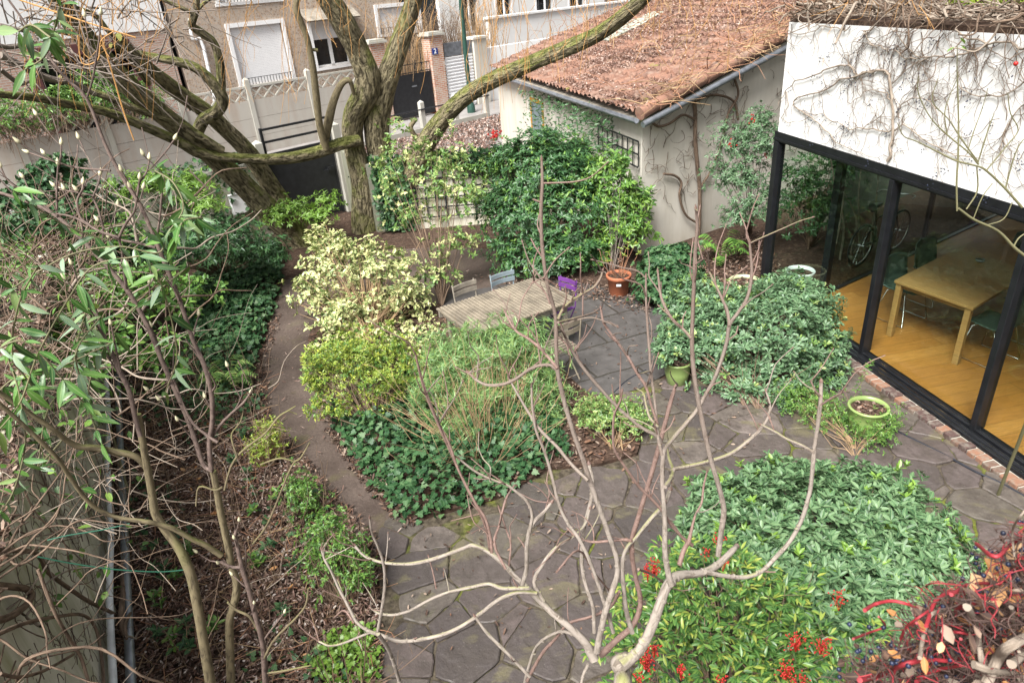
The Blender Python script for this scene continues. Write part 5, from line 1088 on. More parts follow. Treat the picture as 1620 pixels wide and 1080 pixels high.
for _ in range(900):
    s_ = rng.uniform(-2.6, 6.8); t_ = rng.uniform(0, 1)**.7; p = w0 + LD*s_ + LN*rng.uniform(-.5, .45)*(1 if t_ > .6 else .35) + UP*(1.35+.85*t_ if rng.uniform() < .75 else rng.uniform(.1, 1.7))
    if s_ < 1.1 and rng.uniform() < .75: continue
    d = nrm(LD*rng.normal(0, 1) + LN*rng.normal(0, .4) + UP*rng.normal(0, .6)); pts = [p]; r_ = rng.choice([.003, .004, .006, .009], p=[.45, .3, .18, .07])
    for k in range(rng.integers(4, 9)): d = nrm(d + rng.normal(0, .42, 3)); pts.append(pts[-1] + d*rng.uniform(.08, .2))
    pts = [q if q[2] > .03 else q*[1, 1, 0]+[0, 0, .03] for q in pts]
    (m if rng.uniform() < .7 else m2).tube(pts, np.linspace(r_, r_*.5, len(pts)), 5, 3, cap=False)
for _ in range(140):
    x, y = rng.uniform(-20, 300), rng.uniform(330, 860); Y = rng.uniform(2.7, 4.2); a = rng.choice([-1.9, -1.1, -.4, -2.7]) + rng.normal(0, .3); pts = [(x, y)]
    for k in range(rng.integers(3, 7)): a += rng.normal(0, .28); pts.append((pts[-1][0]+math.cos(a)*rng.uniform(18, 45), pts[-1][1]+math.sin(a)*rng.uniform(18, 45)))
    P = [PY(x_, y_, Y+.05*k) for k, (x_, y_) in enumerate(pts)]; r_ = rng.choice([.0025, .004, .006], p=[.5, .35, .15]); (m if rng.uniform() < .55 else m2).tube(P, np.linspace(r_, r_*.45, len(P)), 5, 3, cap=False)
tag(m.build('climber_stems', M['brown_vine'], None, True), 'tangle of thin brown climber stems over the left wall', 'climber stems', kind='stuff')
tag(m2.build('climber_stems', M['pale_vine'], None, True), 'paler dry climber stems mixed into the tangle over the left wall', 'climber stems', kind='stuff')
m = MB()
for l in (((75,854),(110,846),(160,838),(205,828)), ((60,880),(110,890),(180,900),(250,904),(292,901))): m.tube([PY(x_, y_, 2.45 + .001*x_) for x_, y_ in l], .0035, 6, 4)
tag(m.build('training_wire', M['green_wire'], None, True), 'two green plastic coated wires tying the magnolia to the wall', 'wire')
# long leaved evergreen climber hanging in front
cb = w0 + LD*2.2 + LN*.15; cl_ = thing('evergreen_climber', 'evergreen climber with long drooping strap shaped leaves at the left edge', 'climber', cb)
LM = MB(); CT = MB()
runs = [[(-20,560),(40,540),(100,600),(140,640),(120,560),(160,500)], [(0,470),(60,430),(120,400),(190,390),(250,400),(265,370),(290,330),(275,290),(245,270)], [(-20,700),(30,640),(60,560),(110,470),(150,420),(220,405)], [(60,740),(75,650),(110,600),(125,530),(140,480)],
        [(280,372),(290,350),(310,345),(325,345)], [(20,300),(60,330),(110,360),(170,380)], [(-10,820),(20,780),(40,700),(30,620),(10,560)], [(160,700),(140,640),(150,580),(200,500),(250,460),(300,420)], [(80,60),(50,40),(30,50)], [(95,10),(85,50),(70,90),(40,110)], [(-20,640),(20,600),(70,590),(140,560),(180,540)], [(240,420),(262,470),(280,560),(262,620)], [(60,420),(30,480),(20,560),(50,610)]]
for i, l in enumerate(runs):
    Y = 2.3 + rng.uniform(-.1, .55); P = [PY(x_, y_, Y + .04*k) for k, (x_, y_) in enumerate(l)]; Ps, _r = smooth(np.array(P), np.full(len(P), .003), 6); CT.tube(P, .0032, 6, 6, cap=False)
    for q in Ps[::3 if i in (8, 9) else 2]:
        for _ in range(3 if i in (8, 9) else 2):
            d = np.array([rng.normal(0, .6), rng.normal(-.1, .35), rng.uniform(-1.4, .35)]); L_ = rng.uniform(.05, .13); leaves(LM, q[None], d[None], (rdir(1, rng)*.7 + [[0, -.6, .7]]), L_, L_*.27, 'lance')
CT.tube([cb, cb+[.1,0,1.2], PY(60,740,2.5)], [.012,.01,.004], 8, 5); CT.build('stem', M['green_twig'], cl_, True); LM.build('foliage', M['l_lance'], cl_, True)
LM = MB(); cc = G(480, 0)  # broad round leaves lower in the tangle
q = np.array([w0 + LD*rng.uniform(-.8, 6.8) + LN*rng.uniform(-.2, .5) + UP*rng.uniform(1.0, 2.3) for _ in range(420)])
leaves(LM, q, rdir(420, rng)+[0,0,-.5], rdir(420, rng)*.6+[0,0,1], rng.uniform(.05, .09, 420), .045, 'ovate'); tag(LM.build('climber_foliage', M['l_mid'], None, True), 'scattered rounded green leaves among the dry stems on the left wall', 'climber foliage', kind='stuff')
# ================================================================== VINE ON THE WHITE WALL
WN = -FN
def ow(x_, y_, off=.03): return PL(x_, y_, C1 + WN*(.03+off), FD)
def z4(l): return [(1200+a/3.857, b/3.857) for a, b in l]
vn = thing('wall_vine', 'leafless climbing vine with dark berries spread over the white extension wall', 'vine', ow(1405, 255)*[1,1,0]); vm = MB(); vt = MB()
traced = [([(785,985),(800,900),(820,800),(822,690),(815,600),(805,520),(800,460),(775,435),(720,430),(660,440),(600,465),(530,480),(470,510),(415,545),(340,570),(260,590),(215,620),(215,645),(265,680),(320,715),(370,755),(430,810),(470,870)], 15, 6),
 ([(600,460),(580,425),(555,400),(500,400),(440,415),(380,445),(300,475),(220,495),(180,540),(150,590),(120,640)], 11, 5), ([(555,400),(545,370),(530,335)], 7, 4), ([(700,430),(640,440),(600,465)], 10, 8),
 ([(815,640),(790,600),(760,565),(700,550),(640,560),(600,600),(560,635)], 7, 3), ([(820,790),(760,800),(700,785),(640,785),(580,790),(530,775),(480,745),(420,720),(400,690),(330,700)], 8, 4), ([(640,785),(680,750),(730,720),(760,690)], 5, 3),
 ([(840,690),(870,640),(940,600),(1000,600),(1060,640),(1090,700)], 7, 4), ([(830,800),(880,760),(940,800),(1000,850),(1100,900),(1200,950),(1300,960)], 7, 5), ([(1400,270),(1330,300),(1260,330),(1200,345),(1130,350),(1060,345),(1010,365),(970,400)], 12, 6), ([(1050,350),(960,360),(900,360),(840,310),(760,300),(700,280),(650,265)], 8, 4),
 ([(1620,300),(1560,270),(1480,260),(1400,270),(1330,240),(1260,230),(1200,180)], 12, 8), ([(980,350),(930,310),(880,260),(840,200),(800,170)], 7, 4), ([(1620,500),(1540,560),(1460,590),(1360,590),(1270,560),(1220,520)], 8, 5), ([(820,510),(870,460),(940,400),(1010,370)], 6, 4), ([(720,150),(690,180),(640,190),(660,230),(720,290)], 8, 4), ([(560,160),(500,180),(440,170),(380,160),(300,200),(240,210),(180,190),(165,240)], 6, 4), ([(1620,640),(1560,700),(1500,800),(1480,900),(1460,1030)], 6, 4),
 ([(170,560),(180,620),(160,680),(140,720),(180,750),(260,740),(320,715)], 5, 3), ([(470,870),(540,900),(620,930),(700,960)], 5, 3)]
def vtube(mb, P, r0_, r1_, sides=6): mb.tube(P, np.linspace(r0_, r1_, len(P)), sides, 4, cap=False)
nodes = []
for l, wa, wb_ in traced:
    lj = []
    for (xa, ya), (xb, yb) in zip(l[:-1], l[1:]): lj += [(xa, ya), ((xa+xb)/2+rng.normal(0, 7), (ya+yb)/2+rng.normal(0, 7))]
    lj.append(l[-1]); P = [ow(x_, y_, .02+rng.uniform(0, .015)) for x_, y_ in z4(lj)]; s = 1/3.857/2/1080; d0 = np.linalg.norm(P[0]-[0,0,H]); vtube(vm, P, wa*s*d0, wb_*s*d0, 8)
    for k in range(1, len(P)): nodes.append((P[k], nrm(P[k]-P[k-1])))
def vine_walk(P, d, L_, r_, depth=0):
    pts = [P]; n = max(3, int(L_/.07))
    for k in range(n):
        a = rng.normal(0, .45); dd = d; t_ = np.cross(WN, dd); d = nrm(dd*math.cos(a) + t_*math.sin(a)); q = pts[-1] + d*.07*rng.uniform(.7, 1.3); q = q - WN*((q-C1).dot(WN)) + WN*(.045+.02*rng.uniform())
        if not (HB+.12 < q[2] < HT+.1) or (q-C1).dot(FD) < .03: break
        pts.append(q)
        if depth < 2 and rng.uniform() < .34: s = rng.choice([-1, 1]); vine_walk(q, nrm(d + s*np.cross(WN, d)*rng.uniform(.6, 1.3)), L_*rng.uniform(.25, .5), r_*.65, depth+1)
    if len(pts) > 1: vt.tube(pts, np.linspace(r_, r_*.4, len(pts)), 5, 2, cap=False); nodes.append((pts[-1], d))
base_nodes = list(nodes)
for p, d in base_nodes:
    for _ in range((1 if rng.uniform() < .5 else 0) if (p-C1).dot(FD) < 1.2 else 1): vine_walk(p, nrm(d + rng.choice([-1, 1])*np.cross(WN, d)*rng.uniform(.4, 1.4)), rng.uniform(.12, .4), .0035)
for _ in range(32):
    s_ = 1.0 + rng.uniform(0, 1)**.6*4.6; p = C1 + FD*s_ + UP*(HB+.2 + rng.uniform(0, 1)**.55*(HT-HB-.3)) + WN*.05; vine_walk(p, nrm(FD*rng.normal() + UP*rng.normal()), rng.uniform(.4, 1.1), .004)
for _ in range(22):
    s_ = rng.uniform(0, 1)**.7*5.5; vine_walk(C1+FD*s_+UP*(HT-.02)+WN*.05, nrm(FD*rng.normal(0, .6) - UP), rng.uniform(.2, .7), .005)
vm.build('main_stem', M['pale_vine'], vn, True); vt.build('side_shoots', M['brown_vine'], vn, True)
sel = [nodes[i][0] for i in rng.choice(len(nodes), 110)]; m = MB()
def ball(mb, c_, r_, k=6):
    mb.lathe(c_, [(.001, -r_), (r_*.75, -r_*.66), (r_, 0), (r_*.75, r_*.66), (.001, r_)], k)
for p in sel:
    if (p-C1).dot(FD) < .8 and rng.uniform() < .6: continue
    for _ in range(rng.integers(2, 7)): ball(m, p + rng.normal(0, .022, 3)*[1, 1, 1.5] + WN*.02 - UP*.03, .0065)
o = m.build('berries', M['blue_berry'], vn, True); o['kind'] = 'stuff'
# dead vine mass on the roof edge
m = MB(); m2 = MB()
for _ in range(1000):
    s_ = rng.uniform(-.1, 6.4); dn = rng.uniform(-.18, .9); p = C1 + FD*s_ + FN*dn + UP*(HT+.06+rng.uniform(0, .16)*(1 if dn < .5 else .5)); d = nrm(FD*rng.normal(0, 1.2) + FN*rng.normal(0, .5) + UP*rng.normal(0, .35)); pts = [p]; r_ = rng.choice([.004, .006, .010, .018], p=[.4, .32, .2, .08])
    for k in range(rng.integers(3, 7)): d = nrm(d + rng.normal(0, .4, 3) - UP*.03); pts.append(pts[-1]+d*rng.uniform(.06, .16))
    pts = [q if q[2] > HT+.08 or (q-C1).dot(FN) < -.04 else q*[1,1,0]+[0,0,HT+.09] for q in pts]
    (m if rng.uniform() < .6 else m2).tube(pts, np.linspace(r_, r_*.6, len(pts)), 6, 3, cap=False)
tag(m.build('roof_vine', M['brown_vine'], None, True), 'dense dead vine stems piled along the flat roof edge above the white wall', 'vine stems', kind='stuff')
tag(m2.build('roof_vine', M['pale_vine'], None, True), 'paler dead vine stems mixed into the pile along the flat roof edge', 'vine stems', kind='stuff')
for i, (s_, lb) in enumerate(((1.6, 'mossy timber board lying on the flat roof behind the dead vine, the left one'), (2.9, 'mossy timber board lying on the flat roof behind the dead vine, the right one'))):
    m = MB(); m.obox(C1+FD*s_+FN*1.0+UP*(HT+.08), FD*1.2, FN*.2, UP*.05); tag(m.build('roof_board', M['grey_wood'], None, bevel=.006), lb, 'board', 'boards on the flat roof')
msm = plain('moss', (.16, .21, .02), .95, var=.5, scale=20)
m = MB(); P = np.array([C1 + FD*rng.uniform(1.5, 4.6) + FN*rng.uniform(.85, 1.25) + UP*(HT+.13+rng.uniform(0, .05)) for _ in range(2600)])
leaves(m, P, rdir(2600, rng)+[0,0,.8], rdir(2600, rng), .05, .025, 'small'); tag(m.build('moss', msm, None), 'bright green moss on the boards of the flat roof', 'moss', kind='stuff')
# ================================================================== SHRUBS
def L3(*a): return [tuple(x) for x in a]
def at0(x_, y_, Y): p = PY(x_, y_, Y); return p      # a point of a crown seen at that pixel
def lobes_from(base, spec):
    """spec: (px, py, distance Y, radii in px across/up, depth radius m)"""
    out = []
    for x_, y_, Y, rx, rz, ry in spec:
        p = PY(x_, y_, Y); s = np.linalg.norm(p-[0, 0, H])/1080.; out.append((*(p-base), rx*s, ry, rz*s))
    return out
def lobz(base, spec): return lobes_from(base, [(x_, y_, G(x_, y_, z)[1], rx, rz, ry) for x_, y_, z, rx, rz, ry in spec])
b = G(590, 540); shrub('variegated_shrub', 'rounded shrub with cream edged variegated leaves at the foot of the willow', 'shrub', b, lobes_from(b, [(545,435,9.9,72,62,.7),(610,435,9.7,60,50,.6),(505,470,9.7,42,40,.4),(560,500,9.2,75,40,.55),(635,475,9.5,45,35,.45),(525,405,10.2,42,38,.4)]), 1150, 'l_varieg', 6, .088, .042, 'ovate', .6, stems=60, stemmat='tan_twig', seed=2, shell=.65, twr=.005, amt=.28, jit=.5, gap=2.0)
b = G(600, 690); shrub('spiraea', 'dense low shrub of tiny yellow green leaves in the middle bed', 'shrub', b, lobes_from(b, [(575,595,7.0,84,62,.55),(535,610,6.8,45,55,.4),(625,590,7.1,50,50,.4)]), 2900, 'l_yellow', 6, .046, .022, 'small', .4, stems=60, seed=3, shell=.5, amt=.3, twr=.002, jit=.6, gap=2.6, mix=('l_mid', .25))
b = G(790, 700); shrub('feathery_shrub', 'airy shrub with fine feathery pale green foliage below the slatted table', 'shrub', b, lobes_from(b, [(725,570,6.9,66,48,.5),(805,560,6.9,70,58,.5),(770,625,6.5,85,50,.5),(845,620,6.6,52,66,.4),(690,615,6.6,42,45,.4),(750,680,6.15,85,35,.35),(850,690,6.2,50,40,.3)]), 3000, 'l_feather', 10, .085, .0085, 'needle', .3, stems=35, stemmat='tan_twig', stemr=.006, seed=4, shell=.75, twr=.002, amt=.34, jit=.8, rise=.3, gap=2.4)
b = G(765, 720); barebush('bare_twiggy_shrub', 'bare brown twiggy shrub spreading under the feathery foliage', b, 1.15, 1.0, 110, 'tan_twig', 44, .0045)
b = G(860, 440); shrub('evergreen_shrub', 'large dense dark green evergreen shrub beside the outbuilding wall', 'shrub', b, lobes_from(b, [(855,285,11.7,76,70,.9),(900,290,11.7,50,55,.6),(838,345,11.3,80,62,.8),(900,350,11.2,62,70,.8),(865,405,10.9,80,42,.7)]), 5200, 'l_dark', 6, .085, .036, 'ovate', .5, stems=30, seed=5, shell=.45, amt=.16, gap=1.3, mix=('l_mid', .16))
b = G(970, 440); shrub('mexican_orange', 'upright glossy mid green shrub with pale stems against the black trellis', 'shrub', b, lobes_from(b, [(970,285,11.1,34,34,.3),(975,330,11,45,45,.35),(990,370,10.8,45,35,.3),(1015,320,11.0,25,20,.2),(950,400,10.8,25,30,.2),(960,310,11.1,40,70,.3)]), 800, 'l_mid', 6, .10, .036, 'ovate', .5, stems=4, stemmat='grey_bark', stemr=.014, seed=6, shell=.8, twr=.006, amt=.25, mix=('l_lime', .12))
b = G(700, 480); shrub('loose_shrub', 'loose open shrub with small light green leaves before the trellis wall', 'shrub', b, lobes_from(b, [(640,250,11.3,40,50,.3),(690,300,11.0,50,50,.35),(740,320,10.9,42,55,.35),(660,350,10.9,45,45,.35),(720,390,10.6,45,40,.3),(700,260,11.3,50,45,.35),(620,300,11.2,30,70,.25),(690,440,10,50,40,.3)]), 560, 'l_loose', 6, .082, .038, 'ovate', .5, stems=12, stemmat='twig', stemr=.014, seed=7, shell=.9, twr=.005, amt=.3, jit=.5, mix=('l_varieg', .3))
b = G(1190, 640); shrub('pittosporum', 'big mounded shrub of grey green leaf rosettes beside the glass doors', 'shrub', b, lobes_from(b, [(1205,540,7.1,105,75,.8),(1110,490,7.9,60,50,.5),(1250,520,7.3,75,65,.6),(1130,545,7.3,85,60,.55),(1210,600,6.8,100,50,.6),(1290,580,6.9,45,60,.35),(1090,540,7.4,50,45,.4),(1075,555,7.0,38,34,.3),(1240,490,7.6,60,50,.5)]), 3000, 'l_greygreen', 9, .074, .030, 'obov', .6, stems=50, seed=8, shell=.35, amt=.13, rise=.45, jit=.25, mix=('l_loose', .10))
b = G(1330, 930); shrub('skimmia', 'wide low shrub of fresh green pointed leaves in the right foreground', 'shrub', b, lobz(b, [(1310,850,.5,120,70,.6),(1200,850,.5,90,60,.5),(1400,850,.5,95,60,.5),(1465,900,.42,65,50,.4),(1250,790,.45,85,45,.4),(1350,795,.42,100,42,.4),(1330,940,.5,140,60,.5),(1240,930,.5,100,60,.5),(1420,960,.42,90,50,.45),(1150,800,.4,50,40,.3),(1135,860,.4,60,50,.35),(1340,1010,.5,140,55,.5),(1470,960,.38,60,45,.35)]), 4400, 'l_skim', 8, .072, .032, 'ovate', .7, stems=60, seed=9, shell=.45, amt=.14, rise=.6, jit=.25, gap=2.2, mix=('l_lime', .05))
# nandina : leaflets on arching stems with berry clusters
b = np.array([1.15, 2.35, 0.]); rng = np.random.default_rng(19)
nd = thing('nandina', 'nandina with yellow green leaflets and red berry clusters in the lower right foreground', 'shrub', b); m = MB(); ms = MB(); tips = []
P, Nv = crown_points(lobes_from(b, [(1120,945,3.2,75,55,.35),(1200,1010,2.9,95,55,.4),(1280,1060,2.75,90,45,.35),(1100,1050,2.7,85,55,.4),(1050,1000,3.0,50,45,.3),(1200,1085,2.6,150,50,.35),(1150,975,3.0,80,50,.35)]), 480, 4, .2, .6, .03, -.3, rng)
P = P + b
for p, n_ in zip(P, Nv):
    d = nrm(n_*[1,1,.3] + rng.normal(0, .35, 3) + UP*.1); Lr = rng.uniform(.12, .22); side = nrm(np.cross(d, UP)); cur = [p + d*Lr*t - UP*.25*Lr*t*t for t in (0, .33, .66, 1)]; ms.tube(cur, [.0022, .0018, .0014, .001], 4, cap=False)
    for j, t in enumerate((.33, .66, 1)):
        q = cur[j+1]
        for s in (-1, 1):
            d2 = nrm(side*s + d*.6 + rng.normal(0, .15, 3)); q2 = q + d2*.035*(1.3-t*.5)
            for d3_ in (d2, nrm(d2+side*s*.1+d*.8), nrm(d2-d*.5)): leaves(m, q2[None], (d3_+rng.normal(0, .12, 3))[None], (UP+rng.normal(0, .25, 3))[None], rng.uniform(.045, .072), .020, 'lance')
        if t == 1: leaves(m, q[None], d[None], UP[None]+.01, .06, .019, 'lance')
bs_ = [b+[rng.normal(0,.1), rng.normal(0,.1), 0] for _ in range(14)]
for i, p in enumerate(P[::4]): q = bs_[i % 14]; ms.tube([q, q*.6+p*.4+[0,0,.15], q*.2+p*.8, p], [.009, .007, .005, .002], 6, 3)
m.build('foliage', M['l_nandina'], nd, True); ms.build('stem', M['twig'], nd, True)
for x_, y_, Y, nn, sp in ((1035,895,3.0,45,.05),(1025,905,3.0,25,.04),(1138,852,3.3,40,.04),(1118,873,3.3,14,.03),(1145,888,3.2,12,.03),(1022,1045,2.6,75,.055),(1035,1025,2.6,25,.03),(1078,1060,2.55,30,.03),(1010,1070,2.55,20,.03),(1262,1015,2.7,60,.05),(1300,1020,2.7,55,.06),(1245,1060,2.6,60,.05),(1325,940,2.9,14,.05),(1268,1075,2.55,30,.05),(1330,950,2.9,14,.04),(1143,1075,2.6,20,.04),(1590,990,2.8,20,.05)):
    m = MB(); c_ = PY(x_, y_, Y*.93); 
    for _ in range(nn):
        o_ = rng.normal(0, sp*.5, 3); ball(m, c_ + o_, .0052, 7)
        if rng.uniform() < .5: m.tube([c_-UP*.08, c_+o_*.5-UP*.02, c_+o_], [.0014, .001, .0007], 3, cap=False)
    m.build('berry_cluster', M['red_berry'], nd, True)
# rounded ivy mound, fern, berry shrub by the shed
b = G(1060, 480); shrub('ivy_mound', 'dense rounded dark ivy mound between the terracotta pot and the pale shrub', 'shrub', b, lobes_from(b, [(1062,425,9.4,45,38,.45),(1055,455,9.2,48,35,.45)]), 1300, 'l_ivy', 4, .06, .058, 'ivy', .5, stems=0, seed=10, shell=.3)
b = G(1185, 370); shrub('berry_shrub', 'open blue green shrub with red berries before the end wall of the outbuilding', 'shrub', b, lobes_from(b, [(1180,290,10.7,42,45,.35),(1165,240,10.9,42,45,.3),(1205,240,10.6,35,50,.3),(1195,330,10.5,35,35,.3),(1150,290,10.9,35,40,.25),(1200,200,10.9,25,25,.2),(1175,345,10.6,40,25,.3)]), 1000, 'l_greygreen', 6, .07, .024, 'ovate', .4, stems=8, seed=11, shell=.8, twr=.004, amt=.25)
m = MB()
for x_, y_ in ((1155, 228), (1210, 245), (1190, 188)):
    c_ = PY(x_, y_, 10.6); [ball(m, c_+rng.normal(0, .03, 3), .012) for _ in range(10)]
tag(m.build('berry_cluster', M['red_berry'], None), 'three small clusters of red berries in the blue green shrub by the outbuilding', 'berries', kind='stuff')
def fern(name, label, base, n, L_, mat, seed, group=None):
    rng = np.random.default_rng(seed); t = thing(name, label, 'fern', base, group); m = MB()
    for k in range(n):
        a = k*2.399 + rng.normal(0, .2); d = np.array([math.cos(a), math.sin(a), 0]); pts = [base + d*L_*t_ + UP*(L_*.9*math.sin(t_*2.5)*(.8+.4*math.sin(k*7.))) for t_ in np.linspace(0, 1, 15)]; m.tube(pts[::3]+[pts[-1]], .0025, 4, cap=False)
        for j in range(2, 15):
            w_ = L_*.26*math.sin(j/15*3.0)+.01; s = np.cross(d, UP)
            for sg in (-1, 1): leaves(m, pts[j][None], (s*sg + d*.35 - UP*.15)[None], UP[None]+.01, w_, w_*.24+.004, 'needle')
    m.build('frond', M[mat], t, True)
fern('fern', 'green fern in the soil at the foot of the outbuilding end wall', G(1140, 412, .05), 11, .45, 'l_mid', 1)
fern('fern', 'small pale fern in leaf litter beside the bare magnolia stems', G(365, 615, .05), 13, .35, 'l_loose', 2)
# smaller shrubs of the left bed and lower middle
b = G(545, 960); shrub('small_shrub', 'upright light green small leaved shrub on the path edge, lower left', 'shrub', b, lobes_from(b, [(520,850,4.3,38,42,.22),(560,890,4.2,32,45,.2),(535,900,4.2,45,40,.25),(570,920,4.0,22,28,.15),(500,880,4.3,25,30,.2)]), 640, 'l_mid', 6, .036, .016, 'ovate', .5, stems=60, stemr=.006, seed=12, shell=.8, amt=.25, twr=.0022, jit=.5)
b = G(480, 830); shrub('small_shrub', 'low green shrub between the fern and the upright path edge shrub', 'shrub', b, lobes_from(b, [(478,775,5.2,30,30,.2),(490,800,5.1,30,26,.2)]), 260, 'l_mid', 6, .038, .017, 'ovate', .5, stems=40, stemr=.005, seed=13, shell=.9, amt=.3, twr=.002, jit=.5)
b = G(430, 735); shrub('small_shrub', 'twiggy half bare shrub with yellowish green leaves left of the path', 'shrub', b, lobes_from(b, [(425,695,6.1,35,34,.25),(410,715,5.9,30,22,.2)]), 260, 'l_yellow', 5, .035, .015, 'ovate', .5, stems=50, stemmat='tan_twig', stemr=.006, seed=14, shell=.9, amt=.3, twr=.0025, jit=.5)
b = G(975, 715); shrub('pale_shrub', 'small airy shrub with pale green leaves at the edge of the paving', 'shrub', b, lobes_from(b, [(965,655,6.1,55,30,.3),(1000,670,6.0,35,32,.25),(940,660,6.2,30,28,.2)]), 800, 'l_loose', 6, .038, .017, 'ovate', .5, stems=7, stemmat='tan_twig', stemr=.006, seed=15, shell=.8, amt=.3, twr=.0022, jit=.5)
# green pots by the doors
def glazed_pot(c_, r_, h_, mat, label, leafy=True):
    c_ = np.asarray(c_)*[1,1,0]; t = thing('glazed_pot', label, 'pot', c_); m = MB(); m.lathe(c_, [(0, .012), (r_*.66, .012), (r_*.72, .02), (r_*.92, h_*.55), (r_*.97, h_*.9), (r_*1.03, h_*.93), (r_*1.05, h_*.97), (r_*1.0, h_), (r_*.9, h_*.985), (r_*.88, h_*.88)], 48); m.build('pot_body', M[mat], t, True)
    m = MB(); m.lathe(c_, [(r_*.885, h_*.86), (r_*.5, h_*.88), (0, h_*.89)], 24); m.build('soil', M['soil'], t)
    m = MB(); n_ = 60; a = RNG.uniform(0, 6.28, n_); q = r_*.8*np.sqrt(RNG.uniform(0, 1, n_)); leaves(m, np.stack([c_[0]+q*np.cos(a), c_[1]+q*np.sin(a), np.full(n_, h_*.9)], 1), rdir(n_)*[1,1,.2], rdir(n_)*.3+UP, .05, .03, 'curl'); o = m.build('dry_leaves', M['l_brown'], t); o['kind'] = 'stuff'
    return t, c_
pc_ = G(1375, 640, .34); glazed_pot(pc_, .19, .33, 'green_glaze', 'round green glazed pot with dead leaves beside the door sill')
pc2 = G(1072, 572, .3); glazed_pot(pc2, .16, .32, 'green_glaze', 'green glazed pot half hidden at the left of the mounded grey green shrub')
pc3 = G(1178, 446, .33); glazed_pot(pc3, .22, .36, 'pale_green_glaze', 'pale olive glazed pot in the shade behind the mounded shrub, near the corner mullion')
b = G(1355, 715); rng2 = np.random.default_rng(77)
shrub('trailing_shrub', 'straggly trailing shrub with tiny leaves spilling round the green pot', 'shrub', b, lobes_from(b, [(1290,645,6.1,48,34,.3),(1335,670,5.85,50,32,.25),(1385,690,5.5,38,32,.2),(1405,665,5.6,20,22,.12),(1255,635,6.2,30,34,.2)]), 1100, 'l_mid', 6, .034, .014, 'small', .5, stems=14, stemmat='tan_twig', stemr=.004, seed=16, shell=.85, amt=.3, twr=.002, jit=.6)
b = pc_*[1,1,0]; t = thing('seedling_shrub', 'thin upright sprig with tiny leaves rising behind the green pot', 'plant', b+FN*.0+[-.18,.2,0]); m = MB(); q0_ = b+[-.18,.2,.02]; top = PY(1378, 572, q0_[1]); m.tube([q0_, (q0_+top)/2+[.03,0,0], top], [.005,.004,.002], 5, 3); m.build('stem', M['green_twig'], t); m = MB(); pp_ = np.array([q0_+(top-q0_)*k for k in np.linspace(.55, 1, 9)]); whorls(m, pp_, np.tile(UP, (9,1)), 4, .05, .022, 'ovate'); m.build('foliage', M['l_mid'], t)
# terracotta pot and its plant
tc = G(979, 466); t = thing('terracotta_pot', 'terracotta pot of dried hydrangea-like stems standing on the grey slabs', 'pot', tc)
m = MB(); m.lathe(tc, [(0,.02),(.135,.02),(.145,.03),(.172,.28),(.19,.285),(.195,.34),(.185,.345),(.17,.34),(.165,.30)], 40); m.build('pot_body', M['terracotta'], t, True); m = MB(); m.lathe(tc, [(.166,.30),(0,.315)], 20); m.build('soil', M['soil'], t)
m = MB(); m.obox(tc+np.array([-.07,-.186,.22]), [.07,-.01,0], [0,.004,0], [0,0,.035]); m.build('label', M['pot_white'], t)
tt_ = thing('potted_plant', 'yellowing plant on bare reddish stems growing in the terracotta pot', 'plant', tc+UP*.3); m = MB(); ml = MB(); md = MB()
for k in range(18):
    a, s = rng.uniform(0, 6.28), rng.uniform(.05, .36); h = rng.uniform(.2, .55); p0 = tc+UP*.31+np.array([math.cos(a), math.sin(a), 0])*s*.25; p1 = tc+UP*(.31+h)+np.array([math.cos(a), math.sin(a), 0])*s; m.tube([p0, (p0+p1)/2+rng.normal(0, .02, 3), p1], [.006,.004,.003], 5, 3)
    whorls(ml if rng.uniform() < .6 else md, np.array([p1]), UP[None]+.01, 7, .055, .02, 'ovate')
m.build('stem', M['red_tan'], tt_, True); ml.build('foliage', M['l_yellow'], tt_); md.build('dry_foliage', M['l_brown'], tt_)
# light green shrub and bits near the gate, ivy sheets
b = G(500, 345); shrub('light_shrub', 'loose light green shrub in front of the black garden gate', 'shrub', b, lobes_from(b, [(465,330,13.2,28,18,.3),(505,345,12.8,30,22,.3),(520,320,13.2,22,15,.25),(440,345,13,25,20,.3)]), 300, 'l_lime', 6, .085, .035, 'ovate', .5, stems=25, seed=17, shell=.8, amt=.25)
b = G(300, 400); shrub('mahonia', 'bright green bamboo like shrub against the wall behind the magnolia twigs', 'shrub', b, lobes_from(b, [(300,300,11.0,35,28,.4),(320,330,10.8,35,25,.4),(230,300,10.6,40,30,.4)]), 340, 'l_lime', 7, .10, .026, 'lance', .4, stems=25, seed=18, shell=.8, amt=.25)
b = G(360, 440); shrub('evergreen_bush', 'shaded dark green bush below the willow trunk beside the wall', 'shrub', b, lobes_from(b, [(350,380,10.8,60,38,.5),(300,400,10.2,60,40,.5),(250,420,9.6,55,40,.5),(410,400,11.2,45,28,.4),(180,400,9.6,60,45,.5)]), 1500, 'l_dark', 6, .085, .030, 'lance', .5, stems=30, seed=19, shell=.7, amt=.2)
def sheet(name, label, cat, P, Nv, mat, L_, W_, kind, k=1, mat2=None, stuff=True, seed=1):
    m = MB(); rng = np.random.default_rng(seed); n = len(P)
    for _ in range(k): leaves(m, P + rng.normal(0, .02, P.shape), rdir(n, rng)*[1,1,.5] + Nv*.15 - UP*.1, Nv + rng.normal(0, .4, (n, 3)) , L_*rng.uniform(.6, 1.25, n), W_, kind)
    o = m.build(name, M[mat], None, True); return tag(o, label, cat, kind='stuff' if stuff else None)
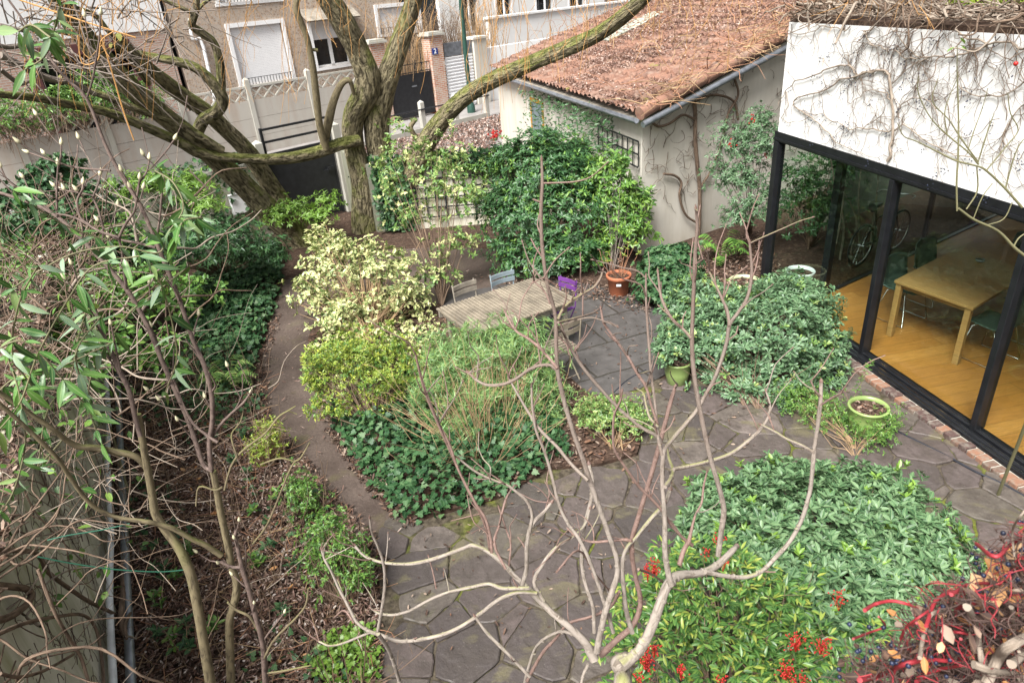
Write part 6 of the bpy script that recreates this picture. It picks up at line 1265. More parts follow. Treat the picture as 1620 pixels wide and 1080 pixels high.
def mound(poly_px, n, hmax, seed, z=.05, edge=.25):
    pl = np.array(px(poly_px)); P2 = scatter(pl, n, np.random.default_rng(seed)); x, y = P2[:, 0], P2[:, 1]; c = pl[:, :2]
    dmin = np.full(len(P2), 9.)
    for i in range(len(c)):
        a, b_ = c[i], c[(i+1) % len(c)]; ab = b_-a; t = np.clip(((P2-a)@ab)/(ab@ab), 0, 1); dmin = np.minimum(dmin, np.linalg.norm(P2-a-t[:, None]*ab, axis=1))
    f = np.clip(dmin/edge, 0, 1)**.6; h = hmax*f*(.65+.35*np.sin(x*5.1+seed)*np.sin(y*4.3)+.12*np.sin(x*13)*np.sin(y*11)); rg = np.random.default_rng(seed+1)
    z_ = z + h*rg.uniform(.55, 1., len(P2)); N_ = np.stack([rg.normal(0, .25, len(P2)), rg.normal(-.2, .25, len(P2)), np.ones(len(P2))], 1); return np.column_stack([x, y, z_]), unit(N_)
P, Nv = mound([(560,640),(520,650),(545,700),(590,775),(640,826),(700,818),(785,792),(860,748),(900,730),(880,640),(800,600),(640,600)], 4600, .36, 3)
sheet('ivy_groundcover', 'dark green ivy carpeting the front of the middle bed', 'ivy', P, Nv, 'l_ivy', .075, .07, 'ivy')
P, Nv = mound([(600,500),(520,500),(490,560),(500,600),(545,640),(640,600),(700,540),(690,500)], 1300, .2, 5)
sheet('ivy_groundcover', 'variegated ivy carpeting the ground under the cream edged shrub', 'ivy', P, Nv, 'l_varieg', .06, .05, 'ivy')
P, Nv = mound([(440,470),(425,510),(408,560),(395,600),(340,600),(300,560),(290,500),(300,460),(330,420),(400,400),(450,400)], 5200, .32, 7)
sheet('ivy_groundcover', 'glossy ivy carpeting the bed left of the path', 'ivy', P, Nv, 'l_ivy', .085, .08, 'ivy')
P, Nv = mound([(395,600),(340,600),(250,520),(210,560),(240,640),(330,700),(400,700),(420,640)], 800, .16, 8)
sheet('ivy_groundcover', 'sparse ivy thinning out into dead leaves by the small fern', 'ivy', P, Nv, 'l_ivy', .065, .055, 'ivy')
P, Nv = mound([(520,1010),(590,990),(605,1040),(600,1085),(500,1085),(490,1050)], 520, .14, 9)
sheet('geranium_groundcover', 'yellowing lobed groundcover leaves at the bottom edge of the bed', 'groundcover', P, Nv, 'l_lime', .04, .042, 'ivy')
P, Nv = mound([(1030,440),(1000,480),(1040,500),(1100,480),(1090,430)], 300, .1, 10); sheet('ivy_groundcover', 'ivy at the foot of the rounded ivy mound', 'ivy', P, Nv, 'l_ivy', .06, .055, 'ivy')
# ivy on the left garden wall and its top
rng = np.random.default_rng(60); n = 3800; s_ = rng.uniform(0, 1, n)*12.8; hz = rng.uniform(0, 1, n)**.6; top = rng.uniform(size=n) < .45
keep = (np.sin(s_*1.7)+np.sin(s_*4.1+1) > -1.0) | top | (hz > .75); 
P = e0[None] - S_DIR*s_[:, None] - S_N*rng.uniform(.0, .14, n)[:, None] + UP*(.1+1.55*hz)[:, None]; P[top] += (S_N*rng.uniform(.05, .32, top.sum())[:, None] + UP*rng.uniform(.0, .22, top.sum())[:, None]); P[top, 2] = 1.56 + rng.uniform(0, .25, top.sum()); P, tp_ = P[keep], top[keep]
Nv = np.where(tp_[:, None], UP, -S_N+UP*.4); sheet('wall_ivy', 'ivy hanging over the top of the wall left of the garden gate', 'ivy', P, Nv, 'l_ivy', .10, .09, 'ivy', 1)
# ivy over the trellis wall
n = 3200; s_ = rng.uniform(.2, 1, n)**.8*wlen; hz = rng.uniform(0, 1, n); g_ = np.sin(s_*2.3+1)+np.sin(hz*5+s_); keep = (hz > .8) | (g_ > .75)
P = q0[None] + wd_*s_[:, None] - wn_*rng.uniform(.05, .2, n)[:, None] + UP*(.05+1.55*hz)[:, None]; sheet('wall_ivy', 'ivy clinging to the top and sides of the trellis wall', 'ivy', P[keep], np.tile(-wn_+UP*.5, (keep.sum(), 1)), 'l_ivy', .09, .08, 'ivy')
b = on(790, 0)*0 + (q0+wd_*wlen*.72); shrub('berry_bush', 'spreading green bush with a red berry cluster behind the trellis wall', 'shrub', b, [(0,0,1.1,.8,.45,.42),(.9,-.1,1.15,.7,.45,.42),(-.9,.1,1.1,.6,.4,.35)], 800, 'l_mid', 6, .085, .036, 'ovate', .5, stems=25, seed=24, shell=.6, amt=.25)
m = MB(); c_ = PY(783, 213, 15.6); [ball(m, c_+rng.normal(0, .06, 3), .022) for _ in range(34)]; tag(m.build('berry_cluster', M['red_berry'], None), 'red berry cluster above the big dark evergreen shrub', 'berries', kind='stuff')
# climber on the outbuilding wall corner and gutter
P = []; 
for _ in range(1100): a_ = rng.uniform(.8, SDR+.35); P.append(oc + ED*a_ - VD*rng.uniform(.02, .35) + UP*(2.25 - rng.uniform(0, 1)**1.5*(1.2 if a_ > 2.4 else .7)))
sheet('outbuilding_climber', 'dark narrow leaved climber hanging under the zinc gutter of the outbuilding', 'climber', np.array(P), np.tile(-VD+UP*.5, (len(P), 1)), 'l_dark', .11, .03, 'lance')
def vinetrace(name, l, Y, w_, mat, label):
    m = MB()
    for k, pl in enumerate(l): m.tube([PL(x_, y_, oc - ED*.07, VD) for x_, y_ in pl], [w_*(.6 if k else 1)]*len(pl), 8, 5, True, .15, 3)
    return tag(m.build(name, M[mat], None, True), label, 'vine')
vinetrace('vine_trunk', [[(1108,430),(1104,390),(1106,350),(1107,300),(1103,260),(1100,220),(1100,180),(1098,150)], [(1106,355),(1085,340),(1075,310),(1078,290),(1068,278),(1050,275)], [(1100,190),(1080,182),(1060,195),(1042,200),(1030,192)], [(1100,160),(1130,150),(1160,160),(1168,190)], [(1105,300),(1125,270),(1140,230),(1152,180),(1168,150),(1160,120)]], 11, .035, 'brown_vine', 'twisting brown vine trunk climbing the end wall of the outbuilding')
# twigs over the verge and roof of the outbuilding
m = MB(); m2 = MB(); rng = np.random.default_rng(61)
for _ in range(650):
    bq = rng.uniform(0, 1)**.8*5.5; aq = -.25 + rng.exponential(.35) if rng.uniform() < .5 else rng.uniform(-.2, 8); 
    if aq > .6 and rng.uniform() < .55*max(0, 1-bq/4.5): continue
    p = A*[1,1,0] + VD*bq + ED*aq + UP*(2.5+bq*SL+rng.uniform(0, .10)); d = nrm(VD*rng.normal(0,1)+ED*rng.normal(0,1)+UP*rng.normal(0,.25)); pts = [p]
    for k in range(rng.integers(3, 7)):
        d = nrm(d+rng.normal(0,.35,3)*[1,1,.5]-UP*(.1 if aq < 0 else 0)); q = pts[-1]+d*rng.uniform(.08,.2)
        rel = q - A*[1,1,0]; zz = 2.46+rel.dot(VD)*SL
        if q[2] < zz and rel.dot(ED) > -.02: q[2] = zz
        pts.append(q)
    r_ = rng.choice([.004,.006,.009]); (m if rng.uniform() < .5 else m2).tube(pts, np.linspace(r_, r_*.5, len(pts)), 4, 2, cap=False)
tag(m.build('roof_twigs', M['red_tan'], None), 'orange willow twigs strewn over the tiled roof and its edge', 'twigs', kind='stuff'); tag(m2.build('roof_twigs', M['tan_twig'], None), 'tan twigs tangled over the tiled roof and its grey pipe', 'twigs', kind='stuff')
n = 52000; bq = rng.uniform(0, 1, n)*RL; aq = rng.uniform(0, EL-.1, n); den = np.sin(aq*2.1+bq)+np.sin(bq*3.1+aq*.7)+np.sin(aq*5+bq*4)*.6; kp = rng.uniform(size=n) < np.clip(.55+.4*den + .3*(bq > 2.5) + .45*(bq > 4), .06, 1); bq, aq = bq[kp], aq[kp]; P = A[None]*[1,1,0]+VD*bq[:,None]+ED*aq[:,None]; P[:,2] = 2.455+bq*SL+.006+rng.uniform(-.02,.035,len(bq)); 
m = MB(); leaves(m, P, rdir(len(P), rng)*[1,1,.25], rdir(len(P), rng)*.5+UP, .075*rng.uniform(.5,1.3,len(P)), .026, 'curl'); tag(m.build('roof_litter', M['l_pinkdry'], None), 'brown dead leaves lying over the tiled roof', 'dead leaves', kind='stuff')
# ================================================================== LEAF LITTER
def litter(name, label, poly_px, n, z, mat, L_, seed, kind='curl', near=0, poly=None, w_=.42):
    rng = np.random.default_rng(seed); P2 = scatter(np.array(px(poly_px)) if poly is None else poly, n, rng, near); k = len(P2); P = np.column_stack([P2, z+rng.uniform(0, .03, k)]); m = MB()
    Ls = L_*rng.uniform(.4, 1.3, k); leaves(m, P, rdir(k, rng)*[1,1,.3], rdir(k, rng)*.6+UP, Ls, Ls*w_, kind); return tag(m.build(name, M[mat], None), label, 'dead leaves', kind='stuff')
lbed = [(190,1150),(185,800),(180,600),(260,560),(410,600),(425,690),(465,740),(520,805),(570,860),(598,890),(600,960),(606,1080),(612,1150)]
lb = px([q for q in lbed if q[1] <= 1080]) + [np.array([-1.0,2.6,0]), np.array([-2.6,2.4,0])]
litter('leaf_litter', 'thick brown leaf litter covering the left bed', None, 26000, .02, 'l_brown', .055, 70, poly=lb, w_=.4)
litter('leaf_litter', 'pale pinkish dead willow leaves scattered on the left bed', None, 15000, .035, 'l_pinkdry', .045, 71, poly=lb, w_=.28)
litter('leaf_litter', 'a few large orange dead leaves on the left bed', None, 60, .04, 'l_orange', .07, 72, poly=lb, w_=.6)
litter('path_leaves', 'small pale willow leaves scattered over the path', path_px, 420, .012, 'l_pinkdry', .06, 73, w_=.2)
edge = [(488,600),(520,690),(560,750),(610,810),(640,840),(660,830),(600,770),(560,700),(540,650)]
litter('path_leaves', 'brown leaves gathered along the edge of the middle bed', edge, 900, .02, 'l_brown', .06, 74)
litter('bed_litter', 'brown leaf litter in the middle bed', bed_px, 5200, .055, 'l_brown', .07, 75)
litter('paving_leaves', 'sparse dead leaves and crumbs lying on the stone paving', [(640,1070),(640,860),(900,720),(1010,620),(900,600),(760,480),(1000,470),(1060,560),(1300,720),(1500,860),(1100,1000)], 650, .02, 'l_brown', .045, 76)
litter('back_litter', 'dead leaves along the foot of the outbuilding wall and behind the glass corner', [(760,440),(880,430),(960,455),(1010,440),(1100,400),(1200,370),(1240,430),(1200,480),(1100,470),(1020,500),(960,480),(860,470)], 4200, .02, 'l_brown', .06, 77)
st = [q[:2] for q in (bo-S_DIR*3-S_N*.2, bo+S_DIR*5-S_N*.2, PL(775,180,oc,ED)*[1,1,0], q1, q0+wn_*.3)]
litter('street_leaves', 'pinkish brown leaves covering the ground between the trellis wall and the low barrier', None, 14000, .02, 'l_pinkdry', .12, 78, poly=np.array(st))
# ================================================================== GARDEN FURNITURE
Ht = .745; fa = G(845, 438, Ht); fb = G(688, 488, Ht); fc = G(905, 478, Ht); xv = nrm((fb-fa)*[1,1,0]); Lx = np.linalg.norm((fb-fa)[:2]); yv = np.array([-xv[1], xv[0], 0]); yv = yv if yv.dot(fc-fa) > 0 else -yv
Wy = (fc-fa).dot(yv); Wy = max(.8, min(1.0, Wy)); gt2 = thing('garden_table', 'weathered slatted teak table on the grey slabs of the terrace', 'table', fa)
ns = 30; m = MB(); step = Lx/ns
for k in range(ns): m.obox(fa*[1,1,0]+xv*(k*step)+UP*(Ht-.022+random.uniform(-.001,.001)), xv*step*.66, yv*Wy, UP*.02)
m.build('slatted_top', M['teak'], gt2)
m = MB()
for w_ in (.05, Wy-.09): m.obox(fa*[1,1,0]+xv*.02+yv*w_+UP*(Ht-.11), xv*(Lx-.04), yv*.03, UP*.085)
for k in (.06, Lx-.10): m.obox(fa*[1,1,0]+xv*k+yv*.081+UP*(Ht-.11), xv*.03, yv*(Wy-.172), UP*.085)
m.build('apron', M['grey_wood'], gt2)
for k in (.1, Lx-.16):
    for w_ in (.09, Wy-.15): m = MB(); m.obox(fa*[1,1,0]+xv*k+yv*w_+UP*.014, xv*.055, yv*.055, UP*(Ht-.13)); m.build('leg', M['grey_wood'], gt2, bevel=.003)
def slat_chair(mat):
    t = thing('folding_chair', 'x', 'chair'); 
    for z_ in (.70, .79):
        m = MB(); us = np.linspace(-.19, .19, 7); top = [(u, -.20-.03*math.cos(u*8)+.0*z_, z_) for u in us]
        for i in range(6): a_, b_ = np.array(top[i]), np.array(top[i+1]); m.obox(a_, b_-a_, np.array([0, .014, 0]), UP*.062)
        m.build('back_slat', M[mat], t)
    m = MB()
    for k in range(6): m.obox((-.19, -.16+k*.062, .45), (.38,0,0), (0,.045,0), (0,0,.014))
    m.build('seat', M[mat], t)
    for s in (-1, 1):
        m = MB(); m.tube([(s*.175,-.235,.86),(s*.175,-.18,.46),(s*.175,.17,.02)], .010, 8); m.build('leg', M[mat], t)
        m = MB(); m.tube([(s*.155,.15,.445),(s*.155,-.2,.02)], .010, 8); m.build('leg', M[mat], t)
    m = MB()
    for y_, z_ in ((.12, .08), (-.155, .08)): m.tube([(-.17,y_,z_),(.17,y_,z_)], .007, 6)
    m.build('crossbar', M[mat], t); return t
def place_chair(t, pxp, face, lb, z=.82):
    p = G(*pxp, z); rz = math.atan2(face[1], face[0]) - math.pi/2; off = np.array([-math.sin(rz), math.cos(rz), 0])*(-.23); t.location = (p[0]-off[0], p[1]-off[1], .015); t.rotation_euler.z = rz; tag(t, lb, 'chair', 'folding chairs round the slatted table')
c1_ = slat_chair('slate_paint'); place_chair(c1_, (793, 436), yv, 'blue grey slatted folding chair at the far side of the slatted table')
c2_ = slat_chair('purple_paint'); place_chair(c2_, (902, 438), xv+yv*.15, 'purple slatted folding chair at the right end of the slatted table')
c2_.scale = (.86, .86, .93)
c3_ = slat_chair('grey_wood'); place_chair(c3_, (733, 452), yv+xv*-.1, 'weathered brown slatted folding chair at the left, partly behind the loose shrub')
c4_ = slat_chair('teak'); place_chair(c4_, (900, 520), -yv, 'weathered wooden folding chair tucked under the near side of the slatted table', .8)
# ================================================================== NEAR CREEPER AT LOWER RIGHT
rng = np.random.default_rng(90); cb_ = PY(1560, 1070, .85); cr = thing('berry_creeper', 'close virginia creeper with dark blue berries, red stalks and curled brown leaves at lower right', 'creeper', cb_)
red, brn, pale, ber, lf, fine, dl = MB(), MB(), MB(), MB(), MB(), MB(), MB()
def PD(x_, y_, Y): return PY(x_, y_, Y)
for l, w_ in (([(1368,965),(1385,955),(1410,950),(1435,955),(1452,962)],9),([(1465,990),(1480,950),(1510,935),(1540,938),(1570,948)],9),([(1505,940),(1530,925),(1565,922),(1590,925)],9),([(1512,965),(1530,955),(1555,955)],9),([(1360,1075),(1400,1065),(1430,1050),(1470,1043),(1510,1046)],13),([(1450,1078),(1480,1060),(1520,1052)],10),([(1545,860),(1575,880),(1600,860),(1640,840)],9),([(1350,1010),(1375,1000),(1400,990),(1390,975)],6),([(1425,1010),(1435,990),(1450,985)],7),([(1490,1000),(1520,1000),(1545,1010)],7),([(1465,925),(1480,922),(1520,925)],4),([(1520,1010),(1535,1025),(1550,1040)],7),([(1410,1080),(1420,1050),(1432,1035)],6),([(1470,965),(1455,975),(1440,985)],6)):
    P = [PD(x_, y_, rng.uniform(.74, .84)) for x_, y_ in l]; r_ = wid(P[0], w_*.72); rs_ = MB(); rs_.tube(P, np.linspace(r_, r_*.7, len(P)), 10, 5, True, .08); rs_.build('red_stalk', M['red_stem'], cr, True)
for l, w_ in (([(1455,1040),(1462,1000),(1475,970),(1500,965)],9),([(1530,960),(1545,990),(1550,1030),(1560,1080)],16),([(1560,1080),(1580,1040),(1600,1020),(1640,1000)],24),([(1600,1050),(1625,1030)],18),([(1540,1050),(1570,1060),(1610,1065)],16),([(1600,960),(1605,1000),(1612,1030)],9),([(1605,880),(1602,840),(1615,815),(1640,790)],5),([(1560,1085),(1590,1062),(1640,1070)],20)):
    P = [PD(x_, y_, rng.uniform(.7, .85)) for x_, y_ in l]; r_ = wid(P[0], w_*.8); pale.tube(P, np.linspace(r_, r_*.7, len(P)), 10, 5, True, .12)
def inm(x_, y_): return y_ > 1085 - (x_-1330)*.82 + 14*math.sin(x_*.05)
c = 0
while c < 2600:
    x_, y_ = rng.uniform(1340, 1690), rng.uniform(830, 1140)
    if not inm(x_, y_): continue
    c += 1; Y = rng.uniform(.74, 1.05); p = PD(x_, y_, Y); d = rdir(1, rng)[0]; pts = [p]
    for k in range(4): d = nrm(d+rng.normal(0,.5,3)); pts.append(pts[-1]+d*rng.uniform(.008,.022))
    (fine if rng.uniform() < .6 else (red if rng.uniform() < .4 else brn)).tube(pts, [.0011,.001,.0009,.0008,.0007], 5, 2, cap=False)
    if c % 26 == 0:
        for _ in range(rng.integers(1, 5)): ball(ber, pts[-1]+rng.normal(0, .009, 3), .0043*rng.uniform(.8, 1.15), 10)
    if c % 5 == 0: leaves(dl if c % 20 else lf, pts[2][None], rdir(1, rng), rdir(1, rng)*.6+UP, rng.uniform(.015, .035), rng.uniform(.010, .02), 'curl')
for x_, y_, Y in ((1344,987,.8),(1375,991,.8),(1398,992,.8),(1328,1070,.8),(1327,1058,.8),(1587,843,.82),(1567,872,.82),(1583,876,.82),(1595,892,.8),(1578,898,.8),(1523,915,.8),(1556,910,.8),(1549,934,.78),(1560,936,.78),(1582,993,.78),(1492,959,.8),(1466,958,.82),(1410,1020,.8),(1396,1028,.8),(1370,1040,.8),(1360,1028,.82),(1356,1030,.82),(1418,1026,.8),(1450,1030,.8),(1490,985,.8),(1492,995,.8),(1610,915,.78),(1600,905,.8),(1592,911,.8),(1488,1013,.8),(1540,1021,.8),(1453,976,.8),(1365,1045,.8),(1378,1030,.8),(1390,1024,.8),(1446,1020,.8)): ball(ber, PD(x_, y_, Y), .0042, 14)
for x_, y_, L_ in ((1535,905,.055),(1560,900,.06),(1590,885,.05),(1620,900,.07),(1600,920,.05),(1420,975,.02),(1575,930,.04)):
    leaves(lf, PD(x_, y_, .83)[None], rdir(1, rng), rdir(1, rng)*.5+UP-[0,.5,0], L_, L_*.7, 'curl')
tr0 = PY(1560, 1075, .8)
for dx_, dy_, r_ in ((.0, -.12, .03), (.07, -.16, .022), (-.06, -.14, .018)): pale.tube([np.array([.75+dx_*2, .45+dy_, 0.]), np.array([.78+dx_, .50+dy_, 1.2]), np.array([.74-dx_, .56+dy_, 2.4]), tr0+[dx_, -.03, -.12], tr0+[dx_, 0, 0]], [r_*1.5, r_*1.3, r_, r_*.8, r_*.6], 10, 6, True, .15, dx_*9)
red.build('small_red_stems', M['red_stem'], cr, True)['kind'] = 'stuff'; dl.build('withered_leaves', M['l_brown'], cr, True)['kind'] = 'stuff'; brn.build('stem', M['dark_stem'], cr, True); fine.build('fine_stems', M['dark_stem'], cr)['kind'] = 'stuff'; pale.build('main_stem', M['pale_vine'], cr, True); ber.build('berries', M['blue_berry'], cr, True)['kind'] = 'stuff'; lf.build('dry_leaves', M['l_orange'], cr, True)['kind'] = 'stuff'
# climbing rose in front of the white wall
rb = C3 + WN*.5 + FD*.8; rs = thing('climbing_rose', 'thin bare climbing rose shoots with a few fresh leaves before the white wall', 'shrub', rb); m = MB(); Yr = 3.6
rt = [[(1660,430,9),(1620,402,8),(1604,389,8),(1576,366,7),(1542,345,7),(1516,330,6)],[(1604,389,4),(1610,380,4),(1622,365,3)],[(1542,345,3),(1555,310,3),(1570,290,3)],[(1560,355,3),(1585,345,3),(1600,320,3)],[(1516,330,5),(1514,290,5),(1514,250,5),(1515,200,4),(1515,150,4),(1515,110,3),(1515,74,2)],[(1620,325,7),(1590,295,6),(1560,270,6),(1547,262,5),(1515,255,5),(1480,240,4),(1450,225,3),(1430,215,3),(1417,195,2)],[(1547,260,5),(1530,240,4),(1500,215,4),(1475,185,3),(1455,150,3),(1452,120,2)],[(1547,260,4),(1555,225,4),(1567,195,3),(1572,178,2)],[(1547,258,4),(1520,220,4),(1500,190,3),(1478,160,3),(1485,125,2)],[(1560,268,4),(1590,235,4),(1612,205,3),(1600,180,3),(1593,150,2)],[(1530,243,3),(1540,210,3),(1555,170,2),(1560,140,2)],[(1500,215,3),(1495,180,3),(1505,150,2),(1515,120,2)],[(1590,300,4),(1600,260,4),(1612,230,3),(1625,215,3)],[(1530,330,4),(1545,300,4),(1547,262,4)]]
for l in rt: limb(m, [(x_+rng.normal(0, 1.5), y_+rng.normal(0, 1.5), w_*.6, Yr) for x_, y_, w_ in l], 7, 4, .06)
pe = PY(1660, 430, Yr); m.tube([rb, (rb+pe)/2+[.1, 0, .2], pe], [.014, .012, wid(pe, 9)], 8, 4); m.build('stem', M['green_twig'], rs, True); m = MB()
for x_, y_ in ((1519,72),(1526,70),(1498,83),(1521,76)): leaves(m, PY(x_, y_, Yr)[None], rdir(1, rng), UP[None]+.1, .045, .024, 'ovate')
m.build('foliage', M['l_lime'], rs); m = MB(); ball(m, PY(1607, 101, Yr), .012, 12); m.build('rose_hip', M['red_berry'], rs, True)

rng = np.random.default_rng(140); m = MB(); m2 = MB(); lba = np.array(lb)
for _ in range(800):
    p = scatter(lba, 1, rng)[0]; P0 = np.array([p[0], p[1], rng.uniform(.03, .10)]); a = rng.uniform(0, 6.28); d = np.array([math.cos(a), math.sin(a), rng.normal(0, .15)]); L_ = rng.uniform(.1, .4); P1 = P0+d*L_*.5+rng.normal(0, .03, 3); P2_ = P1+d*L_*.5+rng.normal(0, .03, 3); P1[2] = max(P1[2], .03); P2_[2] = max(P2_[2], .03); (m if rng.uniform() < .5 else m2).tube([P0, P1, P2_], [.0035, .003, .0015], 4, 2, cap=False)
tag(m.build('fallen_twigs', M['tan_twig'], None), 'pale thin twigs lying over the leaf litter of the left bed', 'fallen twigs', kind='stuff'); tag(m2.build('fallen_twigs', M['red_tan'], None), 'reddish thin twigs lying over the leaf litter of the left bed', 'fallen twigs', kind='stuff')
m = MB()
for _ in range(130):
    p = scatter(lba, 1, rng)[0]; P0 = np.array([p[0], p[1], .02]); h = rng.uniform(.3, 1.1); d = np.array([rng.normal(0, .22), rng.normal(0, .22), 1])*h; P1 = P0+d*.5+rng.normal(0, .03, 3); m.tube([P0, P1, P0+d+rng.normal(0, .05, 3)], [.005, .0035, .0015], 4, 3, cap=False)
    for _k in range(3): q = P0+d*rng.uniform(.4, .95); m.tube([q, q+rdir(1, rng)[0]*.1+UP*.06], [.002, .001], 4, cap=False)
tag(m.build('bare_whips', M['twig'], None), 'thin bare upright shoots standing in the left bed', 'bare shoots', kind='stuff')
sd_px = [(1000/2.56+0, 0)]
spots = [(252,1018),(280,1030),(300,1035),(420,890),(432,880),(410,900),(452,980),(285,925),(262,915),(300,880),(365,740),(250,960),(395,760),(440,790),(300,1000),(345,1010),(385,700),(345,660),(470,900),(400,820)]
for i, (x_, y_) in enumerate(spots):
    b = G(x_, y_, .03); n_ = 3; PP = b + rng.normal(0, .03, (n_, 3))*[1,1,0] + UP*rng.uniform(.05, .16, n_)[:, None]; mm_ = MB(); whorls(mm_, PP, np.tile(UP, (n_, 1)), 6, .075, .032, 'ovate', 1, .25, .5, rng)
    tag(mm_.build('seedling', M['l_mid' if i % 2 else 'l_ivy'], None, True), 'small green leafy seedling standing in the leaf litter of the left bed', 'seedling', 'seedlings in the left bed')
m = MB(); P2 = scatter(lba, 900, rng); leaves(m, np.column_stack([P2, rng.uniform(.04, .07, len(P2))]), rdir(len(P2), rng)*[1,1,.3], rdir(len(P2), rng)*.5+UP, rng.uniform(.02, .04, len(P2)), .018, 'curl'); tag(m.build('pale_litter', plain('bleached_leaf', (.48, .42, .38), .8, var=.2), None), 'tiny bleached leaf bits scattered on the left bed', 'leaf bits', kind='stuff')
litter('path_leaves', 'brown leaves spilling from the left bed onto the path edge', [(430,690),(470,738),(520,805),(572,862),(590,900),(610,900),(590,845),(535,790),(485,725),(445,680)], 900, .012, 'l_brown', .05, 141)
litter('path_leaves', 'litter spilling over the upper left edge of the path', [(432,500),(412,560),(408,625),(428,690),(442,690),(424,620),(428,560),(446,500)], 500, .012, 'l_brown', .05, 142)
m = MB()
P2 = scatter(np.array(px([(1400,1085),(1480,1000),(1560,930),(1640,870),(1700,900),(1700,1100)], 2.9)), 10, rng)
n_ = 0
while n_ < 700:
    x_, y_ = rng.uniform(1350, 1700), rng.uniform(850, 1150)
    if y_ < 1105 - (x_-1340)*.80: continue
    n_ += 1; leaves(m, PY(x_, y_, rng.uniform(1.0, 1.15))[None], rdir(1, rng), rdir(1, rng)*.7+UP, rng.uniform(.03, .06), .03, 'curl')
m.build('inner_dead_leaves', M['l_brown'], cr, True)['kind'] = 'stuff'

m = MB(); nrm_ = -ED
for _ in range(150):
    a_ = rng.uniform(.1, 4.2); z_ = rng.uniform(.8, 2.3 + a_*SL*.8); p = oc + VD*a_ - ED*.03 + UP*z_; d = nrm(VD*rng.normal()+UP*rng.normal(.2, 1)); pts = [p]
    for k in range(rng.integers(3, 8)): d = nrm(d + (VD*rng.normal()+UP*rng.normal())*.45); pts.append(pts[-1]+d*.08 - ED*rng.uniform(-.004, .012))
    m.tube(pts, np.linspace(.005, .002, len(pts)), 4, 2, cap=False)
tag(m.build('wall_twigs', M['brown_vine'], None, True), 'thin bare vine shoots over the end wall of the outbuilding', 'vine shoots', kind='stuff')

b = G(200, 560); shrub('ivy_thicket', 'tangled ivy and leafy undergrowth behind the magnolia along the left wall', 'undergrowth', b, lobes_from(b, [(40,430,8.0,60,40,.5),(110,460,7.4,70,45,.5),(200,470,7.2,70,45,.5),(280,480,7.6,60,40,.5),(90,540,6.2,60,40,.5),(170,560,6.0,60,40,.5),(250,570,6.4,50,40,.4),(90,380,8.8,60,35,.5),(170,390,8.8,60,35,.5)]), 1500, 'l_mid', 4, .085, .05, 'ovate', .4, stems=10, seed=41, shell=.9, amt=.3, jit=.6, gap=1.6)
b = G(60, 400); shrub('ivy_clump', 'dark ivy clump on the top of the left wall near the street', 'ivy', b, lobes_from(b, [(90,275,9.5,36,22,.4),(70,300,9.3,30,22,.3),(130,330,9.3,36,26,.4),(30,330,9.0,40,30,.4),(60,360,8.6,50,30,.4)]), 700, 'l_ivy', 5, .08, .07, 'ivy', .4, stems=0, seed=42, shell=.8, amt=.2, jit=.5)
n = 2600; s_ = rng.uniform(-2.5, 10.5, n); P = w0[None] + LD*s_[:, None] - LN*rng.uniform(-.06, .16, n)[:, None] + UP*(1.99+rng.uniform(0, .09, n)[:, None]*1.); m = MB(); leaves(m, P, rdir(n, rng)*[1,1,.3], rdir(n, rng)*.5+UP, rng.uniform(.03, .075, n), .035, 'curl'); tag(m.build('wall_litter', M['l_brown'], None), 'dead leaves caught along the top of the left boundary wall', 'dead leaves', kind='stuff')
m = MB()
for _ in range(260):
    p = w0 + LD*rng.uniform(-2.5, 8) - LN*rng.uniform(-.1, .2) + UP*2.02; d = nrm(LD*rng.normal(0, 1.5)+LN*rng.normal(0, .4)+UP*rng.uniform(0, .3)); pts = [p]
    for k in range(6): d = nrm(d+rng.normal(0, .3, 3)-UP*.08); pts.append(pts[-1]+d*rng.uniform(.08, .18))
    m.tube(pts, np.linspace(.007, .003, 7), 5, 3, cap=False)
tag(m.build('climber_stems', M['brown_vine'], None, True), 'brown stems matted along the top of the left boundary wall', 'climber stems', kind='stuff')
# beyond the glazed corner: a shaded planted strip with a garden wall
sw0 = SK + V2*.6 - FD*2.4; 
m = MB(); m.obox(SK + V2*2.2 - FD*2.0, V2*4.5, -FD*.18, UP*2.5); tag(m.build('side_wall', plaster('green_stained', (.20, .21, .17), (.08, .10, .05), .8), None), 'dull green stained wall beyond the bicycle behind the glass', 'wall')
b = (SK + V2*1.2 - FD*1.5)*[1,1,0]; shrub('shade_shrub', 'dark leafy shrub in the shaded strip behind the corner glass', 'shrub', b, [(0,0,.6,.6,.6,.6),(.5,.4,1.2,.5,.5,.6),(-.3,-.1,1.0,.45,.45,.7),(.9,.7,1.7,.4,.4,.5)], 900, 'l_dark', 6, .08, .034, 'ovate', .5, stems=20, seed=43, shell=.8, amt=.2)
m = MB()
for k in range(5):
    p = (SK + V2*(1.0+.28*k) - FD*.8)*[1,1,0]; m.tube([p, p+np.array([rng.normal(0,.1), .1, .6]), p+np.array([rng.normal(0,.15), .25, 1.3]), p+np.array([rng.normal(-.2,.25), .3, 2.1])], [.02, .016, .011, .006], 7, 5)
tag(m.build('bent_stems', M['pale_vine'], None, True), 'bundle of bent pale shrub stems rising behind the corner glass', 'shrub stems')

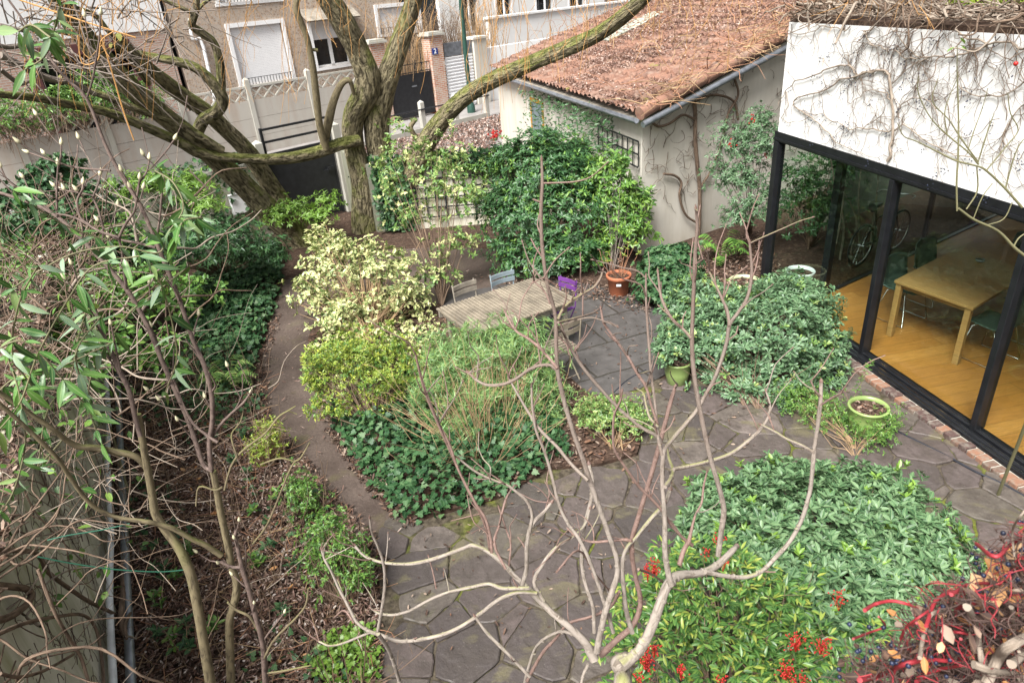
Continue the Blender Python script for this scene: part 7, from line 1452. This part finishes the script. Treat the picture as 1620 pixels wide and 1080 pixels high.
m = MB()
for _ in range(230):
    p = w0 + LD*rng.uniform(-1.5, 1.6) + LN*.012 + UP*rng.uniform(.2, 1.9); d = nrm(LD*rng.normal()+UP*rng.normal(.3, 1)); pts = [p]
    for k in range(rng.integers(3, 9)): d = nrm(d + (LD*rng.normal()+UP*rng.normal())*.45); pts.append(pts[-1]+d*.05)
    m.tube(pts, np.linspace(.003, .0012, len(pts)), 4, 2, cap=False)
tag(m.build('wall_twigs', M['dark_stem'], None, True), 'fine dark clinging vine stems on the face of the mossy boundary wall', 'vine shoots', kind='stuff')
P = []
for _ in range(900):
    t_ = rng.uniform(0, 1); P.append(q0 + (gR+S_DIR*.2-q0)*t_ + np.array([.12,-.12,0])*rng.uniform(.3, 1.6) + UP*rng.uniform(.1, 1.55))
for _ in range(900): P.append(q0 + wd_*rng.uniform(0, .7) - wn_*rng.uniform(.05, .25) + UP*rng.uniform(.05, 1.6))
sheet('wall_ivy', 'dark ivy covering the end of the trellis wall behind the willow', 'ivy', np.array(P), np.tile(-wn_+UP*.5, (len(P), 1)), 'l_ivy', .085, .075, 'ivy')

P2 = scatter(lba, 1500, rng); kq = (np.sin(P2[:,0]*3.1+1)+np.sin(P2[:,1]*2.7)+np.sin(P2.sum(1)*5)) > .5; P2 = P2[kq]; P = np.column_stack([P2, .05+rng.uniform(0, .12, len(P2))])
sheet('creeping_ivy', 'patchy ivy and small green leaves creeping through the litter of the left bed', 'ivy', P, np.tile(UP, (len(P), 1)), 'l_ivy', .06, .05, 'ivy')
m = MB(); m2 = MB()
for _ in range(80):
    x, y = rng.uniform(-20, 470), rng.uniform(560, 1070); Y = rng.uniform(2.5, 3.6)*(1 if y > 760 else 1.3); a = rng.choice([-1.7, -1.2, -.6, -2.4]) + rng.normal(0, .3); pts = [(x, y)]
    for k in range(rng.integers(3, 7)): a += rng.normal(0, .3); pts.append((pts[-1][0]+math.cos(a)*rng.uniform(14, 36), pts[-1][1]+math.sin(a)*rng.uniform(14, 36)))
    P = [PY(x_, y_, Y+.04*k) for k, (x_, y_) in enumerate(pts)]; r_ = rng.choice([.0016, .0025, .004], p=[.5, .35, .15])
    if P[0][2] > .05: (m if rng.uniform() < .5 else m2).tube(P, np.linspace(r_, r_*.4, len(P)), 5, 3, cap=False)
tag(m.build('fine_twigs', M['twig'], None, True), 'tangle of fine dark twigs around the magnolia stems at lower left', 'twigs', kind='stuff'); tag(m2.build('fine_twigs', M['pale_vine'], None, True), 'tangle of fine pale twigs around the magnolia stems at lower left', 'twigs', kind='stuff')
